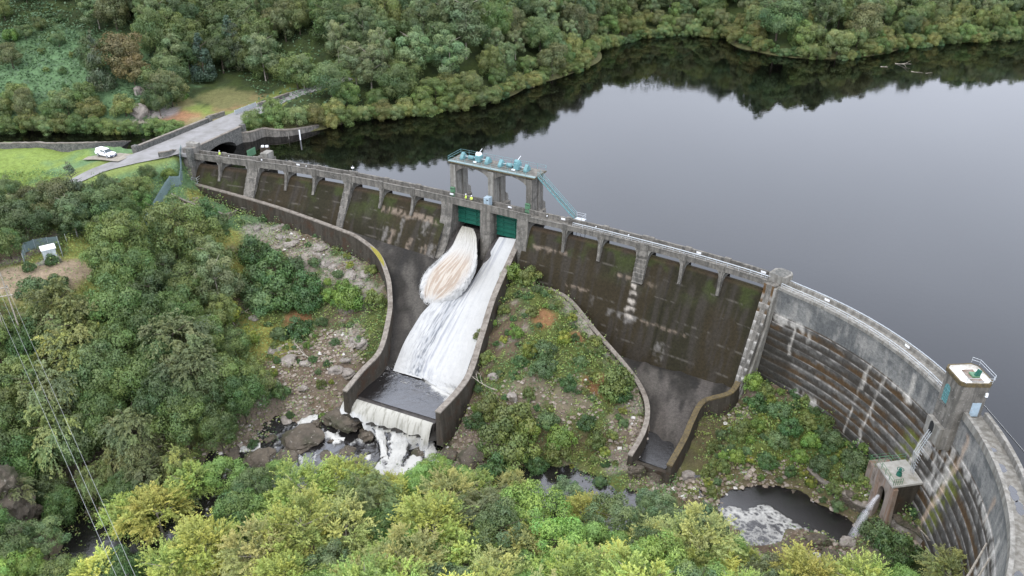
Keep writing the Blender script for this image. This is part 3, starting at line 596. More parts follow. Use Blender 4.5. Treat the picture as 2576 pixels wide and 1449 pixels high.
# ================================================================== GATE TOWER over the two sluices
tow = thing('gate_tower', 'concrete gantry on three tall pillars standing over the two sluice gates', 'gantry', W(S(1220), -4, 1.6))
pc = [S(1122)+.1, (gp[1][0]+gp[1][1])/2-.1, S(1316)-.2]; ZT = 9.0
for s in pc:
    mb = MB(); mb.box(s-.65, s+.65, -7.3, -5.3, -3, ZT, W); mb.box(s-.65, s+.65, -4.6, -2.55, -3, ZT, W); mb.box(s-.45, s+.45, -5.35, -4.55, -3, ZT, W)
    mb.prism([(-7.2, 3.4), (-8.3, 2.6), (-8.6, -2), (-7.2, -2)], s-.7, s+.7, lambda t, d, z: W(t, d, z)); mb.build('pillar', 'concrete_light' if s != pc[2] else 'concrete', tow, bevel=.06)
def archbeam(a, b, d0, d1):
    mb = MB(); n = 14; rings = []
    for i in range(n+1):
        t = i/n; s = a+(b-a)*t; zb = ZT-1.5+1.35*math.sin(PI*t)**.7
        rings.append([W(s, d0, zb), W(s, d0, ZT+.3), W(s, d1, ZT+.3), W(s, d1, zb)])
    mb.sweep(rings); return mb
for a, b in ((pc[0]+.7, pc[1]-.7), (pc[1]+.7, pc[2]-.7)): archbeam(a, b, -2.75, -3.35).build('beam', 'concrete', tow); archbeam(a, b, -6.3, -7.1).build('beam', 'concrete', tow)
mb = MB(); mb.box(pc[0]-1.0, pc[2]+1.3, -7.4, -2.4, ZT+.3, ZT+.56, W); mb.build('gantry_deck', 'cap_moss', tow, bevel=.05)
mb = MB(); mb.box(pc[0]-.9, pc[2]+1.2, -7.2, -3.2, ZT+.562, ZT+.62, W); mb.build('deck_surface', 'concrete', tow)
mb = MB(); mb.box(pc[0]-.95, pc[2]+1.25, -3.15, -2.42, ZT+.565, ZT+.68, W); mb.build('kick_plate', 'grey_fence', tow)
mb = MB()
for d in (-2.5, -7.3):
    for zz in (1.0, .55): dtube(mb, pc[0]-.9, pc[2]+1.2 if d < -3 else pc[2]+.2, d, ZT+.65+zz, .026)
    for s in np.linspace(pc[0]-.9, pc[2]+1.2, 11): 
        if d < -3 or s < pc[2]+.3: mb.tube([W(s, d, ZT+.6), W(s, d, ZT+1.65)], .035, 5)
for s in (pc[0]-.9,):
    for zz in (1.0, .55): mb.tube([W(s, -2.5, ZT+.65+zz), W(s, -7.3, ZT+.65+zz)], .035, 5)
mb.build('railing', 'teal', tow)
def winch(s0, white):
    w = thing('winch', 'teal winding gear on the gantry deck with white drum cover' if white else 'teal winding gear on the gantry deck with teal motor housing', 'winch', W(s0, -5, ZT+.66))
    mb = MB()
    for s in (s0-3.0, s0+2.75): mb.prism([(-4.1, 0), (-6.0, 0), (-6.0, .45), (-5.05, 1.35), (-4.1, .45)], s-.35, s+.35, lambda t, d, z: W(t, d, z+ZT+.66))
    mb.build('gear_case', 'teal', w, bevel=.05, each=True)
    mb = MB(); mb.tube([W(s0-2.6, -5.05, ZT+1.25), W(s0+2.5, -5.05, ZT+1.25)], .09, 8); mb.build('shaft', 'steel', w)
    mb = MB(); mb.tube([W(s0-1.75, -5.05, ZT+1.15), W(s0-.5, -5.05, ZT+1.15)], .42, 14); mb.build('drum', 'teal', w, True)
    mb = MB(); mb.box(s0+.1, s0+1.15, -5.8, -4.3, ZT+.66, ZT+2.0, W); mb.build('motor_housing', 'teal', w, bevel=.08)
    mb = MB(); mb.tube([W(s0+.1, -5.05, ZT+2.05), W(s0+1.1, -5.05, ZT+2.05)], .5, 14); mb.build('cover', 'white' if white else 'teal', w, True)
    mb = MB(); mb.box(s0-.1, s0+.6, -4.25, -3.9, ZT+.66, ZT+.86, W); mb.tube([W(s0-.7, -6.6, ZT+1.2), W(s0+.1, -7.2, ZT+2.6)], .07, 6); mb.build('bracket', 'white', w, each=True)
winch((pc[0]+pc[1])/2-.3, True); winch((pc[1]+pc[2])/2-.3, False)
# outside staircase down to the footbridge
st = thing('staircase', 'teal steel staircase sloping from the gantry down to the footbridge', 'staircase', W(S(1425), -3.4, 2.2))
sA, sB = pc[2]+1.3, S(1424); mb = MB()
for d in (-4.6, -3.7): mb.box8([W(sA, d-.05, ZT+.25), W(sB, d-.05, 2.3), W(sB, d+.05, 2.3), W(sA, d+.05, ZT+.25)], [W(sA, d-.05, ZT+.6), W(sB, d-.05, 2.65), W(sB, d+.05, 2.65), W(sA, d+.05, ZT+.6)])
mb.build('stringer', 'teal', st, each=True)
mb = MB()
for i in range(30):
    t = i/30; s = sA+(sB-sA)*t; z = ZT+.5+(2.5-ZT-.5)*t; mb.box(s-.02, s+.24, -4.54, -3.76, z-.04, z, W)
mb.build('tread', 'concrete', st)
mb = MB()
for d in (-4.65, -3.65):
    for h in (.95, .5): mb.tube([W(sA, d, ZT+.6+h), W(sB, d, 2.6+h)], .035, 5)
    for i in range(9):
        t = i/8; s = sA+(sB-sA)*t; z = ZT+.5+(2.5-ZT-.5)*t; mb.tube([W(s, d, z), W(s, d, z+1.0)], .03, 5)
mb.build('handrail', 'teal', st)
mb = MB(); mb.box(sB, sB+2.0, -4.7, -2.5, 2.3, 2.5, W)
for s, d in ((sB+.1, -4.6), (sB+1.9, -4.6), (sB+1.9, -2.6)): mb.tube([W(s, d, -1), W(s, d, 3.6)], .05, 5)
for z in (3.1, 3.55): mb.tube([W(sB+.1, -4.6, z), W(sB+1.9, -4.6, z), W(sB+1.9, -2.6, z)], .03, 5)
mb.build('landing', 'steel', st)
# sluice gates
for k, (a, b) in enumerate(((gp[0][1], gp[1][0]), (gp[1][1], gp[2][0]))):
    zb = -2.9 if k == 0 else -3.8
    gt = thing('sluice_gate', 'dark green steel sluice gate behind the brown spreading jet' if k == 0 else 'dark green steel sluice gate above the white right-hand chute flow', 'sluice gate', W((a+b)/2, -2.6, zb), 'sluice gates under the gantry')
    mb = MB(); mb.box(a+.01, b-.01, -2.2, -2.02, zb, 1.9, W); mb.build('panel', 'teal_dark', gt)
    mb = MB()
    for z in np.arange(zb+.15, 1.6, .93): mb.box(a+.02, b-.02, -2.018, -1.72, z, z+.1, W)
    mb.build('rib', 'teal_dark', gt, each=True)
    mb = MB()
    for f in (.27, .73): s = a+(b-a)*f; mb.box(s-.07, s+.07, -2.016, -1.84, zb+.02, 1.85, W)
    mb.build('stiffener', 'teal_dark', gt, each=True)
# control kiosk between the gates, on the footbridge
kz = thing('control_cabinet', 'pale blue steel control cabinet on the footbridge between the gates', 'cabinet', W(pc[1]+.2, -1.2, 2.16))
mb = MB(); mb.box(pc[1]-.4, pc[1]+.8, -1.75, -.45, 2.16, 4.3, W); mb.build('body', 'blue_grey', kz, bevel=.03)
mb = MB(); mb.box(pc[1]+.19, pc[1]+.23, -.452, -.43, 2.25, 4.1, W); mb.box(pc[1]+.3, pc[1]+.6, -.452, -.42, 3.75, 3.95, W); mb.build('door_gap', 'black', kz, each=True)
for s, lab in ((pc[0]+.05, 'dull green door box against the left gantry pillar'), (pc[2]-.1, 'dull green door box against the right gantry pillar')):
    t = thing('door_box', lab, 'door', W(s, -2.5, 2.16), 'green doors at the gantry pillars')
    mb = MB(); mb.box(s-.5, s+.5, -2.52, -2.1, 2.16, 4.2, W); mb.build('panel', 'green_paint', t, bevel=.03)
    mb = MB(); mb.box(s-.42, s+.42, -2.098, -2.06, 2.3, 2.4, W); mb.box(s-.42, s+.42, -2.098, -2.06, 3.9, 4.0, W); mb.box(s+.28, s+.36, -2.098, -2.02, 3.1, 3.3, W); mb.build('hinge', 'black', t, each=True)

# ================================================================== VALVE TOWER on the arch
ZR = 6.7
vt = thing('valve_tower', 'square concrete valve tower with white flat roof astride the arch dam', 'tower', W(sT, 0, -2))
R_ = [(-2.1, -2.0), (-1.5, -2.6), (1.5, -2.6), (2.1, -2.0), (2.1, .9), (1.6, 1.4), (-1.6, 1.4), (-2.1, .9)]
rg = lambda k, z, dd=0: [W(sT+a*k, (b+.65)*k-.65+dd, z) for a, b in R_]
mb = MB(); mb.sweep([rg(1, -3.4), rg(1, ZR)]); mb.build('wall', 'concrete', vt)
mb = MB(); mb.prism([(1.0, -.3), (2.0, -.3), (2.0, -3.0), (1.5, -3.6), (1.0, -3.6)], sT-1.7, sT+1.7, lambda t, d, z: W(t, d, z)); mb.build('corbel', 'concrete_light', vt, bevel=.04)
mb = MB(); rings = [rg(1.045, ZR-.1), rg(1.045, ZR+.42), rg(.95, ZR+.42), rg(.95, ZR+.12)]; mb.sweep(rings); mb.build('parapet', 'cap_moss', vt)
mb = MB(); mb.sweep([rg(.945, ZR+.1), rg(.945, ZR+.16)]); mb.build('roof', 'roof_white', vt)
mb = MB(); mb.sweep([rg(.94, ZR+.16), rg(.94, ZR+.41)], caps=False); mb.build('parapet_lining', 'roof_white', vt)
mb = MB(); mb.box(sT-1.1, sT+1.5, -1.6, -.2, ZR+.2, ZR+.26, W); mb.build('hatch', 'rust', vt)
hw_ = thing('hoist', 'small green hoist on the valve tower roof', 'hoist', W(sT+.2, -.9, ZR+.26))
mb = MB(); mb.box(sT-.3, sT+.7, -1.5, -.6, ZR+.262, ZR+.5, W); mb.build('base', 'green_paint', hw_, bevel=.03)
mb = MB(); mb.prism([(-1.5, .5), (-.9, .5), (-1.2, 1.35), (-1.6, 1.2)], sT+.3, sT+.65, lambda t, d, z: W(t, d, ZR+z)); mb.build('drum', 'teal_dark', hw_)
mb = MB()
rr = rg(1.08, ZR+1.25)[:5]; rr2 = rg(1.08, ZR+.9)[:5]
for q in (rr, rr2): mb.tube(q, .03, 5)
for p in rr: mb.tube([(p[0], p[1], ZR+.5), p], .03, 5)
mb.build('railing', 'steel', vt)
def arch_panel(sm, hw, z0, zs, d0, th, name, m, parent):
    pts = [(sm-hw, z0), (sm+hw, z0)]+[(sm+hw*math.cos(t), zs+hw*1.0*math.sin(t)) for t in np.linspace(0, PI, 9)]
    mb = MB(); mb.prism(pts, d0, d0+th, lambda t, s, z: W(s, t, z)); return mb.build(name, m, parent)
win = arch_panel(sT-.3, .62, 2.7, 4.7, 1.401, .03, 'window', 'glass_teal', vt)
mb = MB(); 
for a in (-.3, .1, .3): mb.box(sT-.3+a-.03, sT-.3+a+.03, 1.432, 1.48, 2.7, 5.1, W)
for z in (3.3, 4.0, 4.6): mb.box(sT-.9, sT+.3, 1.432, 1.47, z, z+.06, W)
mb.build('glazing_bar', 'teal', win); mb = MB(); mb.box(sT-1.1, sT+.5, 1.402, 1.7, 2.5, 2.68, W); mb.build('sill', 'stone', win)
arch_panel(sT-.2, .5, -2.2, -.9, 2.001, .03, 'opening', 'black', vt)
dr = MB(); dr.box(sT+2.101, sT+2.14, -1.75, -.65, 2.16, 4.2, W); dro = dr.build('door', 'blue_grey', vt)
mb = MB(); mb.box(sT+2.142, sT+2.18, -.86, -.78, 3.0, 3.2, W); mb.build('handle', 'steel', dro)
mb = MB(); mb.box(sT+2.101, sT+2.3, -2.1, -1.8, 5.2, 5.75, W); mb.build('lamp', 'white', vt)

# ================================================================== VALVE HOUSE with jet
ob = G3(2228, 1222, -10)
fr = np.array([*G(2310, 1212, -10)]); a0 = np.array([*G(2210, 1166, -10)]); b0 = np.array([*G(2248, 1222, -10)])
a1 = np.array([*G(2284, 1158, -10)]); ax = (b0-a0)/np.hypot(*(b0-a0)); az = ((a1-a0)+(fr-b0)); az /= np.hypot(*az)
LX = float(np.hypot(*(b0-a0))); LY = float(np.hypot(*((a1+fr)/2-(a0+b0)/2)))
def VH(x, y, z): p = a0+ax*x+az*y; return (float(p[0]), float(p[1]), z)
vh = thing('valve_house', 'square concrete valve house with arched outlet at the foot of the arch dam', 'valve house', VH(LX/2, LY/2, -16))
zf = -19.2
pts = [(0, zf), (0, -10.35), (LX, -10.35), (LX, zf)]
mb = MB(); xm = LX*.55; r = LX*.2; ap = [(xm-r*math.cos(t), -13.4+r*1.5*math.sin(t)) for t in np.linspace(0, PI, 11)]
front = [(0, zf), (0, -10.35), (LX, -10.35), (LX, zf), (xm+r, zf), (xm+r, -14.2)]+ap[::-1][0:]+[(xm-r, -14.2), (xm-r, zf)]
n = len(front); A = [VH(x, 0, z) for x, z in front]; B = [VH(x, .8, z) for x, z in front]
mb.add(A+B, [(i, (i+1) % n, n+(i+1) % n, n+i) for i in range(n)])
top = [(i, ) for i in range(n)]
L_ = [VH(0, 0, zf), VH(0, 0, -10.35), VH(xm-r, 0, -10.35), VH(xm-r, 0, zf)]; R2 = [VH(xm+r, 0, zf), VH(xm+r, 0, -10.35), VH(LX, 0, -10.35), VH(LX, 0, zf)]
mb.add(L_, [(0, 1, 2, 3)]); mb.add(R2, [(0, 1, 2, 3)])
for i in range(10):
    (x0, z0), (x1, z1) = ap[i], ap[i+1]; mb.add([VH(x0, 0, z0), VH(x1, 0, z1), VH(x1, 0, -10.35), VH(x0, 0, -10.35)], [(0, 1, 2, 3)])
mb.build('front_wall', 'rust', vh)
mb = MB(); mb.box(0, .6, .8, LY+1, zf, -10.35, VH); mb.box(LX-.6, LX, .8, LY+1, zf, -10.35, VH); mb.build('side_wall', 'concrete_dark', vh, each=True)
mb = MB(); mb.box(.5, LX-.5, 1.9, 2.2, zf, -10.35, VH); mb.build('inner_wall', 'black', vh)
mb = MB(); mb.box(-.15, LX+.15, -.15, LY+.4, -10.35, -10, VH); mb.build('roof', 'roof_grey', vh, bevel=.04)
mb = MB(); mb.prism([(0, zf), (.9, zf), (.35, -10.6), (0, -10.6)], .02, .7, lambda t, x, z: VH(LX+x-.001, t, z)); mb.build('buttress', 'rust', vh)
mb = MB(); 
for q in ([(-.1, LY), (-.1, -.1), (LX, -.1), (LX, 1.2)],):
    for h in (.55, 1.05): mb.tube([VH(x, y, -10+h) for x, y in q], .035, 5)
    for i in range(len(q)-1):
        for t in np.linspace(0, 1, 5): x = q[i][0]+(q[i+1][0]-q[i][0])*t; y = q[i][1]+(q[i+1][1]-q[i][1])*t; mb.tube([VH(x, y, -10), VH(x, y, -8.95)], .035, 5)
mb.build('railing', 'green_paint', vh)
va = vh
mb = MB(); p = VH(LX*.6, LY*.42, -10); mb.cyl(p[0], p[1], -10, -9.5, .38, 12, .3); mb.cyl(p[0], p[1], -9.5, -8.9, .2, 10); va = mb.build('valve_housing', 'teal_dark', vh)
mb = MB(); mb.tube([(p[0]+.42*math.cos(t), p[1]+.42*math.sin(t), -8.95) for t in np.linspace(0, 2*PI, 13)], .05, 5); mb.build('valve_wheel', 'teal_dark', va)
# side platform
pf = thing('side_platform', 'rusty railed concrete platform on the left side of the valve house', 'platform', VH(-1.5, 2, -14))
mb = MB(); mb.box(-3.1, -.01, .6, 3.6, -16.5, -12.2, VH); mb.build('slab', 'rust', pf)
mb = MB()
for h in (.5, 1.0): mb.tube([VH(x, y, -12.2+h) for x, y in ((-.1, 3.5), (-3, 3.5), (-3, .7), (-.1, .7))], .03, 5)
for x, y in ((-3, 3.5), (-3, .7), (-1.5, .7), (-1.5, 3.5), (-3, 2.1)): mb.tube([VH(x, y, -12.2), VH(x, y, -11.2)], .03, 5)
mb.build('railing', 'green_paint', pf)
# cableway pipes from the tower down to the valve house
cb = thing('pipe_run', 'pair of thin steel pipes running down from the valve tower to the valve house', 'pipes', VH(LX*.6, LY, -10))
mb = MB()
for k in (-.25, .15, .5): mb.tube([W(sT-.2+k, 2.05, -1.9), W(sT-.1+k, 3.2, -5.5), VH(LX*.62+k, LY*.85, -9.6)], .05, 5)
for t in np.linspace(.08, .92, 14): 
    a = Vector(W(sT-.45, 2.05, -1.9)).lerp(Vector(VH(LX*.62-.25, LY*.85, -9.6)), t); b = Vector(W(sT+.3, 2.05, -1.9)).lerp(Vector(VH(LX*.62+.5, LY*.85, -9.6)), t); mb.tube([a, b], .025, 4)
mb.build('pipe', 'steel', cb, each=True)

# ================================================================== CHANNEL FLOORS, WALLS, WATER
def loft(name, L, Rr, fz, n, m_, mt, kind='structure', dz=0, col=None, parent=None):
    def rs(P, k): 
        P = np.array(P)[:, :2]; c_ = np.concatenate([[0], np.cumsum(np.hypot(*np.diff(P, axis=0).T))])/np.hypot(*np.diff(P, axis=0).T).sum(); t = np.linspace(0, 1, k); return np.stack([np.interp(t, c_, P[:, 0]), np.interp(t, c_, P[:, 1])], 1)
    A = rs(L, n); B = rs(Rr, n); t = np.linspace(0, 1, m_)[None, :, None]; Q = A[:, None]*(1-t)+B[:, None]*t; x, y = Q[..., 0], Q[..., 1]; z = fz(x, y)+dz
    o = grid_mesh(name, x, y, z, mt, col(x, y, z) if col else None, parent); 
    if kind: o['kind'] = kind
    return o
def chute_col(x, y, z):
    c = mixc([.042, .038, .034], [.026, .024, .021], sstep(.4, .6, fbm(x*.2, y*.2, 3, 4))); c = mixc(c, [.085, .078, .068], sstep(.52, .72, fbm(x*.35+y*.1, y*.12, 7, 4))*.7)
    c = mixc(c, [.02, .019, .018], sstep(.55, .7, fbm(x*.5, y*.15, 9, 4))*.6); return c
def masked_floor(poly, fz, colf, res=.45, side=None):
    P = np.array(poly); xs = np.arange(P[:, 0].min(), P[:, 0].max(), res); ys = np.arange(P[:, 1].min(), P[:, 1].max(), res); x, y = np.meshgrid(xs, ys); z = fz(x, y); keep = pip(x, y, poly); k2 = keep.copy()
    for dx in (-1, 0, 1):
        for dy in (-1, 0, 1): k2 |= np.roll(np.roll(keep, dx, 1), dy, 0)
    ny, nx = x.shape; idx = np.arange(ny*nx).reshape(ny, nx); q = np.stack([idx[:-1, :-1], idx[:-1, 1:], idx[1:, 1:], idx[1:, :-1]], -1); kk = k2[:-1, :-1] & k2[1:, 1:] & k2[:-1, 1:] & k2[1:, :-1]; Q = q[kk]; used, inv = np.unique(Q, return_inverse=True); V = np.stack([x, y, z], -1).reshape(-1, 3)[used]; C_ = colf(x, y, z).reshape(-1, 3)[used]
    me = bpy.data.meshes.new('chute_floor'); me.from_pydata(V.tolist(), [], inv.reshape(-1, 4).tolist()); c_ = np.ones((len(V), 4), np.float32); c_[:, :3] = C_; me.color_attributes.new('col', 'FLOAT_COLOR', 'POINT').data.foreach_set('color', c_.ravel()); me.materials.append(M['stained']); me.shade_smooth(); link('chute_floor', me)['kind'] = 'structure'
masked_floor(chan1, FL, chute_col)
rdg = lambda x, y: FR(x, y)+.28*np.maximum(0, np.sin((x*.93-y*.36)*.9+fbm(x*.1, y*.1, 3, 2)*3))**3
masked_floor(chan2, rdg, lambda x, y, z: mixc(chute_col(x, y, z)*1.1, [.09, .08, .072], sstep(.48, .68, fbm((x*.93-y*.36)*.8, (x*.36+y*.93)*.12, 17, 4))*.7))
def trainwall(name, P, th, depth, label, mt='concrete_dark', cap='cap', side=1, cat='wall', capw=.08):
    P = np.array(P); T = np.gradient(P[:, :2], axis=0); T /= np.hypot(*T.T)[:, None]; Nn = np.stack([-T[:, 1], T[:, 0]], 1)*side
    t = thing(name, label, cat, (P[len(P)//2, 0], P[len(P)//2, 1], P[len(P)//2, 2]-3)); dp = depth if hasattr(depth, '__len__') else [depth]*len(P)
    dp = np.interp(np.linspace(0, 1, len(P)), np.linspace(0, 1, len(dp)), dp)
    mb = MB(); mb.sweep([[(*(p[:2]), p[2]-.25), (*(p[:2]+n*th), p[2]-.25), (*(p[:2]+n*(th+.35)), p[2]-d), (*(p[:2]-n*.1), p[2]-d)] for p, n, d in zip(P, Nn, dp)]); mb.build('wall_body', mt, t)
    mb = MB(); mb.sweep([[(*(p[:2]-n*capw), p[2]-.248), (*(p[:2]-n*capw), p[2]), (*(p[:2]+n*(th+capw)), p[2]), (*(p[:2]+n*(th+capw)), p[2]-.248)] for p, n in zip(P, Nn)]); mb.build('coping', cap, t)
    return t
tA = trainwall('training_wall', LW, .75, 6.5, 'long curved training wall left of the chute with a yellow mossy bend', side=-1)
mb = MB(); q = LW[24:33]; T = np.gradient(q[:, :2], axis=0); T /= np.hypot(*T.T)[:, None]; Nn = np.stack([T[:, 1], -T[:, 0]], 1)
wv = [0, .28, .45, .5, .5, .45, .38, .25, .0]; mb.sweep([[(*(p[:2]+n*(.45-w)), p[2]+.006), (*(p[:2]+n*(.42+w)), p[2]+.006)] for p, n, w in zip(q, Nn, wv)], close=False); mb.build('moss', 'moss_y', tA)
trainwall('training_wall', CW, .9, 7, 'straight dark training wall right of the white chute flow', side=1)
trainwall('training_wall', RL, .65, 5.5, 'curved training wall bounding the middle island beside the dry channel', side=-1)
trainwall('training_wall', RR, .75, 6.5, 'wavy moss-topped training wall on the right of the dry channel', cap='cap_moss', side=1)
# low weirs closing each channel
def weir(name, label, a, b, zt, th, depth, m_, lip=0):
    a = np.array(a); b = np.array(b); t = (b-a)/np.hypot(*(b-a)); n = np.array([t[1], -t[0]]); mb = MB(); L = np.hypot(*(b-a))
    T = lambda s, d, z: (*(a+t*s+n*d), z)
    mb.prism([(0, zt-depth), (0, zt), (th, zt-lip), (th+.3, zt-depth)], 0, L, lambda s, d, z: T(s, d, z)); o = mb.build(name, m_); tag(o, label, 'weir'); return T, L
TW, LWR = weir('weir', 'low dark weir lip across the foot of the white-water chute', G(879, 984, -19.1), G(1101, 1053, -19.1), -19.1, 1.1, 3.5, 'chute', .35)
weir('weir', 'low dark wall closing the small still pond of the dry channel', G(1585, 1150, -20.0), G(1684, 1182, -20.0), -20.2, .8, 3, 'concrete_dark')
sheet('pond', [G(1600, 1070, -20.75), G(1690, 1085, -20.75), G(1700, 1160, -20.75), G(1672, 1180, -20.75), G(1586, 1150, -20.75)], -20.75, 'riverw')
# apron pool
poolp = [G(880, 990, -19), G(925, 925, -19), G(955, 890, -19), G(1175, 945, -19), G(1125, 1040, -19), G(1098, 1064, -19)]
xs = np.linspace(min(p[0] for p in poolp), max(p[0] for p in poolp), 120); ys = np.linspace(min(p[1] for p in poolp), max(p[1] for p in poolp), 120)
a_, b_, c_, d_ = G(876, 988, -19), G(955, 880, -19), G(1190, 960, -19), G(1101, 1056, -19)
tt, ww = np.meshgrid(np.linspace(0, 1, 120), np.linspace(0, 1, 120)); x = (a_[0]*(1-tt)+d_[0]*tt)*(1-ww)+(b_[0]*(1-tt)+c_[0]*tt)*ww; y = (a_[1]*(1-tt)+d_[1]*tt)*(1-ww)+(b_[1]*(1-tt)+c_[1]*tt)*ww
fo = sstep(.52, .82, ww+(fbm(tt*11, ww*7, 3, 5)-.5)*.5+(tt-.62)*.75)*sstep(.3, .5, tt); cr = 1-np.abs(2*fbm(x*.9, y*.9, 5, 5)-1); fo = np.maximum(fo*sstep(.45, .8, cr+fo*.6), sstep(.93, .985, cr)*.5*sstep(.1, .6, ww)); fo = np.maximum(fo, sstep(.70, .82, ww+.16*(fbm(tt*14, ww*9, 4, 4)-.5)+(tt-.5)*.05)*sstep(.27, .34, tt)*.95)
o = grid_mesh('pool_water', x, y, -19+(fbm(x*.8, y*.8, 6, 4)-.5)*.16*(.3+ww)+fo*.1, 'foam', None, None); o['kind'] = 'structure'
def foam_mat():
    m, nt, b, o = mat('churned_water'); a = N(nt, 'ShaderNodeAttribute', attribute_name='col'); v = objvec(nt)
    sep = N(nt, 'ShaderNodeSeparateColor'); nt.links.new(a.outputs['Color'], sep.inputs[0])
    f = N(nt, 'ShaderNodeMath', operation='ADD'); nz = noise(nt, v, 3.5, 6, .75); k = N(nt, 'ShaderNodeMath', operation='MULTIPLY_ADD'); k.inputs[1].default_value = .7; k.inputs[2].default_value = -.35; nt.links.new(nz, k.inputs[0])
    nt.links.new(sep.outputs[0], f.inputs[0]); nt.links.new(k.outputs[0], f.inputs[1]); w = ramp(nt, f.outputs[0], [(.25, 0), (.75, 1)])
    nt.links.new(mixn(nt, w, (.012, .011, .011), (.43, .425, .4)), b.inputs['Base Color'])
    nt.links.new(ramp(nt, w, [(0, .08), (1, .7)]), b.inputs['Roughness']); b.inputs['IOR'].default_value = 1.8; bump(nt, b, nz, .6, .05); return m
M['churn'] = foam_mat()
o.data.materials.clear(); o.data.materials.append(M['churn']); c4 = np.ones((fo.size, 4), np.float32); c4[:, :3] = fo.reshape(-1, 1); o.data.color_attributes.new('col', 'FLOAT_COLOR', 'POINT').data.foreach_set('color', c4.ravel())
# water running down the chute: white right-hand sheet and thin left-hand sheet, and the free jet
def water_grid(name, Lp, Rp, n, m_, zf, colf, mt='foam', thick=0):
    A = catmull(Lp, 12); B = catmull(Rp, 12); rs = lambda P: np.stack([np.interp(np.linspace(0, 1, n), np.linspace(0, 1, len(P)), P[:, i]) for i in range(3)], 1)
    A = rs(A); B = rs(B); t, w = np.meshgrid(np.linspace(0, 1, m_), np.linspace(0, 1, n)); Q = A[:, None]*(1-t[..., None])+B[:, None]*t[..., None]
    x, y, z = Q[..., 0], Q[..., 1], Q[..., 2]; z = zf(x, y, z, w, t); o = grid_mesh(name, x, y, z, mt, colf(x, y, z, w, t)); o['kind'] = 'structure'; return o
g3 = lambda L: [G3(*p) for p in L]
def on_floor(x, y, z, w, t):
    fl = np.maximum(FL(x, y), -19.3)+.35; k = sstep(.28, .55, w); return z*(1-k)+fl*k+(fbm(t*7, w*26, 5, 4)-.5)*.22*(.3+w)+.25*sstep(.9, 1, w)*fbm(t*12, w*40, 15, 3)
white = np.array([.42, .42, .41]); darkw = np.array([.1, .108, .12])
def rightcol(x, y, z, w, t):
    st = fbm(t*16, w*5, 8, 5); lane = .47+.08*(1-w); f = sstep(lane-.15, lane+.03, t+(st-.5)*.16); f = np.maximum(f, sstep(.28, .12, w))
    mid = sstep(.1, .4, w)*(1-f); c = mixc(white, darkw, mid*(.62+.5*(fbm(t*26, w*24, 9, 4)-.5))); return mixc(c, [.36, .34, .29], (1-sstep(0, .2, w))*.6)
water_grid('chute_water', g3([(1256,596,-3.6),(1215,665,-8),(1165,745,-11.5),(1120,820,-14.7),(1082,900,-18),(1066,938,-19),(1060,954,-19)]), g3([(1303,602,-3.4),(1270,680,-7.6),(1236,752,-11),(1200,862,-15.5),(1165,960,-18.6),(1150,985,-19),(1143,1000,-19)]), 150, 70, on_floor, lambda x, y, z, w, t: mixc(white, [.25, .26, .28], sstep(.45, .7, fbm(t*22, w*6, 8, 5))*sstep(.75, .1, t+.2*w)*.9+.12*sstep(.5, .7, fbm(t*30, w*30, 18, 3))))
water_grid('chute_water', g3([(1085,760,-12.4),(1060,790,-13.8),(1030,845,-16.2),(1012,885,-18),(997,918,-19),(989,934,-19)]), g3([(1200,690,-9.3),(1166,746,-11.5),(1122,820,-14.7),(1084,900,-18),(1068,938,-19),(1062,956,-19)]), 120, 90, lambda x, y, z, w, t: np.maximum(FL(x, y), -19.3)+.25+(fbm(t*7, w*26, 5, 4)-.5)*.12,
    lambda x, y, z, w, t: mixc(mixc(darkw*1.3, [.3, .31, .32], sstep(.38, .6, fbm(t*24, w*20, 9, 4))), white, np.clip(sstep(.85, .25, t+(fbm(t*18, w*9, 4, 4)-.5)*.4)*(.55+.45*w)+sstep(.45, .7, fbm(t*34, w*16, 12, 4))*.6+(w > .95)+sstep(.85, 1, t), 0, 1)*.92))
def jetcol(x, y, z, w, t):
    e = np.abs(t-.5)*2; core = sstep(.92, .55, e+(fbm(t*12, w*5, 3, 4)-.5)*.3)*sstep(.22, .5, w)*sstep(.98, .84, w+(fbm(t*20, w*9, 5, 3)-.5)*.12)
    c = mixc(white, [.37, .35, .3], sstep(.45, 0, w)); tan = mixc([.29, .22, .16], [.41, .36, .30], sstep(.42, .62, fbm(t*34, w*6, 6, 5))); return mixc(c, tan, core*.85)
def jetz(x, y, z, w, t): return z+.9*np.sin(PI*t)*sstep(0, .6, w)*(1-.6*sstep(.8, 1, w))+(fbm(t*22, w*10, 7, 4)-.5)*(.2+.35*w)
jl = [(1163,568,-3.2),(1152,588,-3.6),(1136,620,-4.8),(1106,650,-6.4),(1072,682,-8.6),(1058,712,-10.4),(1058,742,-12),(1072,765,-13)]
jr = [(1190,575,-3.2),(1198,596,-3.6),(1200,635,-5.0),(1196,670,-6.6),(1178,705,-8.6),(1158,730,-10.2),(1125,752,-11.8),(1088,768,-13)]
jet = water_grid('water_jet', g3(jl), g3(jr), 220, 150, jetz, jetcol)
_v = np.empty(len(jet.data.vertices)*3); jet.data.vertices.foreach_get('co', _v); _v = _v.reshape(-1, 3); _e = np.abs(np.tile(np.linspace(-1, 1, 150), 220)); _w = np.repeat(np.linspace(0, 1, 220), 150); _jk = sstep(.55, 1, np.maximum(_e, sstep(.8, 1, _w)))*sstep(.15, .5, _w)
_v[:, 0] += (fbm(_v[:, 0]*2.2+9, _v[:, 1]*2.2, 5, 4)-.5)*.8*_jk; _v[:, 1] += (fbm(_v[:, 0]*2.2, _v[:, 1]*2.2+30, 6, 4)-.5)*.8*_jk; _v[:, 2] += (fbm(_v[:, 0]*1.6, _v[:, 1]*1.6, 7, 4)-.5)*.35*_jk-.3*_jk; jet.data.vertices.foreach_set('co', _v.ravel()); jet.data.update()
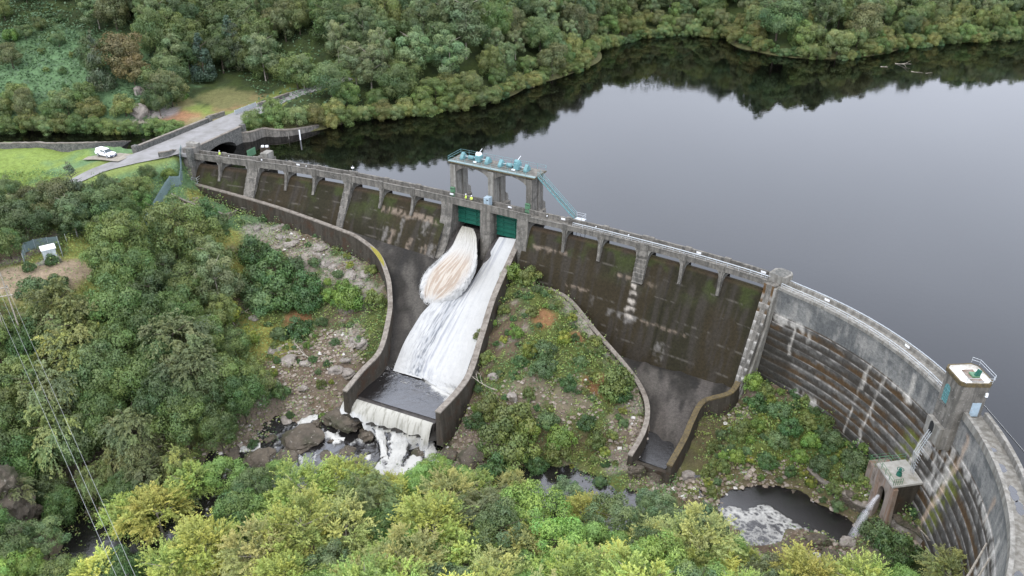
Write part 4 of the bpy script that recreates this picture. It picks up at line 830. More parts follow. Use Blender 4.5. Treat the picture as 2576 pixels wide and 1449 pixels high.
# skirt closing the jet's edges down to the chute, so it has body
def skirt(path, dz, name):
    P = catmull(g3(path), 14); n = len(P); wv = (fbm(np.arange(n)*.5, np.zeros(n), 4, 3)-.5)*.7
    x = np.stack([P[:, 0]]*3, 1); y = np.stack([P[:, 1], P[:, 1]-.05+wv, P[:, 1]+wv], 1); fl = np.maximum(FL(P[:, 0], P[:, 1])+.1, P[:, 2]-dz); z = np.stack([P[:, 2]+.05, (P[:, 2]+fl)/2, fl], 1)
    o = grid_mesh(name, x, y, z, 'foam', np.tile(white*.95, (n, 3, 1))); o['kind'] = 'structure'
skirt(jl+[(1088,768,-13)], 1.6, 'water_jet'); skirt(jr, 1.2, 'water_jet')
# falls over the weir and rapids
def falls_col(x, y, z, w, t): return mixc(mixc([.38, .37, .33], [.22, .215, .18], sstep(.45, .7, fbm(t*60, w*2.5, 5, 4))*.8), white, sstep(.6, .95, w+(fbm(t*25, w*6, 4, 3)-.5)*.5))
p0 = [TW(s, 1.02, -19.4) for s in np.linspace(.3, LWR-.3, 9)]
fw = np.linspace(0, 1, 22); nx_ = 220; sx = np.linspace(.25, LWR-.25, nx_)
X0 = np.array([[TW(s, 1.0+2.3*w**.75+.9*w*vnoise(np.array(s*.9), np.array(0.), 5), -19.4-4.9*float(np.interp(s/LWR, [0, .22, .36, 1], [.3, .38, 1, 1]))*w**1.6*(.75+.35*float(vnoise(np.array(s*.45), np.array(3.), 9)))) for s in sx] for w in fw])
ww, tt = np.meshgrid(fw, np.linspace(0, 1, nx_), indexing='ij'); o = grid_mesh('waterfall', X0[..., 0], X0[..., 1], X0[..., 2]+(fbm(tt*46, ww*5, 8, 4)-.5)*.5*ww, 'foam', falls_col(0, 0, 0, ww, tt)); o['kind'] = 'structure'
rp = [G(u, v, -24) for u, v in [(560,1185),(540,1110),(640,1040),(760,1005),(880,985),(1120,1060),(1150,1120),(1120,1230),(1040,1300),(840,1290)]]
bx = np.linspace(min(p[0] for p in rp), max(p[0] for p in rp), 220); by = np.linspace(min(p[1] for p in rp), max(p[1] for p in rp), 150); x, y = np.meshgrid(bx, by)
fo = np.zeros(x.shape)
for u, v, r, s_ in [(960,1090,2.6,1.2),(1010,1110,3.2,1.2),(1070,1130,2.6,1.1),(985,1150,2.4,1.1),(1040,1165,2.6,1),(1000,1190,2.4,1.1),(960,1180,2,.9),(1075,1100,2,1),(900,1070,1.4,.8),(905,1105,1.2,.8),(840,1105,1.5,1),(820,1095,1.2,1),(780,1055,2,1),(760,1050,1.5,.9),(620,1122,1.6,1.1),(640,1128,1.2,.9),(800,1095,1,.8),(970,1215,2,.9),(1015,1230,1.5,.8),(930,1150,1,.7),(1095,1160,1,.9)]:
    p = G(u, v, -24); d = np.hypot(x-p[0], (y-p[1])*.8)/r; fo = np.maximum(fo, s_*(1-d))
fo = np.clip(sstep(-.1, .9, fo+(fbm(x*1.1, y*.5, 5, 6)-.5)*1.9*(fo > -.6)-.12)+sstep(.93, .99, 1-np.abs(2*fbm(x*.5, y*.4, 44, 4)-1))*.35, 0, 1)
o = grid_mesh('river', x, y, -24+fo*.25+(fbm(x*.9, y*.9, 6, 4)-.5)*.18, 'churn', np.repeat(fo[..., None], 3, -1)); o['kind'] = 'structure'
# ripples where the valve jet lands
bb = [G(u, v, -20.0) for u, v in [(1780,1250),(1850,1195),(2070,1200),(2240,1300),(2230,1420),(1950,1460),(1800,1380)]]
x, y = np.meshgrid(np.linspace(min(p[0] for p in bb), max(p[0] for p in bb), 200), np.linspace(min(p[1] for p in bb), max(p[1] for p in bb), 150)); p = G(1900, 1345, -20.0); dd = np.hypot((x-p[0])/7.2, (y-p[1])/5.6)+(fbm(x*.45, y*.45, 3, 4)-.5)*.6; ri = 1-np.abs(2*fbm(x*1.3+y*.4, y*1.3, 5, 5)-1)
fo = sstep(1.08, .8, dd)*(.10+.28*sstep(.2, .98, dd)+.95*(ri-.55))+np.exp(-((dd-.97)/.05)**2)*.35*sstep(.4, .6, fbm(x*.8, y*.8, 9, 3))
o = grid_mesh('river', x, y, -20.0+fo*.03, 'churn', np.repeat(np.clip(fo, 0, 1)[..., None], 3, -1)); o['kind'] = 'structure'
# valve jet: thin spray plume
m, nt, b, o = mat('spray'); nt.nodes.remove(b); tr = N(nt, 'ShaderNodeBsdfTransparent'); df = N(nt, 'ShaderNodeBsdfDiffuse'); df.inputs[0].default_value = (.75, .75, .78, 1); mx = N(nt, 'ShaderNodeMixShader')
nt.links.new(ramp(nt, noise(nt, objvec(nt, 1, 1, .4), 1.2, 4, .6), [(.2, .10), (.8, .17)]), mx.inputs[0]); nt.links.new(tr.outputs[0], mx.inputs[1]); nt.links.new(df.outputs[0], mx.inputs[2]); nt.links.new(mx.outputs[0], o.inputs[0]); M['spray'] = m
mb = MB(); st_ = VH(xm, -.3, -13.6); en = G3(2145, 1352, -19.9)
pts = [(st_[0]+(en[0]-st_[0])*t, st_[1]+(en[1]-st_[1])*t, -13.5-6.4*t**1.7) for t in np.linspace(0, 1, 16)]
for sc_ in (1, .62, .35): mb.tube(pts, [(.22+.5*t)*sc_ for t in np.linspace(0, 1, 16)], 12)
tag(mb.build('water_spray', 'spray', smooth=True), None, kind='structure')

# cascades among the rocks below the fall, and loose spray
def cascade(pts, wid, seed):
    P = catmull(g3(pts), 14); T = np.gradient(P[:, :2], axis=0); T /= np.hypot(*T.T)[:, None]+1e-9; Nn = np.stack([-T[:, 1], T[:, 0]], 1); n = len(P); w = np.interp(np.linspace(0, 1, n), np.linspace(0, 1, len(wid)), wid)*(.75+.5*fbm(np.arange(n)*.25, np.zeros(n), seed, 3)); t = np.linspace(-1, 1, 40)[None]
    x = P[:, :1]+Nn[:, :1]*w[:, None]*t; y = P[:, 1:2]+Nn[:, 1:]*w[:, None]*t; z = P[:, 2:3]+.25*(1-t**2)+(fbm(x*2.2, y*1.2, seed, 4)-.5)*.5-.3*np.abs(t)**3; ed = sstep(.5, .95, np.abs(t)+(fbm(x*1.8, y*1.8, seed+3, 4)-.5)*.9); st_ = fbm(t*5+0*x, np.arange(n)[:, None]*.12+0*x, seed, 4)
    o = grid_mesh('waterfall', x, y, z, 'churn', np.repeat(((1-ed)*(.62+.5*st_))[..., None], 3, -1)); o['kind'] = 'structure'
cascade([(1010,1085,-22.2),(1003,1120,-23.0),(996,1160,-23.7),(985,1192,-24),(1005,1225,-24.1)], [2.6,2.0,1.5,2.2,1.6], 3)
cascade([(1070,1102,-22.8),(1082,1132,-23.5),(1092,1160,-24),(1100,1190,-24.1)], [1.8,1.4,1.0,.7], 5)
cascade([(958,1072,-22.3),(962,1110,-23.3),(968,1150,-23.9)], [1.5,1.0,.8], 8)
cascade([(892,1012,-21.6),(915,1028,-22.6),(940,1050,-23.2),(955,1075,-23.6)], [.8,.9,.8,.7], 9)
cascade([(800,1048,-23.3),(775,1056,-23.8),(748,1066,-24)], [1.0,1.4,.8], 11); cascade([(822,1088,-23.7),(842,1100,-23.9),(868,1106,-24)], [.6,.9,.5], 12); cascade([(655,1120,-23.7),(628,1128,-24),(600,1135,-24.1)], [.8,1.2,.7], 13)
def droplets(name, C_, rad, n, size, seed, up_=.6):
    r_ = np.random.default_rng(seed); i = r_.integers(0, len(C_), n); P = np.array(C_)[i]+r_.normal(0, 1, (n, 3))*np.array([rad, rad, rad*.35]); P[:, 2] += np.abs(r_.normal(0, up_, n)); a = r_.normal(0, 1, (n, 3)); a /= np.linalg.norm(a, axis=1)[:, None]; b = np.cross(a, r_.normal(0, 1, (n, 3))); b /= np.linalg.norm(b, axis=1)[:, None]; s_ = size*r_.uniform(.4, 1.3, (n, 1)); o = link(name, quads(name, P, a*s_, b*s_*.7, np.tile(white, (n, 1)), 'foam')); o['kind'] = 'stuff'
jb = np.concatenate([catmull(g3(jl), 10)[25:], catmull(g3(jr), 10)[25:]]); droplets('spray', jb, .14, 1800, .045, 3, .05)
droplets('spray', np.concatenate([catmull(g3([(1000,920,-18.9),(1075,948,-18.9),(1150,980,-18.9)]), 20)]), .35, 1800, .07, 4, .15)
droplets('spray', np.array([G3(u, v, z) for u, v, z in [(1000,1120,-22.6),(1020,1105,-22.4),(1075,1125,-22.8),(1000,1160,-23.3),(985,1185,-23.6),(1085,1150,-23.5),(965,1095,-22.9),(1045,1105,-22.6)]]), .8, 2500, .07, 5, .3)
# ================================================================== OTHER BUILT THINGS
_zi = Z
def bil(A, x, y):
    x = np.atleast_1d(np.asarray(x, float)); y = np.atleast_1d(np.asarray(y, float)); i = np.clip(np.searchsorted(gx, x)-1, 0, len(gx)-2); j = np.clip(np.searchsorted(gy, y)-1, 0, len(gy)-2)
    a = np.clip((x-gx[i])/(gx[i+1]-gx[i]), 0, 1); b = np.clip((y-gy[j])/(gy[j+1]-gy[j]), 0, 1)
    if A.ndim == 3: a = a[:, None]; b = b[:, None]
    return A[j, i]*(1-a)*(1-b)+A[j, i+1]*a*(1-b)+A[j+1, i]*(1-a)*b+A[j+1, i+1]*a*b
def gz(x, y): return float(bil(Z, x, y)[0])
def onground(u, v, lift=0.0):
    z = -8.0 if v > 470 else 3.0
    for _ in range(25):
        p = G(u, v, z+lift); z = z*.4+gz(p[0], p[1])*.6
    return float(p[0]), float(p[1]), gz(p[0], p[1])
def line_frame(a, b):
    a = np.array(a[:2], float); b = np.array(b[:2], float); L = float(np.hypot(*(b-a))); t = (b-a)/L; n = np.array([-t[1], t[0]])
    return (lambda s, d, z: (float(a[0]+t[0]*s+n[0]*d), float(a[1]+t[1]*s+n[1]*d), float(z))), L
# ---- road bridge
BZ = 4.0
br = thing('stone_bridge', 'old dark stone arch road bridge over the narrow water arm', 'bridge', (*bridge_mid[:2], 0))
T1, L1 = line_frame(G(474, 377, BZ), G(607, 316, BZ)); T2, L2 = line_frame(G(342, 370, BZ), G(527, 297, BZ))
def spandrel(T, L, a, b, d0, d1, name, zt=4.0):
    mb = MB(); n = 14; arc = [(a+(b-a)*(1-math.cos(t))/2, -.3+2.5*math.sin(t)) for t in np.linspace(0, PI, n)]
    for i in range(n-1):
        (x0, z0), (x1, z1) = arc[i], arc[i+1]; mb.box8([T(x0, d0, z0), T(x1, d0, z1), T(x1, d1, z1), T(x0, d1, z0)], [T(x0, d0, zt), T(x1, d0, zt), T(x1, d1, zt), T(x0, d1, zt)])
    for x0, x1 in ((0, a), (b, L)): mb.box(x0, x1, d0, d1, -2.0, zt, T)
    o = mb.build(name, 'stone', br); return arc
arc = spandrel(T1, L1, L1*.2, L1*.82, -.5, 0, 'near_wall'); spandrel(T2, L2, L2*.3, L2*.8, 0, .5, 'far_wall')
mb = MB(); mb.sweep([[T1(x, 0, z), T1(x, 11.6, z), T1(x, 11.6, z+.3), T1(x, 0, z+.3)] for x, z in arc]); mb.build('arch_barrel', 'stone', br)
mb = MB(); mb.box(-.5, L1+1, .0, 11.6, 2.3, 3.05, T1); mb.build('deck', 'asphalt', br)
for T, L, d in ((T1, L1, (-.62, .1)), (T2, L2, (-.1, .62))):
    mb = MB(); mb.box(0, L, d[0], d[1], 4.0, 4.16, T); mb.build('coping', 'cap', br)
for T, x, d in ((T1, 0, -.25), (T1, L1, -.25), (T2, 0, .25), (T2, L2, .25)):
    mb = MB(); mb.box(x-.6, x+.6, d-.6, d+.6, 0, 4.4, T); mb.build('pier_block', 'stone', br, bevel=.06)
# ---- walls
def groundwall(name, pts, h, th, m_, label, cap=None, cat='wall', n=6, dep=1.2, top=None):
    P = catmull([onground(u, v) for u, v in pts], n); T = np.gradient(P[:, :2], axis=0); T /= np.hypot(*T.T)[:, None]; Nn = np.stack([-T[:, 1], T[:, 0]], 1)*th/2
    zt = [(top[0]+(top[1]-top[0])*i/(len(P)-1)) if top else max(gz(p[0], p[1]), p[2])+h for i, p in enumerate(P)]
    t = thing(name, label, cat, P[len(P)//2]); mb = MB(); mb.sweep([[(*(p[:2]-n_), z), (*(p[:2]+n_), z), (*(p[:2]+n_*1.2), gz(p[0], p[1])-dep), (*(p[:2]-n_*1.2), gz(p[0], p[1])-dep)] for p, n_, z in zip(P, Nn, zt)]); mb.build('wall_body', m_, t)
    mb = MB(); mb.sweep([[(*(p[:2]-n_*1.2), z+.002), (*(p[:2]+n_*1.2), z+.002), (*(p[:2]+n_*1.2), z+.16+.1*random.random()), (*(p[:2]-n_*1.2), z+.16+.1*random.random())] for p, n_, z in zip(P, Nn, zt)]); mb.build('coping', cap or 'cap', t); return t
groundwall('stone_wall', [(-120, 372), (0, 373), (120, 373), (240, 371), (340, 366)], 1.15, .5, 'stone', 'long low stone wall between the green lawn and the dark water arm', n=16)
groundwall('stone_wall', [(524, 302), (545, 297), (566, 290)], 1.0, .45, 'stone', 'short stone wall right after the bridge on the far roadside')
groundwall('stone_wall', [(650, 270), (690, 257), (727, 243)], 1.0, .45, 'stone', 'stone wall along the far roadside beyond the pale green fence')
groundwall('stone_wall', [(400, 397), (430, 392), (460, 389)], 1.1, .4, 'stone', 'short stone wall joining the dam abutment to the road')
groundwall('retaining_wall', [(585, 345), (630, 346), (665, 349), (700, 350), (735, 345), (775, 330), (800, 318)], 1.2, .8, 'concrete', 'pale concrete retaining wall curving along the water edge past the bridge', top=(2.6, .9), dep=3)
groundwall('retaining_wall', [(2030, 1185), (2060, 1215), (2100, 1240), (2150, 1270), (2180, 1285)], .7, .7, 'rock', 'old brown retaining wall above the pool left of the valve house', cap='cap', dep=1.6)
groundwall('rubble_wall', [(2215, 1305), (2260, 1325), (2300, 1345), (2335, 1375)], .8, 1.0, 'rock_grey', 'broken rubble wall running from the valve house to the arch dam', cap='rock', dep=1.6)
groundwall('low_wall', [(432, 494), (470, 512), (520, 530), (574, 548)], .5, .4, 'concrete_dark', 'low kerb wall around the rubble platform beside the left training wall', dep=1.4)
groundwall('low_wall', [(574, 548), (590, 540), (600, 533)], .6, .5, 'cap', 'short concrete end wall at the foot of the rubble platform', dep=1.4)
# pale green roadside fence
def fence(name, pts, h, panel, label, m_, lift=0, n=1, post='steel', th=.06, cat='fence', top_r=True):
    P = catmull([onground(u, v) for u, v in pts], n) if n > 1 else np.array([onground(u, v) for u, v in pts]); t = thing(name, label, cat, P[len(P)//2])
    L = np.concatenate([[0], np.cumsum(np.hypot(*np.diff(P[:, :2], axis=0).T))]); k = max(1, int(round(L[-1]/panel))); s = np.linspace(0, L[-1], k+1); x = np.interp(s, L, P[:, 0]); y = np.interp(s, L, P[:, 1]); z = bil(Z, x, y)
    for i in range(k):
        T, l = line_frame((x[i], y[i]), (x[i+1], y[i+1])); mb = MB(); nb = int(l/.16)
        for q in range(nb):
            a = (q+.15)*l/nb; za = z[i]+(z[i+1]-z[i])*(q/nb); mb.box(a, a+l/nb*.72, -th/2, th/2, za-.3, za+h+.1, T)
        for hh in (.35, h-.25): mb.box8([T(0, th/2+.001, z[i]+hh), T(l, th/2+.001, z[i+1]+hh), T(l, th/2+.05, z[i+1]+hh), T(0, th/2+.05, z[i]+hh)], [T(0, th/2+.001, z[i]+hh+.07), T(l, th/2+.001, z[i+1]+hh+.07), T(l, th/2+.05, z[i+1]+hh+.07), T(0, th/2+.05, z[i]+hh+.07)])
        mb.build('panel', m_, t)
    for i in range(k+1):
        mb = MB(); mb.box(x[i]-.06, x[i]+.06, y[i]-.06, y[i]+.06, z[i]-.5, z[i]+h+.2); mb.build('post', post, t)
    return t
fence('roadside_fence', [(592, 291), (645, 270)], 1.3, 2.4, 'pale green metal fence between two stone walls by the road', 'steel')
fence('palisade_fence', [(462, 402), (450, 432), (436, 466), (415, 498), (392, 532), (368, 572)], 2.4, 2.7, 'tall grey-green steel palisade fence running downhill from the dam abutment', 'grey_fence', n=4, post='grey_fence')
fence('mesh_enclosure', [(62, 662), (66, 632), (105, 622), (148, 614), (158, 645)], 1.9, 2.6, 'grey metal fence enclosing the small white cabin', 'grey_fence')
# upstream gate panel on the dam and its block
ug = thing('palisade_gate', 'dull green palisade gate standing across the left end of the footbridge', 'gate', W(S(622), -3, 3))
mb = MB()
for i in range(10): d = -2.6-i*.3; mb.box(S(606)-.03+i*.02, S(606)+.05+i*.02, d-.12, d+.1, 2.6, 4.3, W)
for z in (2.9, 4.0): mb.box(S(606)+.06, S(606)+.12, -5.6, -2.5, z, z+.1, W)
mb.build('palisade', 'green_paint', ug)
ub = thing('intake_block', 'grey concrete block behind the footbridge beside the green gate', 'block', W(S(645), -4, 0))
mb = MB(); mb.box(S(612), S(652), -6.4, -2.65, -3, 2.2, W); mb.build('base', 'concrete', ub, bevel=.05)
mb = MB(); mb.box(S(636), S(653), -5.6, -2.9, 2.2, 3.9, W); mb.build('head', 'concrete_light', ub, bevel=.05)
# steel cage at the head of the left training wall
cg = thing('access_cage', 'galvanised steel access cage at the upper end of the left training wall', 'cage', (*G(500, 462, -3.5), -3.5)); p = G(490, 462, -3.5); q = G(504, 452, -3.5)
Tc, Lc = line_frame(p, q); mb = MB()
for a in (0, Lc): 
    for d in (-.7, .7): mb.tube([Tc(a, d, -6.5), Tc(a, d, -2.1)], .05, 5)
for z in (-2.1, -2.6, -3.1):
    mb.tube([Tc(0, -.7, z), Tc(Lc, -.7, z), Tc(Lc, .7, z), Tc(0, .7, z), Tc(0, -.7, z)], .04, 5)
mb.build('frame', 'steel', cg); mb = MB(); mb.box(-.1, Lc+.1, -.75, .75, -3.6, -3.5, Tc); mb.build('floor', 'steel', cg)
mb = MB()
for a in (-.3, .3): mb.tube([Tc(-.3, a, -7.5), Tc(-.1, a, -3.4)], .04, 5)
for z in np.arange(-7.2, -3.5, .35): mb.tube([Tc(-.25, -.3, z), Tc(-.25, .3, z)], .025, 4)
mb.build('ladder', 'steel', cg)
# cabin
cz = gz(*G(125, 645, -5)); cb = thing('cabin', 'small white and grey equipment cabin inside a fenced compound', 'cabin', (*G(125, 640, cz), cz))
A = G(113, 657, cz); B = G(146, 649, cz); Tb, Lb = line_frame(A, B)
mb = MB(); mb.box(0, Lb, 0, 2.3, cz-.3, cz+2.1, Tb); mb.build('body', 'cabin', cb, bevel=.04)
mb = MB(); mb.prism([(-.15, 2.1), (-.15, 2.25), (1.15, 2.7), (2.45, 2.25), (2.45, 2.1)], -.15, Lb+.15, lambda t, d, z: Tb(t, d, cz+z)); mb.build('roof', 'white', cb)
mb = MB(); mb.box(Lb*.3, Lb*.36, -.04, -.002, cz+.2, cz+1.9, Tb); mb.box(Lb*.62, Lb*.66, -.04, -.002, cz+.2, cz+1.9, Tb); mb.build('door', 'steel', cb)
mb = MB(); mb.box(-3.0, Lb+.4, -1.2, 2.8, cz-.4, cz+.1, Tb); s_ = mb.build('pad', 'concrete_light'); tag(s_, 'pale concrete pad under the small white cabin', 'slab')
# ---- posts and wires
fp = [onground(u, v) for u, v in [(168, 608), (196, 600), (222, 593), (247, 586), (272, 579), (300, 572)]]
wf = thing('wire_fence', 'row of six thin pale posts strung with wire above the track', 'fence', fp[2])
for p in fp: MB().tube([(p[0], p[1], p[2]-.3), (p[0], p[1], p[2]+1.7)], .07, 6).build('post', 'steel', wf)
mb = MB()
for h in (.5, 1.0, 1.5): mb.tube([(p[0], p[1], p[2]+h) for p in fp], .015, 4)
mb.build('wire', 'wire', wf)
# ---- overhead line
pb = G3(22, 750, -1.0); gzp = gz(pb[0], pb[1]); hp = thing('power_pole', 'pale twin-arm wooden power pole at the left edge carrying three wires', 'utility pole', (pb[0], pb[1], gzp))
ex = np.array([.93, .36, 0]); zt = 1.0
pole2 = pb-ex*2.2
mb = MB()
for q in (pb, pole2): mb.tube([(q[0], q[1], gzp-1), (q[0], q[1], zt+3.0 if q is pb else zt+.4)], [.16, .09], 8)
mb.build('pole', 'deadwood', hp)
mb = MB()
for z, a, b in ((zt, -3.6, .5), (zt-1.5, -2.6, .7)): 
    p = pb+ex*a; q = pb+ex*b; mb.tube([(p[0], p[1], z), (q[0], q[1], z)], .1, 6)
mb.build('crossarm', 'deadwood', hp)
for k, (a, ub_, zb_) in enumerate(((-2.2, 295, 12), (-1.0, 320, 12), (.3, 343, 12))):
    p = pb+ex*a; mb = MB(); mb.cyl(p[0], p[1], zt+.1, zt+.42, .09, 8); mb.build('insulator', 'stone', hp)
    q = G3(ub_, 1449, zb_); dirv = q-np.array([p[0], p[1], zt+.42]); pts = []
    for t in np.linspace(0, 1.8, 24): r = np.array([p[0], p[1], zt+.42])+dirv*t; pts.append((r[0], r[1], r[2]-3.2*math.sin(PI*min(1, t/1.8))*.35+.0))
    tag(MB().tube(pts, .016, 5).build('overhead_wire', 'wire'), ['leftmost', 'middle', 'rightmost'][k]+' of the three thin wires crossing the lower left woods', 'power line', 'overhead wires')
# ---- water-level posts, lines and driftwood
for (u, v, h, r, m_, lab) in [(756, 352, 2.6, .14, 'white', 'white water-level post standing in front of the retaining wall'), (727, 350, 1.6, .08, 'concrete_light', 'thin pale post beside the retaining wall, left of the white post')]:
    p = G(u, v, 0); t = MB(); t.box(p[0]-r, p[0]+r, p[1]-r*.6, p[1]+r*.6, -2, h); tag(t.build('gauge_post', m_), lab, 'post')
sb = thing('signal_box', 'two white boxes on a dark base at the bridge end', 'box', (*G(665, 365, 1.5), 1)); p = G(665, 367, 2.2); mb = MB(); mb.box(p[0]-1.0, p[0]+1.1, p[1]-.5, p[1]+.5, -1, 1.9); mb.build('base', 'concrete_dark', sb)
for a in (-.75, .25): mb = MB(); mb.box(p[0]+a, p[0]+a+.65, p[1]-.3, p[1]+.3, 1.9, 2.3); mb.build('box', 'white', sb, bevel=.03)
def branchy(mb, p0, d0, L, r, depth, droop=0.0, spread=.7):
    p0 = Vector(p0); d0 = Vector(d0).normalized(); pts = [p0]; n = 4; d = d0.copy()
    for i in range(n):
        d = (d+Vector((random.uniform(-.25, .25), random.uniform(-.25, .25), random.uniform(-.15, .2)-droop))).normalized(); pts.append(pts[-1]+d*L/n)
    mb.tube(pts, [r*(1-.7*i/n) for i in range(n+1)], 5 if r > .05 else 4)
    if depth > 0:
        for k in range(4):
            i = random.randint(1, n); q = pts[i]; a = (d0+Vector((random.uniform(-1, 1), random.uniform(-1, 1), random.uniform(-.3, .8)))*spread).normalized(); branchy(mb, q, a, L*random.uniform(.4, .6), r*.5, depth-1, droop, spread)
for u, v, L, ang, lab in [(2252, 160, 5.5, -.9, 'large pale driftwood branch floating in the dark upper-right water'), (2292, 180, 4.5, -.6, 'small pale driftwood stick floating below the larger branch'), (2215, 168, 2.5, -.3, 'faint thin twig floating left of the two driftwood branches')]:
    p = G(u, v, 0); mb = MB(); branchy(mb, (p[0], p[1], .05), (math.cos(ang), math.sin(ang), .03), L, .16, 1, spread=.4); tag(mb.build('driftwood', 'deadwood'), lab, 'driftwood', 'floating driftwood')
a = G3(2462, 1003, .05); b = G3(2580, 1140, .05); tag(MB().tube([a, (a+b)/2, b+(b-a)*.8], .035, 5).build('boom_line', 'wire'), 'thin pale boom line on the reservoir running off right from the valve tower', 'cable')
# ---- signs and lamps on the parapets
for k, (u, lab) in enumerate([(642, 'next to the green gate'), (736, 'between the green gate and the second big pier'), (1122, 'at the left gantry pillar'), (1269, 'between the cabinet and the right gantry pillar'), (1405, 'just before the foot of the teal staircase'), (1746, 'on the right stretch of the overflow dam'), (1907, 'just left of the refuge bay')]):
    s = S(u); o = MB().box(s-.42, s+.42, -2.06, -2.03, 2.55, 2.93, W).build('parapet_sign', 'white'); tag(o, 'small white notice on the footbridge parapet '+lab, 'sign', 'small white notices on the parapet')
for k, (a, lab) in enumerate([(36, 'first after the refuge bay'), (18, 'midway to the valve tower')]):
    s = Sphi(a); o = MB().box(s-.42, s+.42, -2.14, -2.11, 2.25, 2.62, W).build('parapet_sign', 'white'); tag(o, 'small white notice on the arch dam parapet, '+lab, 'sign', 'small white notices on the parapet')
def lamp(s, d, z, lab):
    l = thing('bulkhead_lamp', lab, 'lamp', W(s, d, z), 'lamps on the parapet'); MB().box(s-.1, s+.1, d-.03, d+.05, z, z+.25, W).build('base', 'stone', l); mb = MB(); mb.tube([W(s, d+.05, z+.13), W(s, d+.2, z+.13)], .13, 8); mb.build('globe', 'white', l)
for u, lab in [(562, 'left of the green gate'), (757, 'left of the second big pier'), (1365, 'right of the gantry'), (1488, 'right of the teal staircase'), (1570, 'left of the big right pier')]: lamp(S(u), -2.05, 2.6, 'tiny white lamp on the footbridge parapet '+lab)
# lamp post on the fence
p = onground(487, 522); lp = thing('lamp_post', 'slim grey lamp post beside the palisade fence', 'lamp post', p); p = onground(486, 520)
# cctv mast
p = W(S(873), -2.2, 3.0); t = thing('mast', 'short mast with white fittings on the second big pier', 'mast', p); mb = MB(); mb.cyl(p[0], p[1], 3, 4.6, .04, 6); mb.build('pole', 'steel', t); mb = MB(); mb.box(p[0]-.3, p[0]+.3, p[1]-.2, p[1]+.2, 3.9, 4.15); mb.build('box', 'white', t, bevel=.04)
COL.objects.unlink(lp); bpy.data.objects.remove(lp)
# ---- white pickup with hard canopy
A = G(250, 388, 2.2); B = G(291, 398, 2.2); t_ = (B-A)/np.hypot(*(B-A)); Cc = G(266, 386, 3.0); vz0 = gz(*Cc)+.12
car = thing('pickup_truck', 'white double-cab pickup with a white hard canopy parked on the gravel', 'pickup', (*Cc, vz0)); car.rotation_euler = (0, 0, 0)
def CT_(x, y, z): return (float(Cc[0]+t_[0]*x-t_[1]*y), float(Cc[1]+t_[1]*x+t_[0]*y), vz0+z)
def carbody(prof, hw, name, m_, bev=.1, par=car):
    mb = MB(); mb.prism(prof, -hw, hw, lambda y, x, z: CT_(x, y, z)); return mb.build(name, m_, par, bevel=bev)
carbody([(-2.65, .45), (-2.7, 1.0), (-2.6, 1.15), (2.45, 1.12), (2.62, .95), (2.66, .5), (2.3, .38), (-2.4, .38)], .92, 'body', 'white', .1)
carbody([(-2.55, 1.14), (-2.35, 1.78), (-2.1, 1.86), (.35, 1.84), (.6, 1.76), (1.28, 1.15)], .78, 'canopy', 'white', .12)
mb = MB(); mb.box8([CT_(.66, -.7, 1.71), CT_(1.22, -.74, 1.2), CT_(1.22, .74, 1.2), CT_(.66, .7, 1.71)], [CT_(.69, -.7, 1.75), CT_(1.25, -.74, 1.24), CT_(1.25, .74, 1.24), CT_(.69, .7, 1.75)]); mb.build('windscreen', 'glass', car)
for sg in (-1, 1):
    for x0, x1, cut in ((-.55, .08, 0), (.2, .95, .35)):
        mb = MB(); y = sg*.785; mb.prism([(x0, 1.28), (x1, 1.28), (x1-cut, 1.66), (x0+.04, 1.68)], 0, 1, lambda k, x, z: CT_(x, y+sg*.015*k, z)); mb.build('side_window', 'glass', car)
    mb = MB(); mb.box(.95, 1.1, sg*.86, sg*1.08, 1.15, 1.3, CT_); mb.build('mirror', 'navy', car)
    for x in (-1.55, 1.6):
        mb = MB(); mb.tube([CT_(x, sg*.72, .38), CT_(x, sg*.97, .38)], .38, 16); wh = mb.build('wheel', 'black', car)
        mb = MB(); mb.tube([CT_(x, sg*.972, .38), CT_(x, sg*.99, .38)], .22, 12); mb.build('rim', 'steel', wh)
    mb = MB(); mb.box(2.5, 2.685, sg*.55, sg*.88, .82, .98, CT_); mb.build('headlight', 'glass', car, bevel=.03)
mb = MB(); mb.box(2.55, 2.78, -.9, .9, .36, .72, CT_); mb.build('bumper', 'navy', car, bevel=.06)
mb = MB(); mb.box(2.781, 2.79, -.26, .26, .46, .58, CT_); mb.build('number_plate', 'white', car)
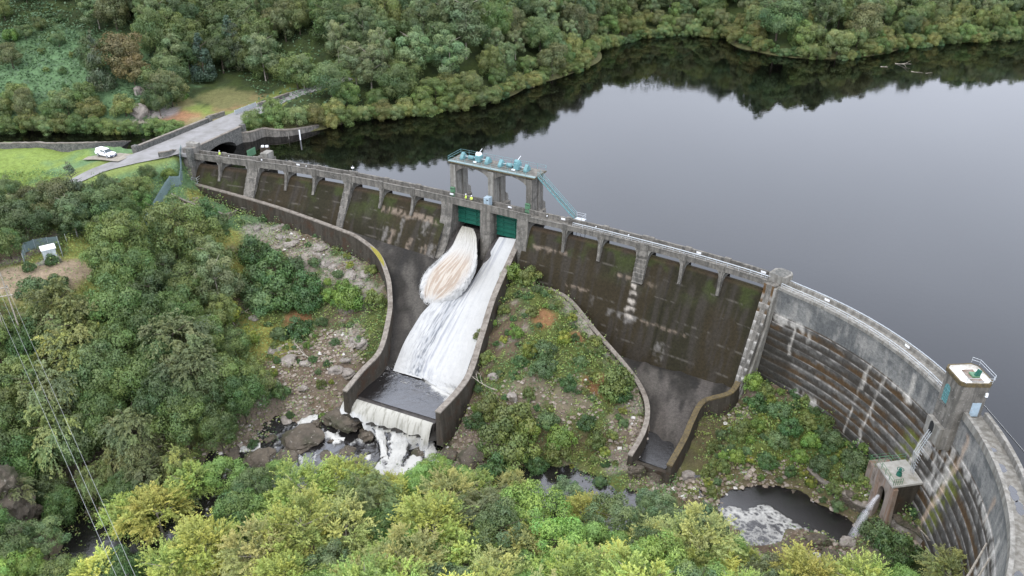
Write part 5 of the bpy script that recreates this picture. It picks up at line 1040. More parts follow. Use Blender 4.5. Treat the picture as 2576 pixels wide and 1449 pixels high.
# ---- people: one skinned figure each (torso, limbs, five-fingered hands), helmet as a child
def person(base, face, label, pose=0):
    bm = bmesh.new(); sl_ = bm.verts.layers.skin.verify(); V_ = {}
    def nv(n, co_, r, par=None):
        v = bm.verts.new(co_); v[sl_].radius = (r, r) if not isinstance(r, tuple) else r; V_[n] = v
        if par: bm.edges.new((V_[par], v))
        return v
    nv('pel', (0, 0, .95), (.15, .12)).__class__; V_['pel'][sl_].use_root = True
    nv('bel', (0, 0, 1.1), (.16, .13), 'pel'); nv('che', (0, .01, 1.32), (.19, .14), 'bel'); nv('nk', (0, .01, 1.5), .065, 'che'); nv('chin', (0, .03, 1.58), .075, 'nk'); nv('hd', (0, .02, 1.69), (.085, .1), 'chin'); nv('cr', (0, 0, 1.78), .06, 'hd')
    for sg, n in ((-1, 'l'), (1, 'r')):
        nv('hp'+n, (.1*sg, 0, .88), .1, 'pel'); nv('kn'+n, (.12*sg, .03, .48), .07, 'hp'+n); nv('an'+n, (.13*sg, 0, .1), .05, 'kn'+n); nv('to'+n, (.14*sg, .16, .04), .045, 'an'+n)
        nv('sh'+n, (.2*sg, 0, 1.42), .075, 'che')
        e = (.27*sg, .02 if not pose else .1, 1.14); h = (.24*sg, .16, .95) if pose == 0 else (.14*sg, .3, 1.12)
        nv('el'+n, e, .055, 'sh'+n); nv('wr'+n, h, .034, 'el'+n); pm = (h[0], h[1]+.05, h[2]-.07); nv('pm'+n, pm, .036, 'wr'+n)
        for k in range(4): nv(f'f{k}{n}', (pm[0]+(k-1.5)*.022, pm[1]+.03, pm[2]-.08+abs(k-1.4)*.008), .01, 'pm'+n); nv(f'g{k}{n}', (pm[0]+(k-1.5)*.024, pm[1]+.05, pm[2]-.11+abs(k-1.4)*.01), .008, f'f{k}{n}')
        nv('th'+n, (pm[0]-.05*sg, pm[1]+.03, pm[2]-.02), .011, 'wr'+n)
    me = bpy.data.meshes.new('tmp'); bm.to_mesh(me); bm.free(); o = bpy.data.objects.new('tmp', me); COL.objects.link(o)
    o.modifiers.new('s', 'SKIN').use_smooth_shade = True; md = o.modifiers.new('u', 'SUBSURF'); md.levels = 1
    dg = bpy.context.evaluated_depsgraph_get(); dg.update(); me2 = bpy.data.meshes.new_from_object(o.evaluated_get(dg)); bpy.data.objects.remove(o); bpy.data.meshes.remove(me)
    me2.name = 'person'; me2.materials.clear()
    for k in ('skin', 'hivis', 'trousers', 'black'): me2.materials.append(M[k])
    for p in me2.polygons:
        c_ = p.center; p.material_index = 0 if (c_.z > 1.52 or (abs(c_.x) > .1 and c_.y > .13 and .7 < c_.z < 1.1 and pose == 0 and c_.z < .93) or (pose and c_.y > .3)) else (1 if c_.z > .93 else (1 if (.3 < c_.z < .42 or .2 < c_.z < .26) else (2 if c_.z > .12 else 3)))
    o = bpy.data.objects.new('person', me2); COL.objects.link(o); o.location = base; o.rotation_euler = (0, 0, face); tag(o, label, 'person', 'workers on the footbridge')
    hb = bmesh.new(); bmesh.ops.create_uvsphere(hb, u_segments=12, v_segments=8, radius=.135); bmesh.ops.scale(hb, vec=(1, 1.12, .85), verts=hb.verts)
    for v in hb.verts:
        if v.co.z < -.01: v.co.z = -.02; v.co.x *= 1.12; v.co.y *= 1.12
    bmesh.ops.translate(hb, vec=(0, .01, 1.76), verts=hb.verts); hm = bpy.data.meshes.new('helmet'); hb.to_mesh(hm); hb.free(); hm.materials.append(M['white']); hm.shade_smooth(); h = bpy.data.objects.new('helmet', hm); COL.objects.link(h); h.parent = o
    return o
person(W(S(1166), -.95, 2.16), 2.0, 'worker in hi-vis yellow and white helmet, left one of the pair above the jet', 0)
person(W(S(1181), -.75, 2.16), 2.9, 'worker in hi-vis yellow and white helmet, right one of the pair above the jet', 1)
person(W(S(545), -1.2, 2.16), 1.2, 'lone worker in hi-vis yellow near the left end of the footbridge', 0)
# ---- concrete stub, dead trunks on the arch's face
p = onground(2385, 1392); t = thing('stub_pier', 'round broken concrete stub at the foot of the arch dam', 'pier', p); mb = MB(); mb.cyl(p[0], p[1], p[2]-1.5, p[2]+2.4, 1.25, 20, 1.15); mb.build('shaft', 'concrete', t); mb = MB(); mb.cyl(p[0], p[1], p[2]+2.402, p[2]+2.44, 1.1, 20); mb.build('top', 'concrete_dark', t)
def deadlog(pts, r, label, m_='deadwood', br_=0):
    mb = MB(); mb.tube(pts, [r*(1-.6*i/(len(pts)-1)) for i in range(len(pts))], 7)
    for k in range(br_): i = random.randint(1, len(pts)-1); branchy(mb, pts[i], (random.uniform(-1, 1), random.uniform(-.6, .3), .6), 1.4, r*.4, 1)
    tag(mb.build('dead_trunk', m_), label, 'dead tree')
q = onground(2365, 1400); deadlog([(q[0], q[1], q[2]), (q[0]-1.2, q[1]+1.5, q[2]+1.6), (q[0]-2.2, q[1]+2.0, q[2]+2.6)], .16, 'forked bleached branch leaning left of the round concrete stub', br_=1)
q = onground(2425, 1430); deadlog([(q[0], q[1], q[2]), (q[0]+.3, q[1]+.6, q[2]+2.5), (q[0]+.1, q[1]+.3, q[2]+4.8), (q[0]+.4, q[1]+.5, q[2]+6.2)], .17, 'upright bleached trunk right of the round concrete stub')
deadlog([W(Sphi(-33), 4.6, -14.8), W(Sphi(-28), 3.2, -10.5), W(Sphi(-24.5), 1.6, -6), W(Sphi(-22), .6, -3)], .22, 'upper of the two long bare trunks leaning on the arch dam face')
deadlog([W(Sphi(-37), 4.6, -14.5), W(Sphi(-32), 3.0, -9.5), W(Sphi(-28), 1.5, -5.0), W(Sphi(-25.5), .6, -2.6)], .2, 'lower of the two long bare trunks leaning on the arch dam face')
# ================================================================== ROCKS AND PLANTS
def rockmesh(seed, sq=.6):
    bm = bmesh.new(); bmesh.ops.create_icosphere(bm, subdivisions=4, radius=1); r = random.Random(seed); dirs = [Vector((r.gauss(0, 1), r.gauss(0, 1), r.gauss(0, .7))).normalized() for _ in range(11)]; cut = [r.uniform(.62, .95) for _ in dirs]
    for v in bm.verts:
        d = v.co.normalized(); k = 1.0
        for q, c_ in zip(dirs, cut):
            t = d.dot(q)
            if t > 0: k = min(k, c_/max(t, .01))
        k *= 1+.30*(float(fbm(np.array(d.x*2.2+seed+d.z*1.7), np.array(d.y*2.2+d.z*2.3), seed, 5))-.5)*2-.12*max(0, float(fbm(np.array(d.x*5+seed), np.array(d.y*5-d.z*4), seed+9, 3))-.5)*2; v.co = d*k; v.co.z *= sq
    me = bpy.data.meshes.new('boulder'); bm.to_mesh(me); bm.free(); me.materials.append(M['rock']); return me
RK = [rockmesh(i, s) for i, s in enumerate((.62, .75, .55, .8, .5))]
for m_ in RK[3:]: m_.materials[0] = M['rock_grey']
bd = [(868, 1058, 120, 0, 'large rounded brown boulder below the left end of the weir'), (904, 1024, 60, 1, 'mossy boulder tucked against the weir'), (925, 1118, 78, 1, 'long dark boulder between the fall and the still pool'), (768, 1122, 120, 2, 'broad brown rock splitting the left-hand stream'), (1025, 1078, 22, 0, 'small dark rock poking through the curtain of the fall'), (1026, 1132, 50, 1, 'blocky dark rock standing in the white rapids'), (1068, 1158, 72, 2, 'wet brown slab right of the rapids'), (1096, 1112, 38, 0, 'dark rock at the right foot of the weir'), (878, 1112, 24, 0, 'small round rock ringed by foam'), (855, 1152, 36, 2, 'low mossy rock in the side stream'), (905, 1180, 48, 1, 'dark jagged rock at the pool outlet'), (960, 1135, 24, 3, 'grey stone in the rapids'), (680, 1108, 40, 1, 'reddish brown rock left of the stream'), (650, 1165, 90, 2, 'wide speckled rock bank beside the lower stream'), (985, 1185, 26, 0, 'small black rock at the foot of the rapids'), (720, 1062, 45, 3, 'pale rock at the stream edge'), (945, 1095, 30, 2, 'flat rock above the pool'), (1130, 1150, 60, 1, 'broken brown rock below the training wall end'), (1190, 1150, 80, 2, 'wide brown ledge on the bank of the middle island'),
      (800, 1068, 50, 1, 'brown rock where the left-hand stream divides'), (890, 1088, 44, 2, 'low wet rock beside the large boulder'), (948, 1062, 46, 1, 'dark rock at the top of the white rapids'), (845, 1128, 44, 2, 'mossy rock in the middle of the side pool'), (1000, 1158, 30, 0, 'small dark rock splitting the rapids'), (1105, 1148, 44, 1, 'rough rock at the right edge of the rapids'), (880, 1158, 50, 0, 'round dark rock at the lower pool edge'), (590, 1150, 60, 1, 'brown ledge left of the lower stream'), (720, 1160, 70, 0, 'speckled brown rock near the golden trees'), (820, 1175, 60, 2, 'low dark rock by the foreground trees'), (30, 1265, 120, 1, 'brown cliff rock at the left edge of the picture'), (-10, 1225, 120, 2, 'mossy top of the brown cliff at the left edge'), (70, 1300, 70, 2, 'dark foot of the cliff at the left edge'), (938, 1036, 46, 1, 'dark rock under the left end of the weir curtain'), (1088, 1098, 36, 2, 'dark rock under the right end of the weir curtain'), (1000, 1098, 26, 3, 'grey rock splashed by the weir curtain'), (2052, 1365, 72, 1, 'large reddish brown rock in the valve-house pool'), (2010, 1330, 34, 0, 'small brown rock above the larger one in the pool'), (2130, 1370, 46, 3, 'pale pink rock where the valve jet lands'), (1990, 1375, 40, 2, 'flat rock at the shore of the valve-house pool'), (2085, 1405, 60, 0, 'dark rock below the valve-house pool'), (1990, 1240, 30, 2, 'brown rock at the upper edge of the pool'), (2130, 1250, 44, 1, 'dark outcrop overhanging the pool'), (1650, 1215, 80, 2, 'mossy crag below the small pond weir'), (1600, 1190, 50, 1, 'dark crag left of the small pond weir'), (1730, 1200, 40, 3, 'pale ledge at the end of the wavy wall'),
       (720, 850, 26, 3, 'grey block on the left slope'), (770, 915, 34, 4, 'grey slab on the scree'), (875, 940, 38, 3, 'dark grey block against the training wall'), (885, 870, 34, 4, 'grey outcrop beside the training wall'), (760, 975, 30, 4, 'grey stone low on the scree'), (640, 800, 30, 4, 'grey stone among the dark bushes'), (1290, 1000, 34, 3, 'pale stone on the middle island'), (1240, 950, 30, 3, 'grey stone high on the middle island'), (352, 290, 50, 3, 'tall grey crag above the water arm'), (385, 222, 36, 4, 'pale grey crag over the meadow'), (350, 235, 30, 3, 'grey crag left of the meadow'), (372, 262, 26, 4, 'small pale crag between the two grey ones'), (1335, 222, 24, 0, 'dark block at the reservoir edge'), (1352, 208, 22, 0, 'dark slab beside the block at the reservoir edge')]
_bk = [(650,575),(675,590),(705,598),(735,612),(765,628),(790,640),(820,655),(850,668),(880,690),(905,715),(930,745),(700,570),(750,595),(810,622),(870,650),(915,690),(890,735),(900,860),(870,900),(845,930),(690,875),(725,905)]
_OR = 'first second third fourth fifth sixth seventh eighth ninth tenth eleventh twelfth thirteenth fourteenth fifteenth sixteenth seventeenth eighteenth nineteenth twentieth twenty-first lowest'.split()
for i, (u, v) in enumerate(sorted(_bk, key=lambda q: q[1])): random.seed(i*7); bd.append((u, v, random.uniform(30, 52), random.choice((3, 4, 4)), f'pale bedrock outcrop on the slope beside the left training wall, {_OR[i]} from the top'))
for i, (u, v, w_, k, lab) in enumerate(bd):
    x, y, z = onground(u, v); z += 1.7 if (u < 960 and 1000 < v < 1050) else 0; s_ = w_/F*depth_at((x, y, z))/2; o = bpy.data.objects.new('boulder', RK[k]); COL.objects.link(o); wz = z if z > -22.3 else -24 if (560 < u < 1140 and v > 1030) else (-20.0 if (u > 1900 and v > 1200) else z)
    o.location = (x, y, max(z, wz-.6)+s_*(.05 if 'bedrock' not in lab else -.22)); o.scale = (s_, s_*random.uniform(.75, 1.0), s_*(1.5 if 'tall' in lab else 1.5 if 'crag' in lab or 'cliff' in lab else random.uniform(.7, 1))); o.rotation_euler = (random.uniform(-.2, .2), random.uniform(-.2, .2), random.uniform(0, 6)); tag(o, lab, 'rock', 'boulders')
# loose stones: far too many to count
def stones(name, n, zones, smin, smax, cols, seed):
    r = np.random.default_rng(seed); P = []; S_ = []
    for (u, v, z, rad, dens) in zones:
        p = G(u, v, z); k = int(n*dens); a = r.uniform(0, 2*PI, k); q = rad*np.sqrt(r.uniform(0, 1, k))*1.0; P.append(np.stack([p[0]+np.cos(a)*q, p[1]+np.sin(a)*q], 1)); S_.append(r.uniform(0, 1, k)**2.5*(smax-smin)+smin)
    P = np.concatenate(P); S_ = np.concatenate(S_); ok = ~pip(P[:, 0], P[:, 1], chan1) & ~pip(P[:, 0], P[:, 1], chan2); P = P[ok]; S_ = S_[ok]; n = len(P); z = bil(Z, P[:, 0], P[:, 1])
    base = np.array([(1, 0, 0), (0, 1, 0), (-1, 0, 0), (0, -1, 0), (.3, .2, .8), (-.2, -.3, -.6), (.5, -.6, .45), (-.5, .55, .4)], float)
    V = base[None]*S_[:, None, None]*r.uniform(.6, 1.25, (n, 8, 3)); a = r.uniform(0, 6.28, n); ca, sa = np.cos(a)[:, None], np.sin(a)[:, None]; X_ = V[..., 0]*ca-V[..., 1]*sa; Y_ = V[..., 0]*sa+V[..., 1]*ca
    V = np.stack([X_+P[:, 0:1], Y_+P[:, 1:2], V[..., 2]*.8+z[:, None]+S_[:, None]*.2], -1).reshape(-1, 3); fc = np.array([(0, 1, 4), (1, 7, 4), (7, 2, 4), (2, 3, 4), (3, 6, 4), (6, 0, 4), (1, 2, 7), (3, 0, 6)])
    Fc = (fc[None]+8*np.arange(n)[:, None, None]).reshape(-1, 3); me = bpy.data.meshes.new(name); me.vertices.add(len(V)); me.vertices.foreach_set('co', V.ravel()); me.loops.add(Fc.size); me.loops.foreach_set('vertex_index', Fc.ravel().astype(np.int32)); me.polygons.add(len(Fc)); me.polygons.foreach_set('loop_start', np.arange(0, Fc.size, 3, dtype=np.int32)); me.polygons.foreach_set('loop_total', np.full(len(Fc), 3, np.int32)); me.update(calc_edges=True)
    cc = np.ones((n, 8, 4), np.float32); w = r.uniform(0, 1, (n, 1)); cc[..., :3] = (np.array(cols[0])*(1-w)+np.array(cols[1])*w)[:, None]; cc[r.uniform(0, 1, n) < .05, :, :3] = (.5, .48, .45); me.color_attributes.new('col', 'FLOAT_COLOR', 'POINT').data.foreach_set('color', cc.ravel()); me.materials.append(M['ground']); o = link(name, me); return o
zn = [(800,920,-19,9,1),(860,870,-17.5,5,.5),(740,960,-20,8,.6),(700,1020,-22,7,.5),(650,1110,-23.5,6,.5),(640,1160,-23.5,7,.6),(300,1150,-25,11,.7),(560,1170,-24,7,.4),(700,600,-9.5,4,.25),(780,640,-11.5,5,.4),(860,680,-12,4,.4),(500,515,-5.5,3,.3),(540,530,-5.8,3,.3),(1220,1050,-19,6,.5),(1320,1010,-17,6,.4),(1180,1130,-22,6,.6),(1590,1000,-17,2.5,.3),(1615,1070,-18,2.2,.3),(1560,1120,-19.5,4,.3),(1440,1020,-17,5,.3),(0,1250,-18,9,.4),(2070,1370,-18,5,.4),(1980,1250,-18,4,.2),(1860,1020,-16,3,.15),(2260,1330,-16.5,4,.3),(1660,1215,-20.5,5,.4),(240,1220,-26,6,.3),(1850,1205,-19.4,4,.35),(1990,1215,-19,4,.3),(2120,1270,-19.3,4,.3),(1760,1230,-20,4,.3),(1930,1195,-18.8,3,.2)]
tag(stones('scree', 700, zn, .1, .55, ([.15, .115, .085], [.3, .26, .22]), 3), None, kind='stuff')
# ---- crowns
def basis(n, r):
    a = np.cross(n, r); a /= np.linalg.norm(a, axis=1)[:, None]+1e-9; b = np.cross(n, a); b /= np.linalg.norm(b, axis=1)[:, None]+1e-9; return a, b
def unit(v): return v/(np.linalg.norm(v, axis=-1, keepdims=True)+1e-9)
def crown(name, seed, rx, rz, cz_, nl, nleaf, leaf, cA, cB, style='lobe', lr=.4, flat=.0):
    r = np.random.default_rng(seed); k = np.arange(nl)+.5; ph = np.arccos(1-1.55*k/nl); th_ = PI*(1+5**.5)*k+r.uniform(0, .6, nl); D = np.stack([np.cos(th_)*np.sin(ph), np.sin(th_)*np.sin(ph), np.cos(ph)], 1); D = unit(D+r.normal(0, .16, D.shape))
    if style == 'cone': 
        h = r.uniform(0, 1, nl)**1.2; rr_ = (1-h)*.9+.08; LC = np.stack([np.cos(th_)*rr_*rx*.75, np.sin(th_)*rr_*rx*.75, (h*2-1)*rz*.95], 1); LR = rx*lr*(.4+.8*(1-h))
    else:
        q = r.uniform(.42, .92, nl)[:, None]; LC = D*np.array([rx*r.uniform(.85, 1.1), rx*r.uniform(.85, 1.1), rz])*q; LR = rx*lr*r.uniform(.5, 1.35, nl)*(1.25-.45*q[:, 0]); LC = LC+r.normal(0, .06*rx, LC.shape)
    tintL = r.uniform(0, 1, nl); pr_ = LR**2; pr_ = pr_/pr_.sum(); li = r.choice(nl, nleaf, p=pr_); d = unit(r.normal(0, 1, (nleaf, 3))+unit(LC[li])*.75+np.array([0, 0, .25]))
    if style in ('lobe', 'cone'):
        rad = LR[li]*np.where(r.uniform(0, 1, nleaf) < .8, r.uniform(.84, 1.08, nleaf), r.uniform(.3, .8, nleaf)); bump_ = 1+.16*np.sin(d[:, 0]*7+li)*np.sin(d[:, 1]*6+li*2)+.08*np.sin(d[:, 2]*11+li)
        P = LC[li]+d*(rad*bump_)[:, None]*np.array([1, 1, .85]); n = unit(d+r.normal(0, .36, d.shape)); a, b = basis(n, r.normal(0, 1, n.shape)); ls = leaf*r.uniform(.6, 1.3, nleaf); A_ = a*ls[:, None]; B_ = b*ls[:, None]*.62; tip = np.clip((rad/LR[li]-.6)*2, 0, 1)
    else:
        npz = 26; ns = nleaf//npz; sd = r.integers(0, nl, ns); sdir = unit(r.normal(0, .62, (ns, 3))+unit(LC[sd])+np.array([0, 0, .35])); st0 = LC[sd]+r.normal(0, .25, (ns, 3))*LR[sd][:, None]; sl_ = LR[sd]*(r.uniform(.9, 1.75, ns) if style != 'weep2' else r.uniform(.8, 1.3, ns)); t = np.tile(np.linspace(.15, 1, npz), ns); s_i = np.repeat(np.arange(ns), npz); nleaf = len(t)
        side = unit(np.cross(sdir, np.array([0, 0, 1.0])+r.normal(0, .3, (ns, 3)))); P = st0[s_i]+sdir[s_i]*(sl_[s_i]*t)[:, None]; wid = (.26 if style == 'frond' else .3)*LR[sd][s_i]*(1-t)**.6+.06; off = r.uniform(-1, 1, nleaf)*wid; P = P+side[s_i]*off[:, None]+r.normal(0, .06, P.shape)
        P[:, 2] -= (np.abs(off)*.35+(sl_[s_i]*(t**2)*{'frond': .2, 'weep': .6, 'weep2': .5}[style])); ld = unit(sdir[s_i]+side[s_i]*np.sign(off)[:, None]*.8+np.array([0, 0, -.25 if style == 'frond' else -1.0])+r.normal(0, .22, P.shape)); n = unit(np.array([0, 0, 1.0])+.5*sdir[s_i]+r.normal(0, .4, P.shape)); b = unit(np.cross(n, ld)); ls = leaf*r.uniform(.7, 1.3, nleaf); A_ = ld*ls[:, None]*1.25; B_ = b*ls[:, None]*.5; li = sd[s_i]; tip = t
    m_ = P[:, 2] > -rz*1.05; P, A_, B_, tip, li = P[m_], A_[m_], B_[m_], tip[m_], li[m_]
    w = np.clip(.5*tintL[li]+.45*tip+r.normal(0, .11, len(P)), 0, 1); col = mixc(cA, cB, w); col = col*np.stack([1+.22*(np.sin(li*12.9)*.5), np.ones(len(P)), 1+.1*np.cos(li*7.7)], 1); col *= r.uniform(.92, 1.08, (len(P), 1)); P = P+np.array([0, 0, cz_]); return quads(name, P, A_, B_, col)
def trunk(name, seed, H, r0, rx, limbs=6, m_='bark', lean=0):
    rr_ = random.Random(seed); random.seed(seed); mb = MB(); pts = [(0, 0, -.8)]; x = y = 0
    for i in range(1, 6): x += rr_.uniform(-.12, .12)*H*.06+lean*H*.05; y += rr_.uniform(-.12, .12)*H*.06; pts.append((x, y, H*.17*i))
    mb.tube(pts, [r0*(1-.15*i) for i in range(6)], 8)
    for k in range(limbs):
        a = k*2.4+rr_.uniform(0, .6); i = rr_.randint(2, 5); p = pts[i]; L = rx*rr_.uniform(.6, .9); mb.tube([p, (p[0]+math.cos(a)*L*.5, p[1]+math.sin(a)*L*.5, p[2]+L*.3), (p[0]+math.cos(a)*L, p[1]+math.sin(a)*L, p[2]+L*.55)], [r0*.4, r0*.25, r0*.08], 5)
    me = mb.build(name, m_).data; o = bpy.data.objects[-1] if False else None
    for ob in [o_ for o_ in COL.objects if o_.data is me]: bpy.data.objects.remove(ob)
    return me
# kind: (crown meshes, trunk meshes, crown radius, total height, crown centre height)
KIND = {}
def mk(kind, n, rx, rz, H, czr, nl, nleaf, leaf, cols, style, lr=.4, tr=.25, m_='bark', lean=0):
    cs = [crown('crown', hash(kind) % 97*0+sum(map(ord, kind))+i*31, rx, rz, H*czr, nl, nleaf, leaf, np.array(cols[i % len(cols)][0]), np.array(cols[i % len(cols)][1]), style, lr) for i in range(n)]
    ts = [trunk('trunk', sum(map(ord, kind))+i, H*.8, tr, rx, 6, m_, lean) for i in range(min(n, 2))]; KIND[kind] = (cs, ts, rx, H, H*czr)
mk('beech', 4, 5, 4.6, 11, .56, 34, 17000, .16, [([.14, .2, .042], [.46, .5, .1]), ([.16, .2, .042], [.53, .53, .1]), ([.12, .19, .042], [.39, .46, .095]), ([.15, .18, .055], [.43, .42, .13])], 'frond', .42, .3, 'deadwood')
mk('lime_tree', 3, 5, 4.8, 11, .54, 46, 15000, .15, [([.09, .17, .035], [.29, .4, .075]), ([.08, .16, .04], [.24, .36, .08]), ([.1, .17, .035], [.34, .41, .07])], 'lobe', .32, .28)
mk('ash', 3, 5, 5, 12, .54, 42, 14500, .16, [([.045, .085, .025], [.15, .215, .055]), ([.058, .095, .03], [.19, .24, .06]), ([.052, .08, .03], [.14, .19, .06])], 'lobe', .34, .28)
mk('larch', 3, 4.6, 5.2, 12, .54, 28, 15000, .16, [([.08, .11, .035], [.27, .29, .085]), ([.07, .1, .04], [.21, .235, .085]), ([.09, .12, .035], [.32, .32, .075])], 'weep', .44, .25)
mk('pine', 3, 4.8, 3.6, 10, .62, 50, 13000, .14, [([.08, .12, .055], [.2, .26, .11]), ([.095, .12, .055], [.24, .26, .1]), ([.07, .11, .045], [.18, .24, .085])], 'lobe', .26, .24)
mk('birch', 3, 3.9, 5.2, 11, .46, 50, 13000, .14, [([.07, .105, .045], [.2, .255, .1]), ([.085, .115, .05], [.23, .27, .11]), ([.06, .095, .04], [.165, .22, .08])], 'lobe', .27, .16, 'deadwood')
mk('oak', 4, 4.5, 4.6, 10, .46, 34, 12500, .15, [([.055, .085, .026], [.165, .205, .06]), ([.045, .075, .027], [.13, .175, .058]), ([.07, .1, .03], [.21, .24, .065]), ([.068, .085, .035], [.185, .19, .07])], 'lobe', .36, .25)
mk('willow', 3, 4, 3.2, 6.2, .48, 32, 10500, .14, [([.07, .11, .03], [.19, .25, .065]), ([.085, .12, .04], [.22, .26, .085]), ([.09, .11, .035], [.25, .255, .07])], 'lobe', .34, .2)
mk('spruce', 2, 2.8, 5, 11, .5, 46, 6500, .17, [([.035, .065, .04], [.095, .145, .085]), ([.045, .07, .04], [.13, .155, .08])], 'cone', .42, .2)
mk('russet_tree', 2, 4.4, 3.8, 9, .54, 34, 8500, .18, [([.09, .09, .035], [.25, .2, .08]), ([.1, .09, .035], [.23, .19, .075])], 'lobe', .36, .2)
mk('shrub', 3, 1.6, 1.15, 1.8, .5, 18, 3600, .1, [([.04, .08, .025], [.115, .18, .05]), ([.05, .09, .035], [.14, .2, .07]), ([.075, .11, .03], [.22, .25, .06])], 'lobe', .42, .08)
mk('lime_shrub', 2, 1.6, 1.3, 2.2, .55, 18, 3600, .1, [([.09, .15, .03], [.22, .31, .05]), ([.12, .15, .025], [.31, .32, .045])], 'lobe', .4, .08)
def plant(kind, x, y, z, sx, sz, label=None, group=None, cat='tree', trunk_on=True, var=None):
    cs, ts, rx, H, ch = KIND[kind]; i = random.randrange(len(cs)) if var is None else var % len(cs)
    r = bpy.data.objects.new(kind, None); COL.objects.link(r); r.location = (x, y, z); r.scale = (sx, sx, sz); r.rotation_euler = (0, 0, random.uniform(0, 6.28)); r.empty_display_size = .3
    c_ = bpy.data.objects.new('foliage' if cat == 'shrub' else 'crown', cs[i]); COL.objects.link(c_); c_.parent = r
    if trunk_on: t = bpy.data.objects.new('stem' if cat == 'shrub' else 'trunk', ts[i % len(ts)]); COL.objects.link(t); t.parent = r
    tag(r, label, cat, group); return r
TAKEN = []
ORD = 'first second third fourth fifth sixth seventh eighth ninth tenth eleventh twelfth thirteenth fourteenth fifteenth sixteenth seventeenth eighteenth nineteenth twentieth'.split()
def ordn(i): return ORD[i] if i < 20 else (['twenty-', 'thirty-', 'forty-', 'fifty-', 'sixty-', 'seventy-', 'eighty-', 'ninety-'][(i+1)//10-2]+ORD[(i+1) % 10-1] if (i+1) % 10 else ['twentieth', 'thirtieth', 'fortieth', 'fiftieth', 'sixtieth', 'seventieth', 'eightieth', 'ninetieth'][(i+1)//10-2])
QUEUE = {}
def at(u, v, wpx, kind, area, hs=1.0, var=None, desc=None):
    """plant a crown whose middle is seen at (u,v), wpx wide"""
    cs, ts, rx, H, ch = KIND[kind]; z = -8.0 if v > 470 else 8.0
    for _ in range(40):
        p = G(u, v, z); sx = wpx/F*depth_at((p[0], p[1], z))/(2*rx*1.12); sz = sx*hs; zn_ = gz(p[0], p[1])+ch*sz; z = z*.55+zn_*.45
    g_ = gz(p[0], p[1]); cat = 'shrub' if 'shrub' in kind else 'tree'
    o = plant(kind, float(p[0]), float(p[1]), g_, sx, sz, None, None, cat, var=var); TAKEN.append((p[0], p[1], rx*sx)); QUEUE.setdefault((area, kind), []).append((u, o, desc)); return o
L = []
B_, G_, L_, P_, C_ = 'beech', 'ash', 'lime_tree', 'pine', 'larch'
for e in [(330,1300,120,B_),(395,1290,170,B_,1),(480,1215,120,B_),(560,1195,120,L_),(640,1225,120,G_),(700,1195,90,L_),(600,1300,150,G_),(690,1290,120,B_),(520,1390,190,B_,1),(650,1400,180,B_,3),(760,1340,190,B_),(870,1335,160,B_,3),(760,1240,150,B_,0),(850,1210,120,B_,1),(830,1425,150,P_,0),(930,1265,160,C_,0),(960,1340,130,G_),(1060,1215,120,L_),(1100,1195,110,L_),(1000,1250,110,B_),(1130,1250,140,B_,3),(1090,1330,200,B_,1),(1030,1430,200,B_,3),(1180,1400,160,B_),(1230,1290,150,C_,1),(1330,1300,190,L_,0),(1430,1245,115,P_,0),(1400,1380,190,L_,0),(1490,1370,150,L_,1),(1550,1310,170,P_,2),(1650,1275,125,P_,0),(1760,1335,180,P_,0),(1480,1290,110,B_,1),(1630,1400,150,G_),(1720,1430,160,B_,0),(1570,1440,150,B_,1),(1850,1385,90,L_,1),(1930,1455,150,P_,1),(2030,1465,180,B_,1),(2160,1480,170,B_,2),(1880,1425,100,B_,2),(2280,1480,130,L_,1),(2390,1450,140,B_,3),(430,1440,150,B_,0),(300,1440,130,G_),(1250,1460,150,B_),(1310,1440,120,G_,1),(1480,1445,140,B_,3),(1820,1450,120,B_,1),(930,1440,140,B_,2),(710,1460,150,B_,1),(990,1225,80,B_,1),(900,1200,90,B_,0),(1200,1230,100,B_,2),(1290,1225,80,B_,3),(1160,1205,80,L_)]: at(*e[:4], 'bottom', 1.0, e[4] if len(e) > 4 else None)
for e in [(60,1430,120,L_,2),(105,1350,130,P_,2),(20,1370,130,G_),(250,1450,140,B_,1),(150,1445,110,G_),(0,1449,120,L_,0),(160,1449,120,G_),(-40,1330,130,G_)]: at(*e[:4], 'corner', 1.0, e[4] if len(e) > 4 else None)
for e in [(e_[0], e_[1], e_[2]*1.15)+tuple(e_[3:]) for e_ in [(300,605,130,G_,1),(270,670,110,G_,1),(340,690,110,G_,0),(430,580,140,'oak',2),(490,610,110,'oak',2),(545,715,110,'birch',1),(530,660,90,'birch',0),(470,720,100,'oak',0),(420,690,90,'oak',1),(140,800,150,C_,0),(205,850,150,C_,0),(170,930,140,C_,2),(300,790,150,G_,0),(370,830,130,G_,0),(440,870,140,C_,1),(480,940,130,C_,1),(250,940,150,G_,2),(340,960,140,G_,0),(410,1010,130,G_,2),(520,850,100,G_,1),(570,950,110,G_,1),(610,1000,110,G_,0),(110,990,140,C_,1),(40,970,130,G_),(30,1080,130,G_,1),(40,1170,130,G_,0),(130,1100,140,C_,0),(190,1110,130,G_,2),(260,1060,130,G_,0),(330,1080,110,C_,1),(460,1060,120,G_,1),(550,1080,100,G_,0),(70,880,120,G_,0),(0,860,120,G_),(400,920,120,G_,0),(500,1000,110,G_,2),(240,1010,110,G_,0),(385,750,110,'oak',1),(450,790,110,G_,0),(230,880,110,C_,2),(560,780,80,'oak',2),(590,870,80,'oak',0),(-30,1000,130,G_),(-30,1130,130,G_),(300,880,130,G_,1),(640,960,80,'oak',2),]]: at(*e[:4], 'left wood', 1.18, e[4] if len(e) > 4 else None)
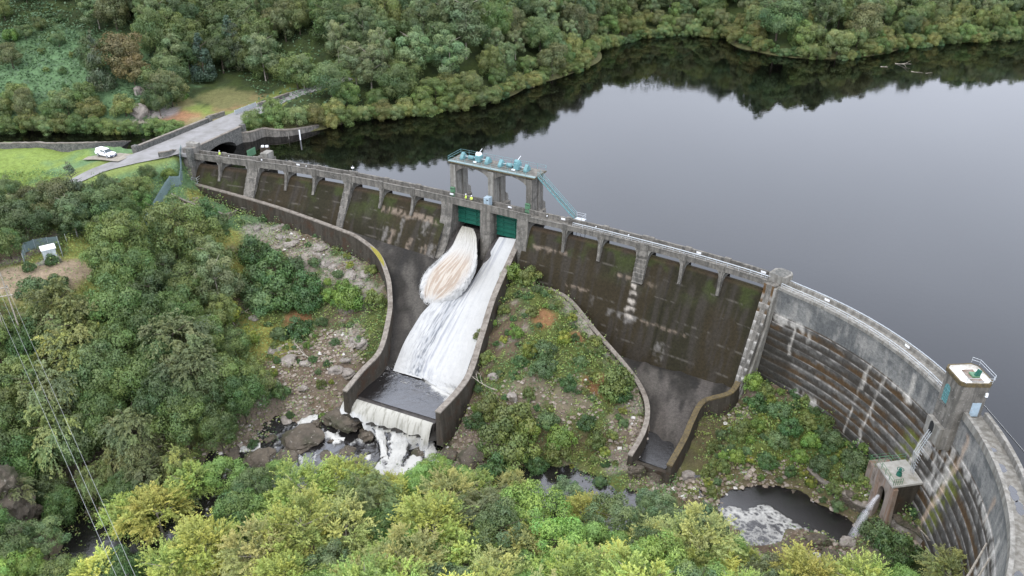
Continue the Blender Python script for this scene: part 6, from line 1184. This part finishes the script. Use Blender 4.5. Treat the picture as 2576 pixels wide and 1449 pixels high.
for e in [(60,560,130,'oak',1),(15,610,80,G_,0),(140,500,120,'oak',3),(185,468,80,'spruce',1),(180,540,110,'birch',0),(235,520,120,'oak',1),(290,510,110,'oak',0),(340,478,80,'oak',2),(372,435,50,'oak',0),(345,510,70,L_,1),(310,540,90,G_,0),(60,505,80,'oak',3),(0,540,120,'oak',1),(290,478,60,'oak',3),(10,525,80,'birch',1),(250,575,80,'oak',0),(425,440,40,'lime_shrub',0),(-40,620,120,'oak'),(-30,520,100,'oak')]: at(*e[:4], 'road wood', 1.0, e[4] if len(e) > 4 else None)
sh, ls = 'shrub', 'lime_shrub'
for e in [(640,635,95,sh,0),(690,680,110,sh,0),(632,715,100,sh,0),(700,745,110,sh,0),(770,720,90,sh,0),(660,760,80,sh,1),(750,830,75,sh,0),(770,760,80,sh,0),(740,670,60,sh,1),(872,755,85,ls,0),(862,725,50,ls,0),(832,745,45,ls,0),(940,755,60,sh,2),(935,740,30,ls,1),(515,535,75,sh,0),(545,560,60,sh,1),(490,560,60,sh,2),(590,700,50,sh,2),(700,840,45,sh,1),(640,920,60,sh,2),(700,985,55,sh,0),(130,655,38,sh,0),(72,672,36,sh,0),(85,725,75,sh,1),(140,715,60,sh,0),(230,635,40,sh,2),(575,790,70,ls,1),(620,850,60,ls,1),(360,990,55,ls,1),(580,640,35,sh,2),(790,660,30,sh,1),(810,810,30,sh,0),(935,680,35,sh,2),(850,690,30,sh,1)]: at(*e[:4], 'left slope', 1.1, e[4])
for e in [(1290,688,62,ls,0),(1332,695,60,sh,2),(1372,882,62,sh,1),(1366,930,72,sh,1),(1335,880,50,ls,1),(1545,970,105,sh,2),(1560,990,60,sh,0),(1380,1060,60,sh,1),(1475,1065,52,sh,0),(1232,1025,80,sh,2),(1300,1060,120,sh,2),(1262,1100,120,sh,2),(1330,1090,70,ls,0),(1410,1105,80,ls,0),(1400,1140,70,sh,2),(1300,1140,110,sh,2),(1250,1180,90,sh,0),(1200,1060,60,sh,0),(1210,850,50,sh,2),(1225,900,45,sh,2),(1500,860,40,sh,2),(1430,965,50,sh,0),(1300,840,40,ls,0),(1460,910,40,sh,1),(1330,990,40,sh,2),(1500,1110,60,sh,2),(1350,1170,60,sh,0),(1590,880,35,sh,2),(1440,800,30,ls,1),(1270,780,35,sh,2),(1340,785,35,sh,2),(1420,850,40,ls,1),(1310,910,40,sh,0)]: at(*e[:4], 'middle island', 1.1, e[4])
for e in [(1905,1015,60,sh,0),(1960,1035,60,sh,1),(1895,965,60,ls,0),(1930,985,50,sh,2),(1870,1085,60,sh,2),(1960,1110,60,sh,1),(2095,1105,60,sh,1),(2150,1160,72,sh,1),(2065,1170,60,sh,1),(2140,1195,52,sh,1),(1990,1075,60,sh,0),(1820,1175,45,sh,2),(1930,1160,55,sh,0),(2040,1110,50,ls,0),(2030,1060,50,sh,2),(1850,1150,45,ls,0),(1780,1190,45,sh,2),(2100,1230,50,sh,2),(2010,1150,45,ls,0),(2180,1215,45,sh,2),(2210,1340,90,sh,1),(2260,1380,100,sh,0),(2330,1320,50,sh,2),(2310,1290,45,sh,0),(2370,1410,55,ls,1),(1910,1070,45,ls,0),(2170,1110,35,sh,2),(2080,1060,40,sh,2)]: at(*e[:4], 'right island', 1.1, e[4])
for e in [(635,305,70,'willow',0),(690,300,75,'willow',0),(745,293,80,'willow',1),(790,290,70,'willow',2),(840,280,70,'willow'),(910,285,60,'willow'),(850,262,50,'willow',1)]: at(*e[:4], 'bridge end', 1.0, e[4] if len(e) > 4 else None)
for e in [(300,130,115,'russet_tree',0),(330,170,90,'russet_tree',1),(590,110,75,'spruce',1),(505,140,70,'spruce',0),(410,175,45,'lime_shrub',0),(470,140,80,'oak',1),(430,120,80,'birch',0),(660,140,110,'birch',1),(670,172,80,'willow',0),(740,150,100,'oak',2),(830,200,110,'oak',1),(885,130,60,'lime_tree',0),(1040,130,110,'birch',0),(1130,140,110,'birch',0),(1170,60,150,'birch',1),(930,170,110,'birch',1),(1000,210,110,'oak',0),(1270,150,80,'birch',2),(1250,200,70,'willow',0),(1390,150,90,'oak',3),(145,100,40,'oak',1),(30,90,45,'lime_shrub',0),(25,140,70,'oak',3),(60,80,40,'oak',1),(100,60,40,'oak',0),(450,240,50,'lime_shrub',0),(1230,100,60,'lime_tree',1),(2290,45,80,'willow',1),(2020,100,80,'willow',0),(2110,105,90,'willow',1),(1960,50,110,'oak',1),(2180,60,110,'oak',3),(2370,75,70,'willow',2),(2430,85,60,'willow',0),(760,180,80,'birch',2),(870,240,80,'willow',0),(950,250,70,'willow',0),(1060,245,70,'willow',0),(1150,240,70,'willow',0)]: at(*e[:4], 'far shore', 1.0, e[4] if len(e) > 4 else None)
# ---- fill the woods
def fill(n, cond, kinds, area, smin, smax, gap=.62, maxn=400, seed=1, box=(-180, 330, 195, 430), hs=1.0):
    r = np.random.default_rng(seed); random.seed(seed); X_ = r.uniform(box[0], box[1], n); Y_ = r.uniform(box[2], box[3], n); Z_ = bil(Z, X_, Y_); ok = cond(X_, Y_, Z_); cnt = 0; T_ = [tuple(t) for t in TAKEN]; TX = [t[0] for t in T_]; TY = [t[1] for t in T_]; TR = [t[2] for t in T_]; Dr, _ = road_d(X_, Y_)
    for i in np.nonzero(ok)[0]:
        if cnt >= maxn: break
        k = kinds(X_[i], Y_[i], Z_[i]); 
        if k is None: continue
        cs, ts, rx, H, ch = KIND[k]; s_ = random.uniform(smin, smax); R = rx*s_
        if Dr[i] < R*.75+2.2: continue
        d = np.hypot(np.array(TX)-X_[i], np.array(TY)-Y_[i])
        if (d < (np.array(TR)+R)*gap).any(): continue
        u, v = proj(X_[i], Y_[i], Z_[i]+ch*s_); o = plant(k, float(X_[i]), float(Y_[i]), float(Z_[i]), s_, s_*random.uniform(.85, 1.4)*hs); TAKEN.append((X_[i], Y_[i], R)); TX.append(X_[i]); TY.append(Y_[i]); TR.append(R); QUEUE.setdefault((area, k), []).append((float(u), o, None)); cnt += 1
    return cnt
def inview(x, y, z, m=120, top=-170): u, v = proj(x, y, z+5); return (u > -m) & (u < 2576+m) & (v > top) & (v < 1600)
mead = [G(u, v, 6) for u, v in [(395, 300), (400, 262), (440, 240), (480, 215), (540, 195), (610, 195), (650, 225), (640, 262), (560, 290), (470, 320)]]
front = [G(u, v, 2.5) for u, v in [(585, 335), (585, 255), (700, 215), (800, 200), (850, 230), (850, 300), (800, 335)]]
hillp = [G(u, v, z) for u, v, z in [(-200, 325, 1), (-200, 60, 22), (0, -60, 30), (310, -60, 34), (310, 60, 28), (250, 150, 14), (230, 240, 7), (180, 290, 4)]]
import itertools
sp = np.array(shore); seg = np.hypot(*np.diff(sp, axis=0).T); cs_ = np.concatenate([[0], np.cumsum(seg)]); random.seed(21)
for q in np.arange(2, cs_[-1], 3.0):
    x = np.interp(q, cs_, sp[:, 0]); y = np.interp(q, cs_, sp[:, 1])-random.uniform(-.3, 2.6); u, v = proj(x, y, 1)
    if not (-100 < u < 2680) or 455 < u < 830 or (480 < u < 600): continue
    if min(math.hypot(x-t[0], y-t[1])-t[2]*.3 for t in TAKEN) < .8: continue
    k = 'willow' if random.random() < .8 else 'shrub'; s_ = random.uniform(.5, .95) if k == 'willow' else random.uniform(.9, 1.5); o = plant(k, float(x), float(y), max(gz(x, y), -.3)-.4*s_, s_, s_*random.uniform(.85, 1.1)); TAKEN.append((x, y, KIND[k][2]*s_)); QUEUE.setdefault(('lake edge', k), []).append((float(u), o, None))
def shorek(x, y, z): return 'willow' if random.random() < .8 else 'oak'
c1 = fill(9000, lambda x, y, z: (z > .15) & (z < 3.6) & pip(x, y, uppoly) & inview(x, y, z) & ~pip(x, y, mead) & (y > 205), shorek, 'lake edge', .6, 1.05, .47, 230, 5)
def woodk(x, y, z):
    u, v = proj(x, y, z); q = random.random()
    if u < 760: return 'oak' if q < .62 else ('birch' if q < .75 else ('spruce' if q < .88 else 'russet_tree' if q < .93 else 'willow'))
    if u < 1500: return 'birch' if q < .45 else ('oak' if q < .88 else 'ash')
    return 'birch' if q < .42 else ('oak' if q < .8 else ('willow' if q < .96 else 'ash'))
c2 = fill(60000, lambda x, y, z: (z > 3) & pip(x, y, uppoly) & inview(x, y, z) & ~pip(x, y, mead) & ~pip(x, y, front) & ~pip(x, y, hillp), woodk, 'upper wood', .85, 1.3, .42, 760, 6)
c3 = fill(6000, lambda x, y, z: (z > 1.5) & pip(x, y, hillp) & inview(x, y, z), lambda x, y, z: 'shrub' if random.random() < .7 else ('oak' if random.random() < .6 else 'russet_tree'), 'bracken hill', .5, .9, 1.3, 26, 7)
c4 = fill(9000, lambda x, y, z: (y < 88) & (y > 42) & (z > -20.5) & ~pip(x, y, uppoly) & (x > -60) & (x < 26) & (np.hypot(x-AC[0], y-AC[1]) < 37.5), lambda x, y, z: random.choice(['beech', 'beech', 'beech', 'lime_tree', 'lime_tree', 'pine']), 'bottom', .55, .85, .5, 70, 8, (-80, 50, 42, 76), .9)
c5 = fill(4000, lambda x, y, z: pip(x, y, [G(u, v, -12) for u, v in [(-120, 850), (230, 850), (560, 920), (600, 1030), (430, 1090), (250, 1100), (-120, 1180)]]) & ~pip(x, y, uppoly), lambda x, y, z: random.choice(['ash', 'ash', 'larch', 'oak']), 'left wood', .45, .65, .75, 14, 9, (-140, -20, 70, 160))
c6 = fill(3000, lambda x, y, z: pip(x, y, [G(u, v, -3) for u, v in [(-150, 530), (60, 530), (230, 530), (340, 510), (380, 540), (300, 570), (100, 580), (0, 580), (-150, 600)]]) & ~pip(x, y, uppoly), lambda x, y, z: random.choice(['oak', 'oak', 'ash', 'shrub']), 'road wood', .4, .7, .5, 50, 10, (-180, -60, 120, 182))
isl = [G(u, v, -15) for u, v in [(1310, 690), (1420, 760), (1500, 840), (1590, 950), (1610, 1050), (1560, 1140), (1330, 1160), (1180, 1120), (1170, 1010), (1240, 830)]]
isr = [G(u, v, -16) for u, v in [(1880, 970), (1990, 980), (2110, 1090), (2200, 1170), (2180, 1280), (2000, 1215), (1860, 1215), (1740, 1230), (1750, 1120), (1830, 1030)]]
lsl = [G(u, v, -14) for u, v in [(600, 560), (720, 600), (850, 640), (950, 740), (900, 880), (840, 980), (640, 1080), (560, 900), (560, 700)]]
sk = lambda x, y, z: random.choice(['shrub', 'shrub', 'shrub', 'lime_shrub'])
c7 = fill(3000, lambda x, y, z: pip(x, y, isl), sk, 'middle island', .28, .62, .8, 75, 11, (-12, 30, 90, 140)); c8 = fill(3000, lambda x, y, z: pip(x, y, isr) & (z > -19.7), sk, 'right island', .28, .6, .8, 75, 12, (20, 62, 80, 120)); c9 = fill(3000, lambda x, y, z: pip(x, y, lsl), sk, 'left slope', .25, .6, .9, 45, 13, (-70, -20, 90, 165))
PRT = ('FILL', c1, c2, c3, c4, c5, c6, c7, c8, c9)
KD = {'beech': 'golden-green feathery beech', 'ash': 'dark green broadleaf tree', 'lime_tree': 'fresh lime-green tree', 'larch': 'drooping olive-gold tree', 'pine': 'rounded grey-green pine', 'birch': 'pale grey-green birch', 'oak': 'mid-green oak', 'willow': 'low rounded willow', 'spruce': 'dark pointed conifer', 'russet_tree': 'russet-tinged tree', 'shrub': 'leafy green bush', 'lime_shrub': 'bright yellow-green bush'}
AD = {'bottom': 'in the wood along the bottom edge', 'corner': 'in the bottom left corner', 'left wood': 'in the wood left of the chute', 'road wood': 'between the road and the cabin track', 'left slope': 'on the slope left of the training wall', 'middle island': 'on the middle island', 'right island': 'on the mound below the arch dam', 'bridge end': 'at the far end of the bridge', 'far shore': 'prominent on the far shore', 'lake edge': 'at the lake edge', 'upper wood': 'in the upper wood', 'bracken hill': 'on the bracken hillside'}
for (area, k), L in QUEUE.items():
    L.sort(key=lambda e: e[0]); n = len(L)
    for i, (u, o, desc) in enumerate(L):
        if n == 1: lab = f'only {KD[k]} {AD[area]}'
        elif i == 0: lab = f'leftmost {KD[k]} {AD[area]}'
        elif i == n-1: lab = f'rightmost {KD[k]} {AD[area]}'
        elif i < 99: lab = f'{KD[k]} {AD[area]}, {ordn(i)} from the left'
        elif n-1-i < 99: lab = f'{KD[k]} {AD[area]}, {ordn(n-1-i)} from the right'
        else: lab = f'{KD[k]} in the middle of the upper wood'
        tag(o, lab, 'shrub' if 'shrub' in k else 'tree', f'{k.replace("_", " ")}s {AD[area]}')
# bare trees
def baretree(u, v, H, lab, fallen=False, m_='deadwood', r=.12):
    x, y, z = onground(u, v); random.seed(int(u)); mb = MB()
    if fallen: branchy(mb, (x, y, z+.3), (math.cos(fallen), math.sin(fallen), .25), H, r, 2, .0, .8)
    else:
        mb.tube([(x, y, z-.5), (x+.2, y, z+H*.4)], [r*1.5, r], 6)
        for k in range(8): a = k*.8; branchy(mb, (x+.2, y, z+H*(.2+.03*k)), (math.cos(a)*.5, math.sin(a)*.5, 1), H*.55, r*.6, 2, 0, .7)
    tag(mb.build('bare_tree', m_), lab, 'bare tree')
baretree(490, 660, 8.5, 'leafless pale grey tree standing among the green trees by the fence')
baretree(590, 820, 6, 'fallen bleached tree pointing up the slope', 1.9); baretree(585, 800, 4.5, 'broken pale trunk lying across the fallen tree', .3); baretree(780, 905, 4, 'grey log lying on the scree', 2.7); baretree(1250, 985, 3.5, 'thin pale log on the middle island', 2.9)
x, y, z = onground(2262, 1118) if False else (*G(1975, 1118, -15), 0)
q = onground(1960, 1000)
# ---- low growth as one uncountable cover
def cover(name, n, box, cond, size, colf, seed, up_=.55, hmax=.5):
    r = np.random.default_rng(seed); x = r.uniform(box[0], box[1], n); y = r.uniform(box[2], box[3], n); z = bil(Z, x, y); ok = cond(x, y, z, r); x, y, z = x[ok], y[ok], z[ok]; n = len(x)
    nz_ = fbm(x*.35, y*.35, seed, 3); hh = r.uniform(0, 1, n)*hmax*(.2+.9*nz_+2.2*sstep(.5, .72, fbm(x*.75, y*.75, seed+5, 3))); P = np.stack([x, y, z+.05+hh], 1); nn = unit(np.stack([r.normal(0, up_, n), r.normal(0, up_, n), np.ones(n)], 1)); a, b = basis(nn, r.normal(0, 1, nn.shape)); s_ = size*r.uniform(.6, 1.5, n); o = link(name, quads(name, P, a*s_[:, None], b*s_[:, None]*.6, colf(x, y, r))); tag(o, None, kind='stuff'); return o
def covcol(x, y, r):
    base = bil(c, x, y); g1 = np.array([.08, .145, .035]); g2 = np.array([.24, .28, .055]); g3 = np.array([.18, .1, .045]); n_ = fbm(x*.5, y*.5, 77, 3); k = mixc(g1, g2, sstep(.35, .7, n_+r.normal(0, .12, len(x)))); k = mixc(k, g3, (r.uniform(0, 1, len(x)) < .07)*.8); return mixc(k, base, .25)*r.uniform(.6, 1.35, (len(x), 1))
def gcov(x, y, z, r):
    base = bil(c, x, y); gr = base[:, 1]/(base[:, 0]+1e-6); ok = ~pip(x, y, uppoly) & ~pip(x, y, chan1) & ~pip(x, y, chan2) & (r.uniform(0, 1, len(x)) < sstep(.7, 1.1, gr)*.95+.2)
    u, v = proj(x, y, z); ok &= ~((u > 1700) & (z < -19.95)); D, _ = road_d(x, y); ok &= (D > 4) & ~((z > .8) & (y > 165)); ok &= np.hypot(x-AC[0], y-AC[1]) < 42 if False else ok; return ok
cover('undergrowth', 330000, (-120, 58, 76, 182), gcov, .155, covcol, 4, .65, .9)
cover('bracken', 60000, (-190, -40, 205, 300), lambda x, y, z, r: pip(x, y, uppoly) & (z > 1.2) & (pip(x, y, hillp) | (r.uniform(0, 1, len(x)) < .25)) & ~pip(x, y, mead), .34, lambda x, y, r: mixc([.06, .115, .05], [.12, .19, .085], fbm(x*.2, y*.2, 5, 4)+r.normal(0, .1, len(x)))*r.uniform(.8, 1.2, (len(x), 1)), 5, .7, .8)
cover('reeds', 16000, (-110, 300, 195, 360), lambda x, y, z, r: pip(x, y, uppoly) & (z > -.1) & (z < .9), .28, lambda x, y, r: mixc([.12, .14, .05], [.25, .2, .09], r.uniform(0, 1, len(x))), 6, 1.2, .7)
# far wood behind the visible trees, one mass
r = np.random.default_rng(9); n = 90000; x = r.uniform(-260, 420, n); y = r.uniform(250, 620, n); ok = pip(x, y, uppoly) & (bil(Z, x, y) > 4); x, y = x[ok], y[ok]; z = bil(Z, x, y); u, v = proj(x, y, z+10); k = (v < -60); x, y, z = x[k], y[k], z[k]; n = len(x)
hh = 6+5*fbm(x*.13, y*.13, 8, 3)*1.6; nn = unit(np.stack([r.normal(0, .8, n), r.normal(-.3, .8, n), np.ones(n)], 1)); a, b = basis(nn, r.normal(0, 1, nn.shape)); s_ = .8*r.uniform(.6, 1.6, n)
o = link('far_wood', quads('far_wood', np.stack([x, y, z+hh*r.uniform(.35, 1, n)], 1), a*s_[:, None], b*s_[:, None]*.7, mixc([.04, .065, .025], [.12, .15, .06], r.uniform(0, 1, n)))); tag(o, None, kind='stuff')
# ================================================================== CAMERA, SKY, SUN
cam = bpy.data.cameras.new('camera'); co = bpy.data.objects.new('camera', cam); COL.objects.link(co); co.location = (0, 0, CZ); co.rotation_euler = (PI/2-TH, 0, 0)
cam.sensor_width = 36; cam.lens = 28.0; cam.clip_start = 1; cam.clip_end = 4000; sc.camera = co
w = bpy.data.worlds.new('World'); sc.world = w; w.use_nodes = True; nt = w.node_tree
bg = nt.nodes['Background']; sky = nt.nodes.new('ShaderNodeTexSky'); sky.sky_type = 'NISHITA'; sky.sun_disc = False; sky.sun_elevation = math.radians(52); sky.sun_rotation = math.radians(200); sky.air_density = 1.2; sky.dust_density = 4
tc = nt.nodes.new('ShaderNodeTexCoord'); sp = nt.nodes.new('ShaderNodeSeparateXYZ'); nt.links.new(tc.outputs['Generated'], sp.inputs[0])
cl = ramp(nt, sp.outputs['Z'], [(0, (7.5, 8.0, 9.2)), (.15, (11.5, 12.3, 14.2)), (.21, (14.0, 14.9, 17.1)), (.32, (17.0, 18.3, 21.2)), (.42, (20.2, 21.8, 25.4)), (.56, (20.4, 22.0, 26.0)), (.72, (14.6, 15.0, 16.4)), (1, (12.6, 12.8, 13.2))])
nz = noise(nt, tc.outputs['Generated'], 2.2, 4, .55); cl2 = mixn(nt, 1.0, cl, ramp(nt, nz, [(.3, .93), (.7, 1.06)]), 'MULTIPLY')
mxw = mixn(nt, .92, sky.outputs[0], cl2); nt.links.new(mxw, bg.inputs[0]); bg.inputs[1].default_value = .15
sl = bpy.data.lights.new('sun', 'SUN'); sl.energy = 1.5; sl.angle = math.radians(24); sl.color = (1, .96, .9); so = bpy.data.objects.new('sun', sl); COL.objects.link(so)
el, az = math.radians(52), math.radians(200); dv = Vector((math.sin(az)*math.cos(el), math.cos(az)*math.cos(el), math.sin(el))); so.rotation_euler = dv.to_track_quat('Z', 'Y').to_euler()
sc.view_settings.view_transform = 'Standard'; sc.view_settings.look = 'None'; sc.view_settings.exposure = 0; sc.view_settings.gamma = 1
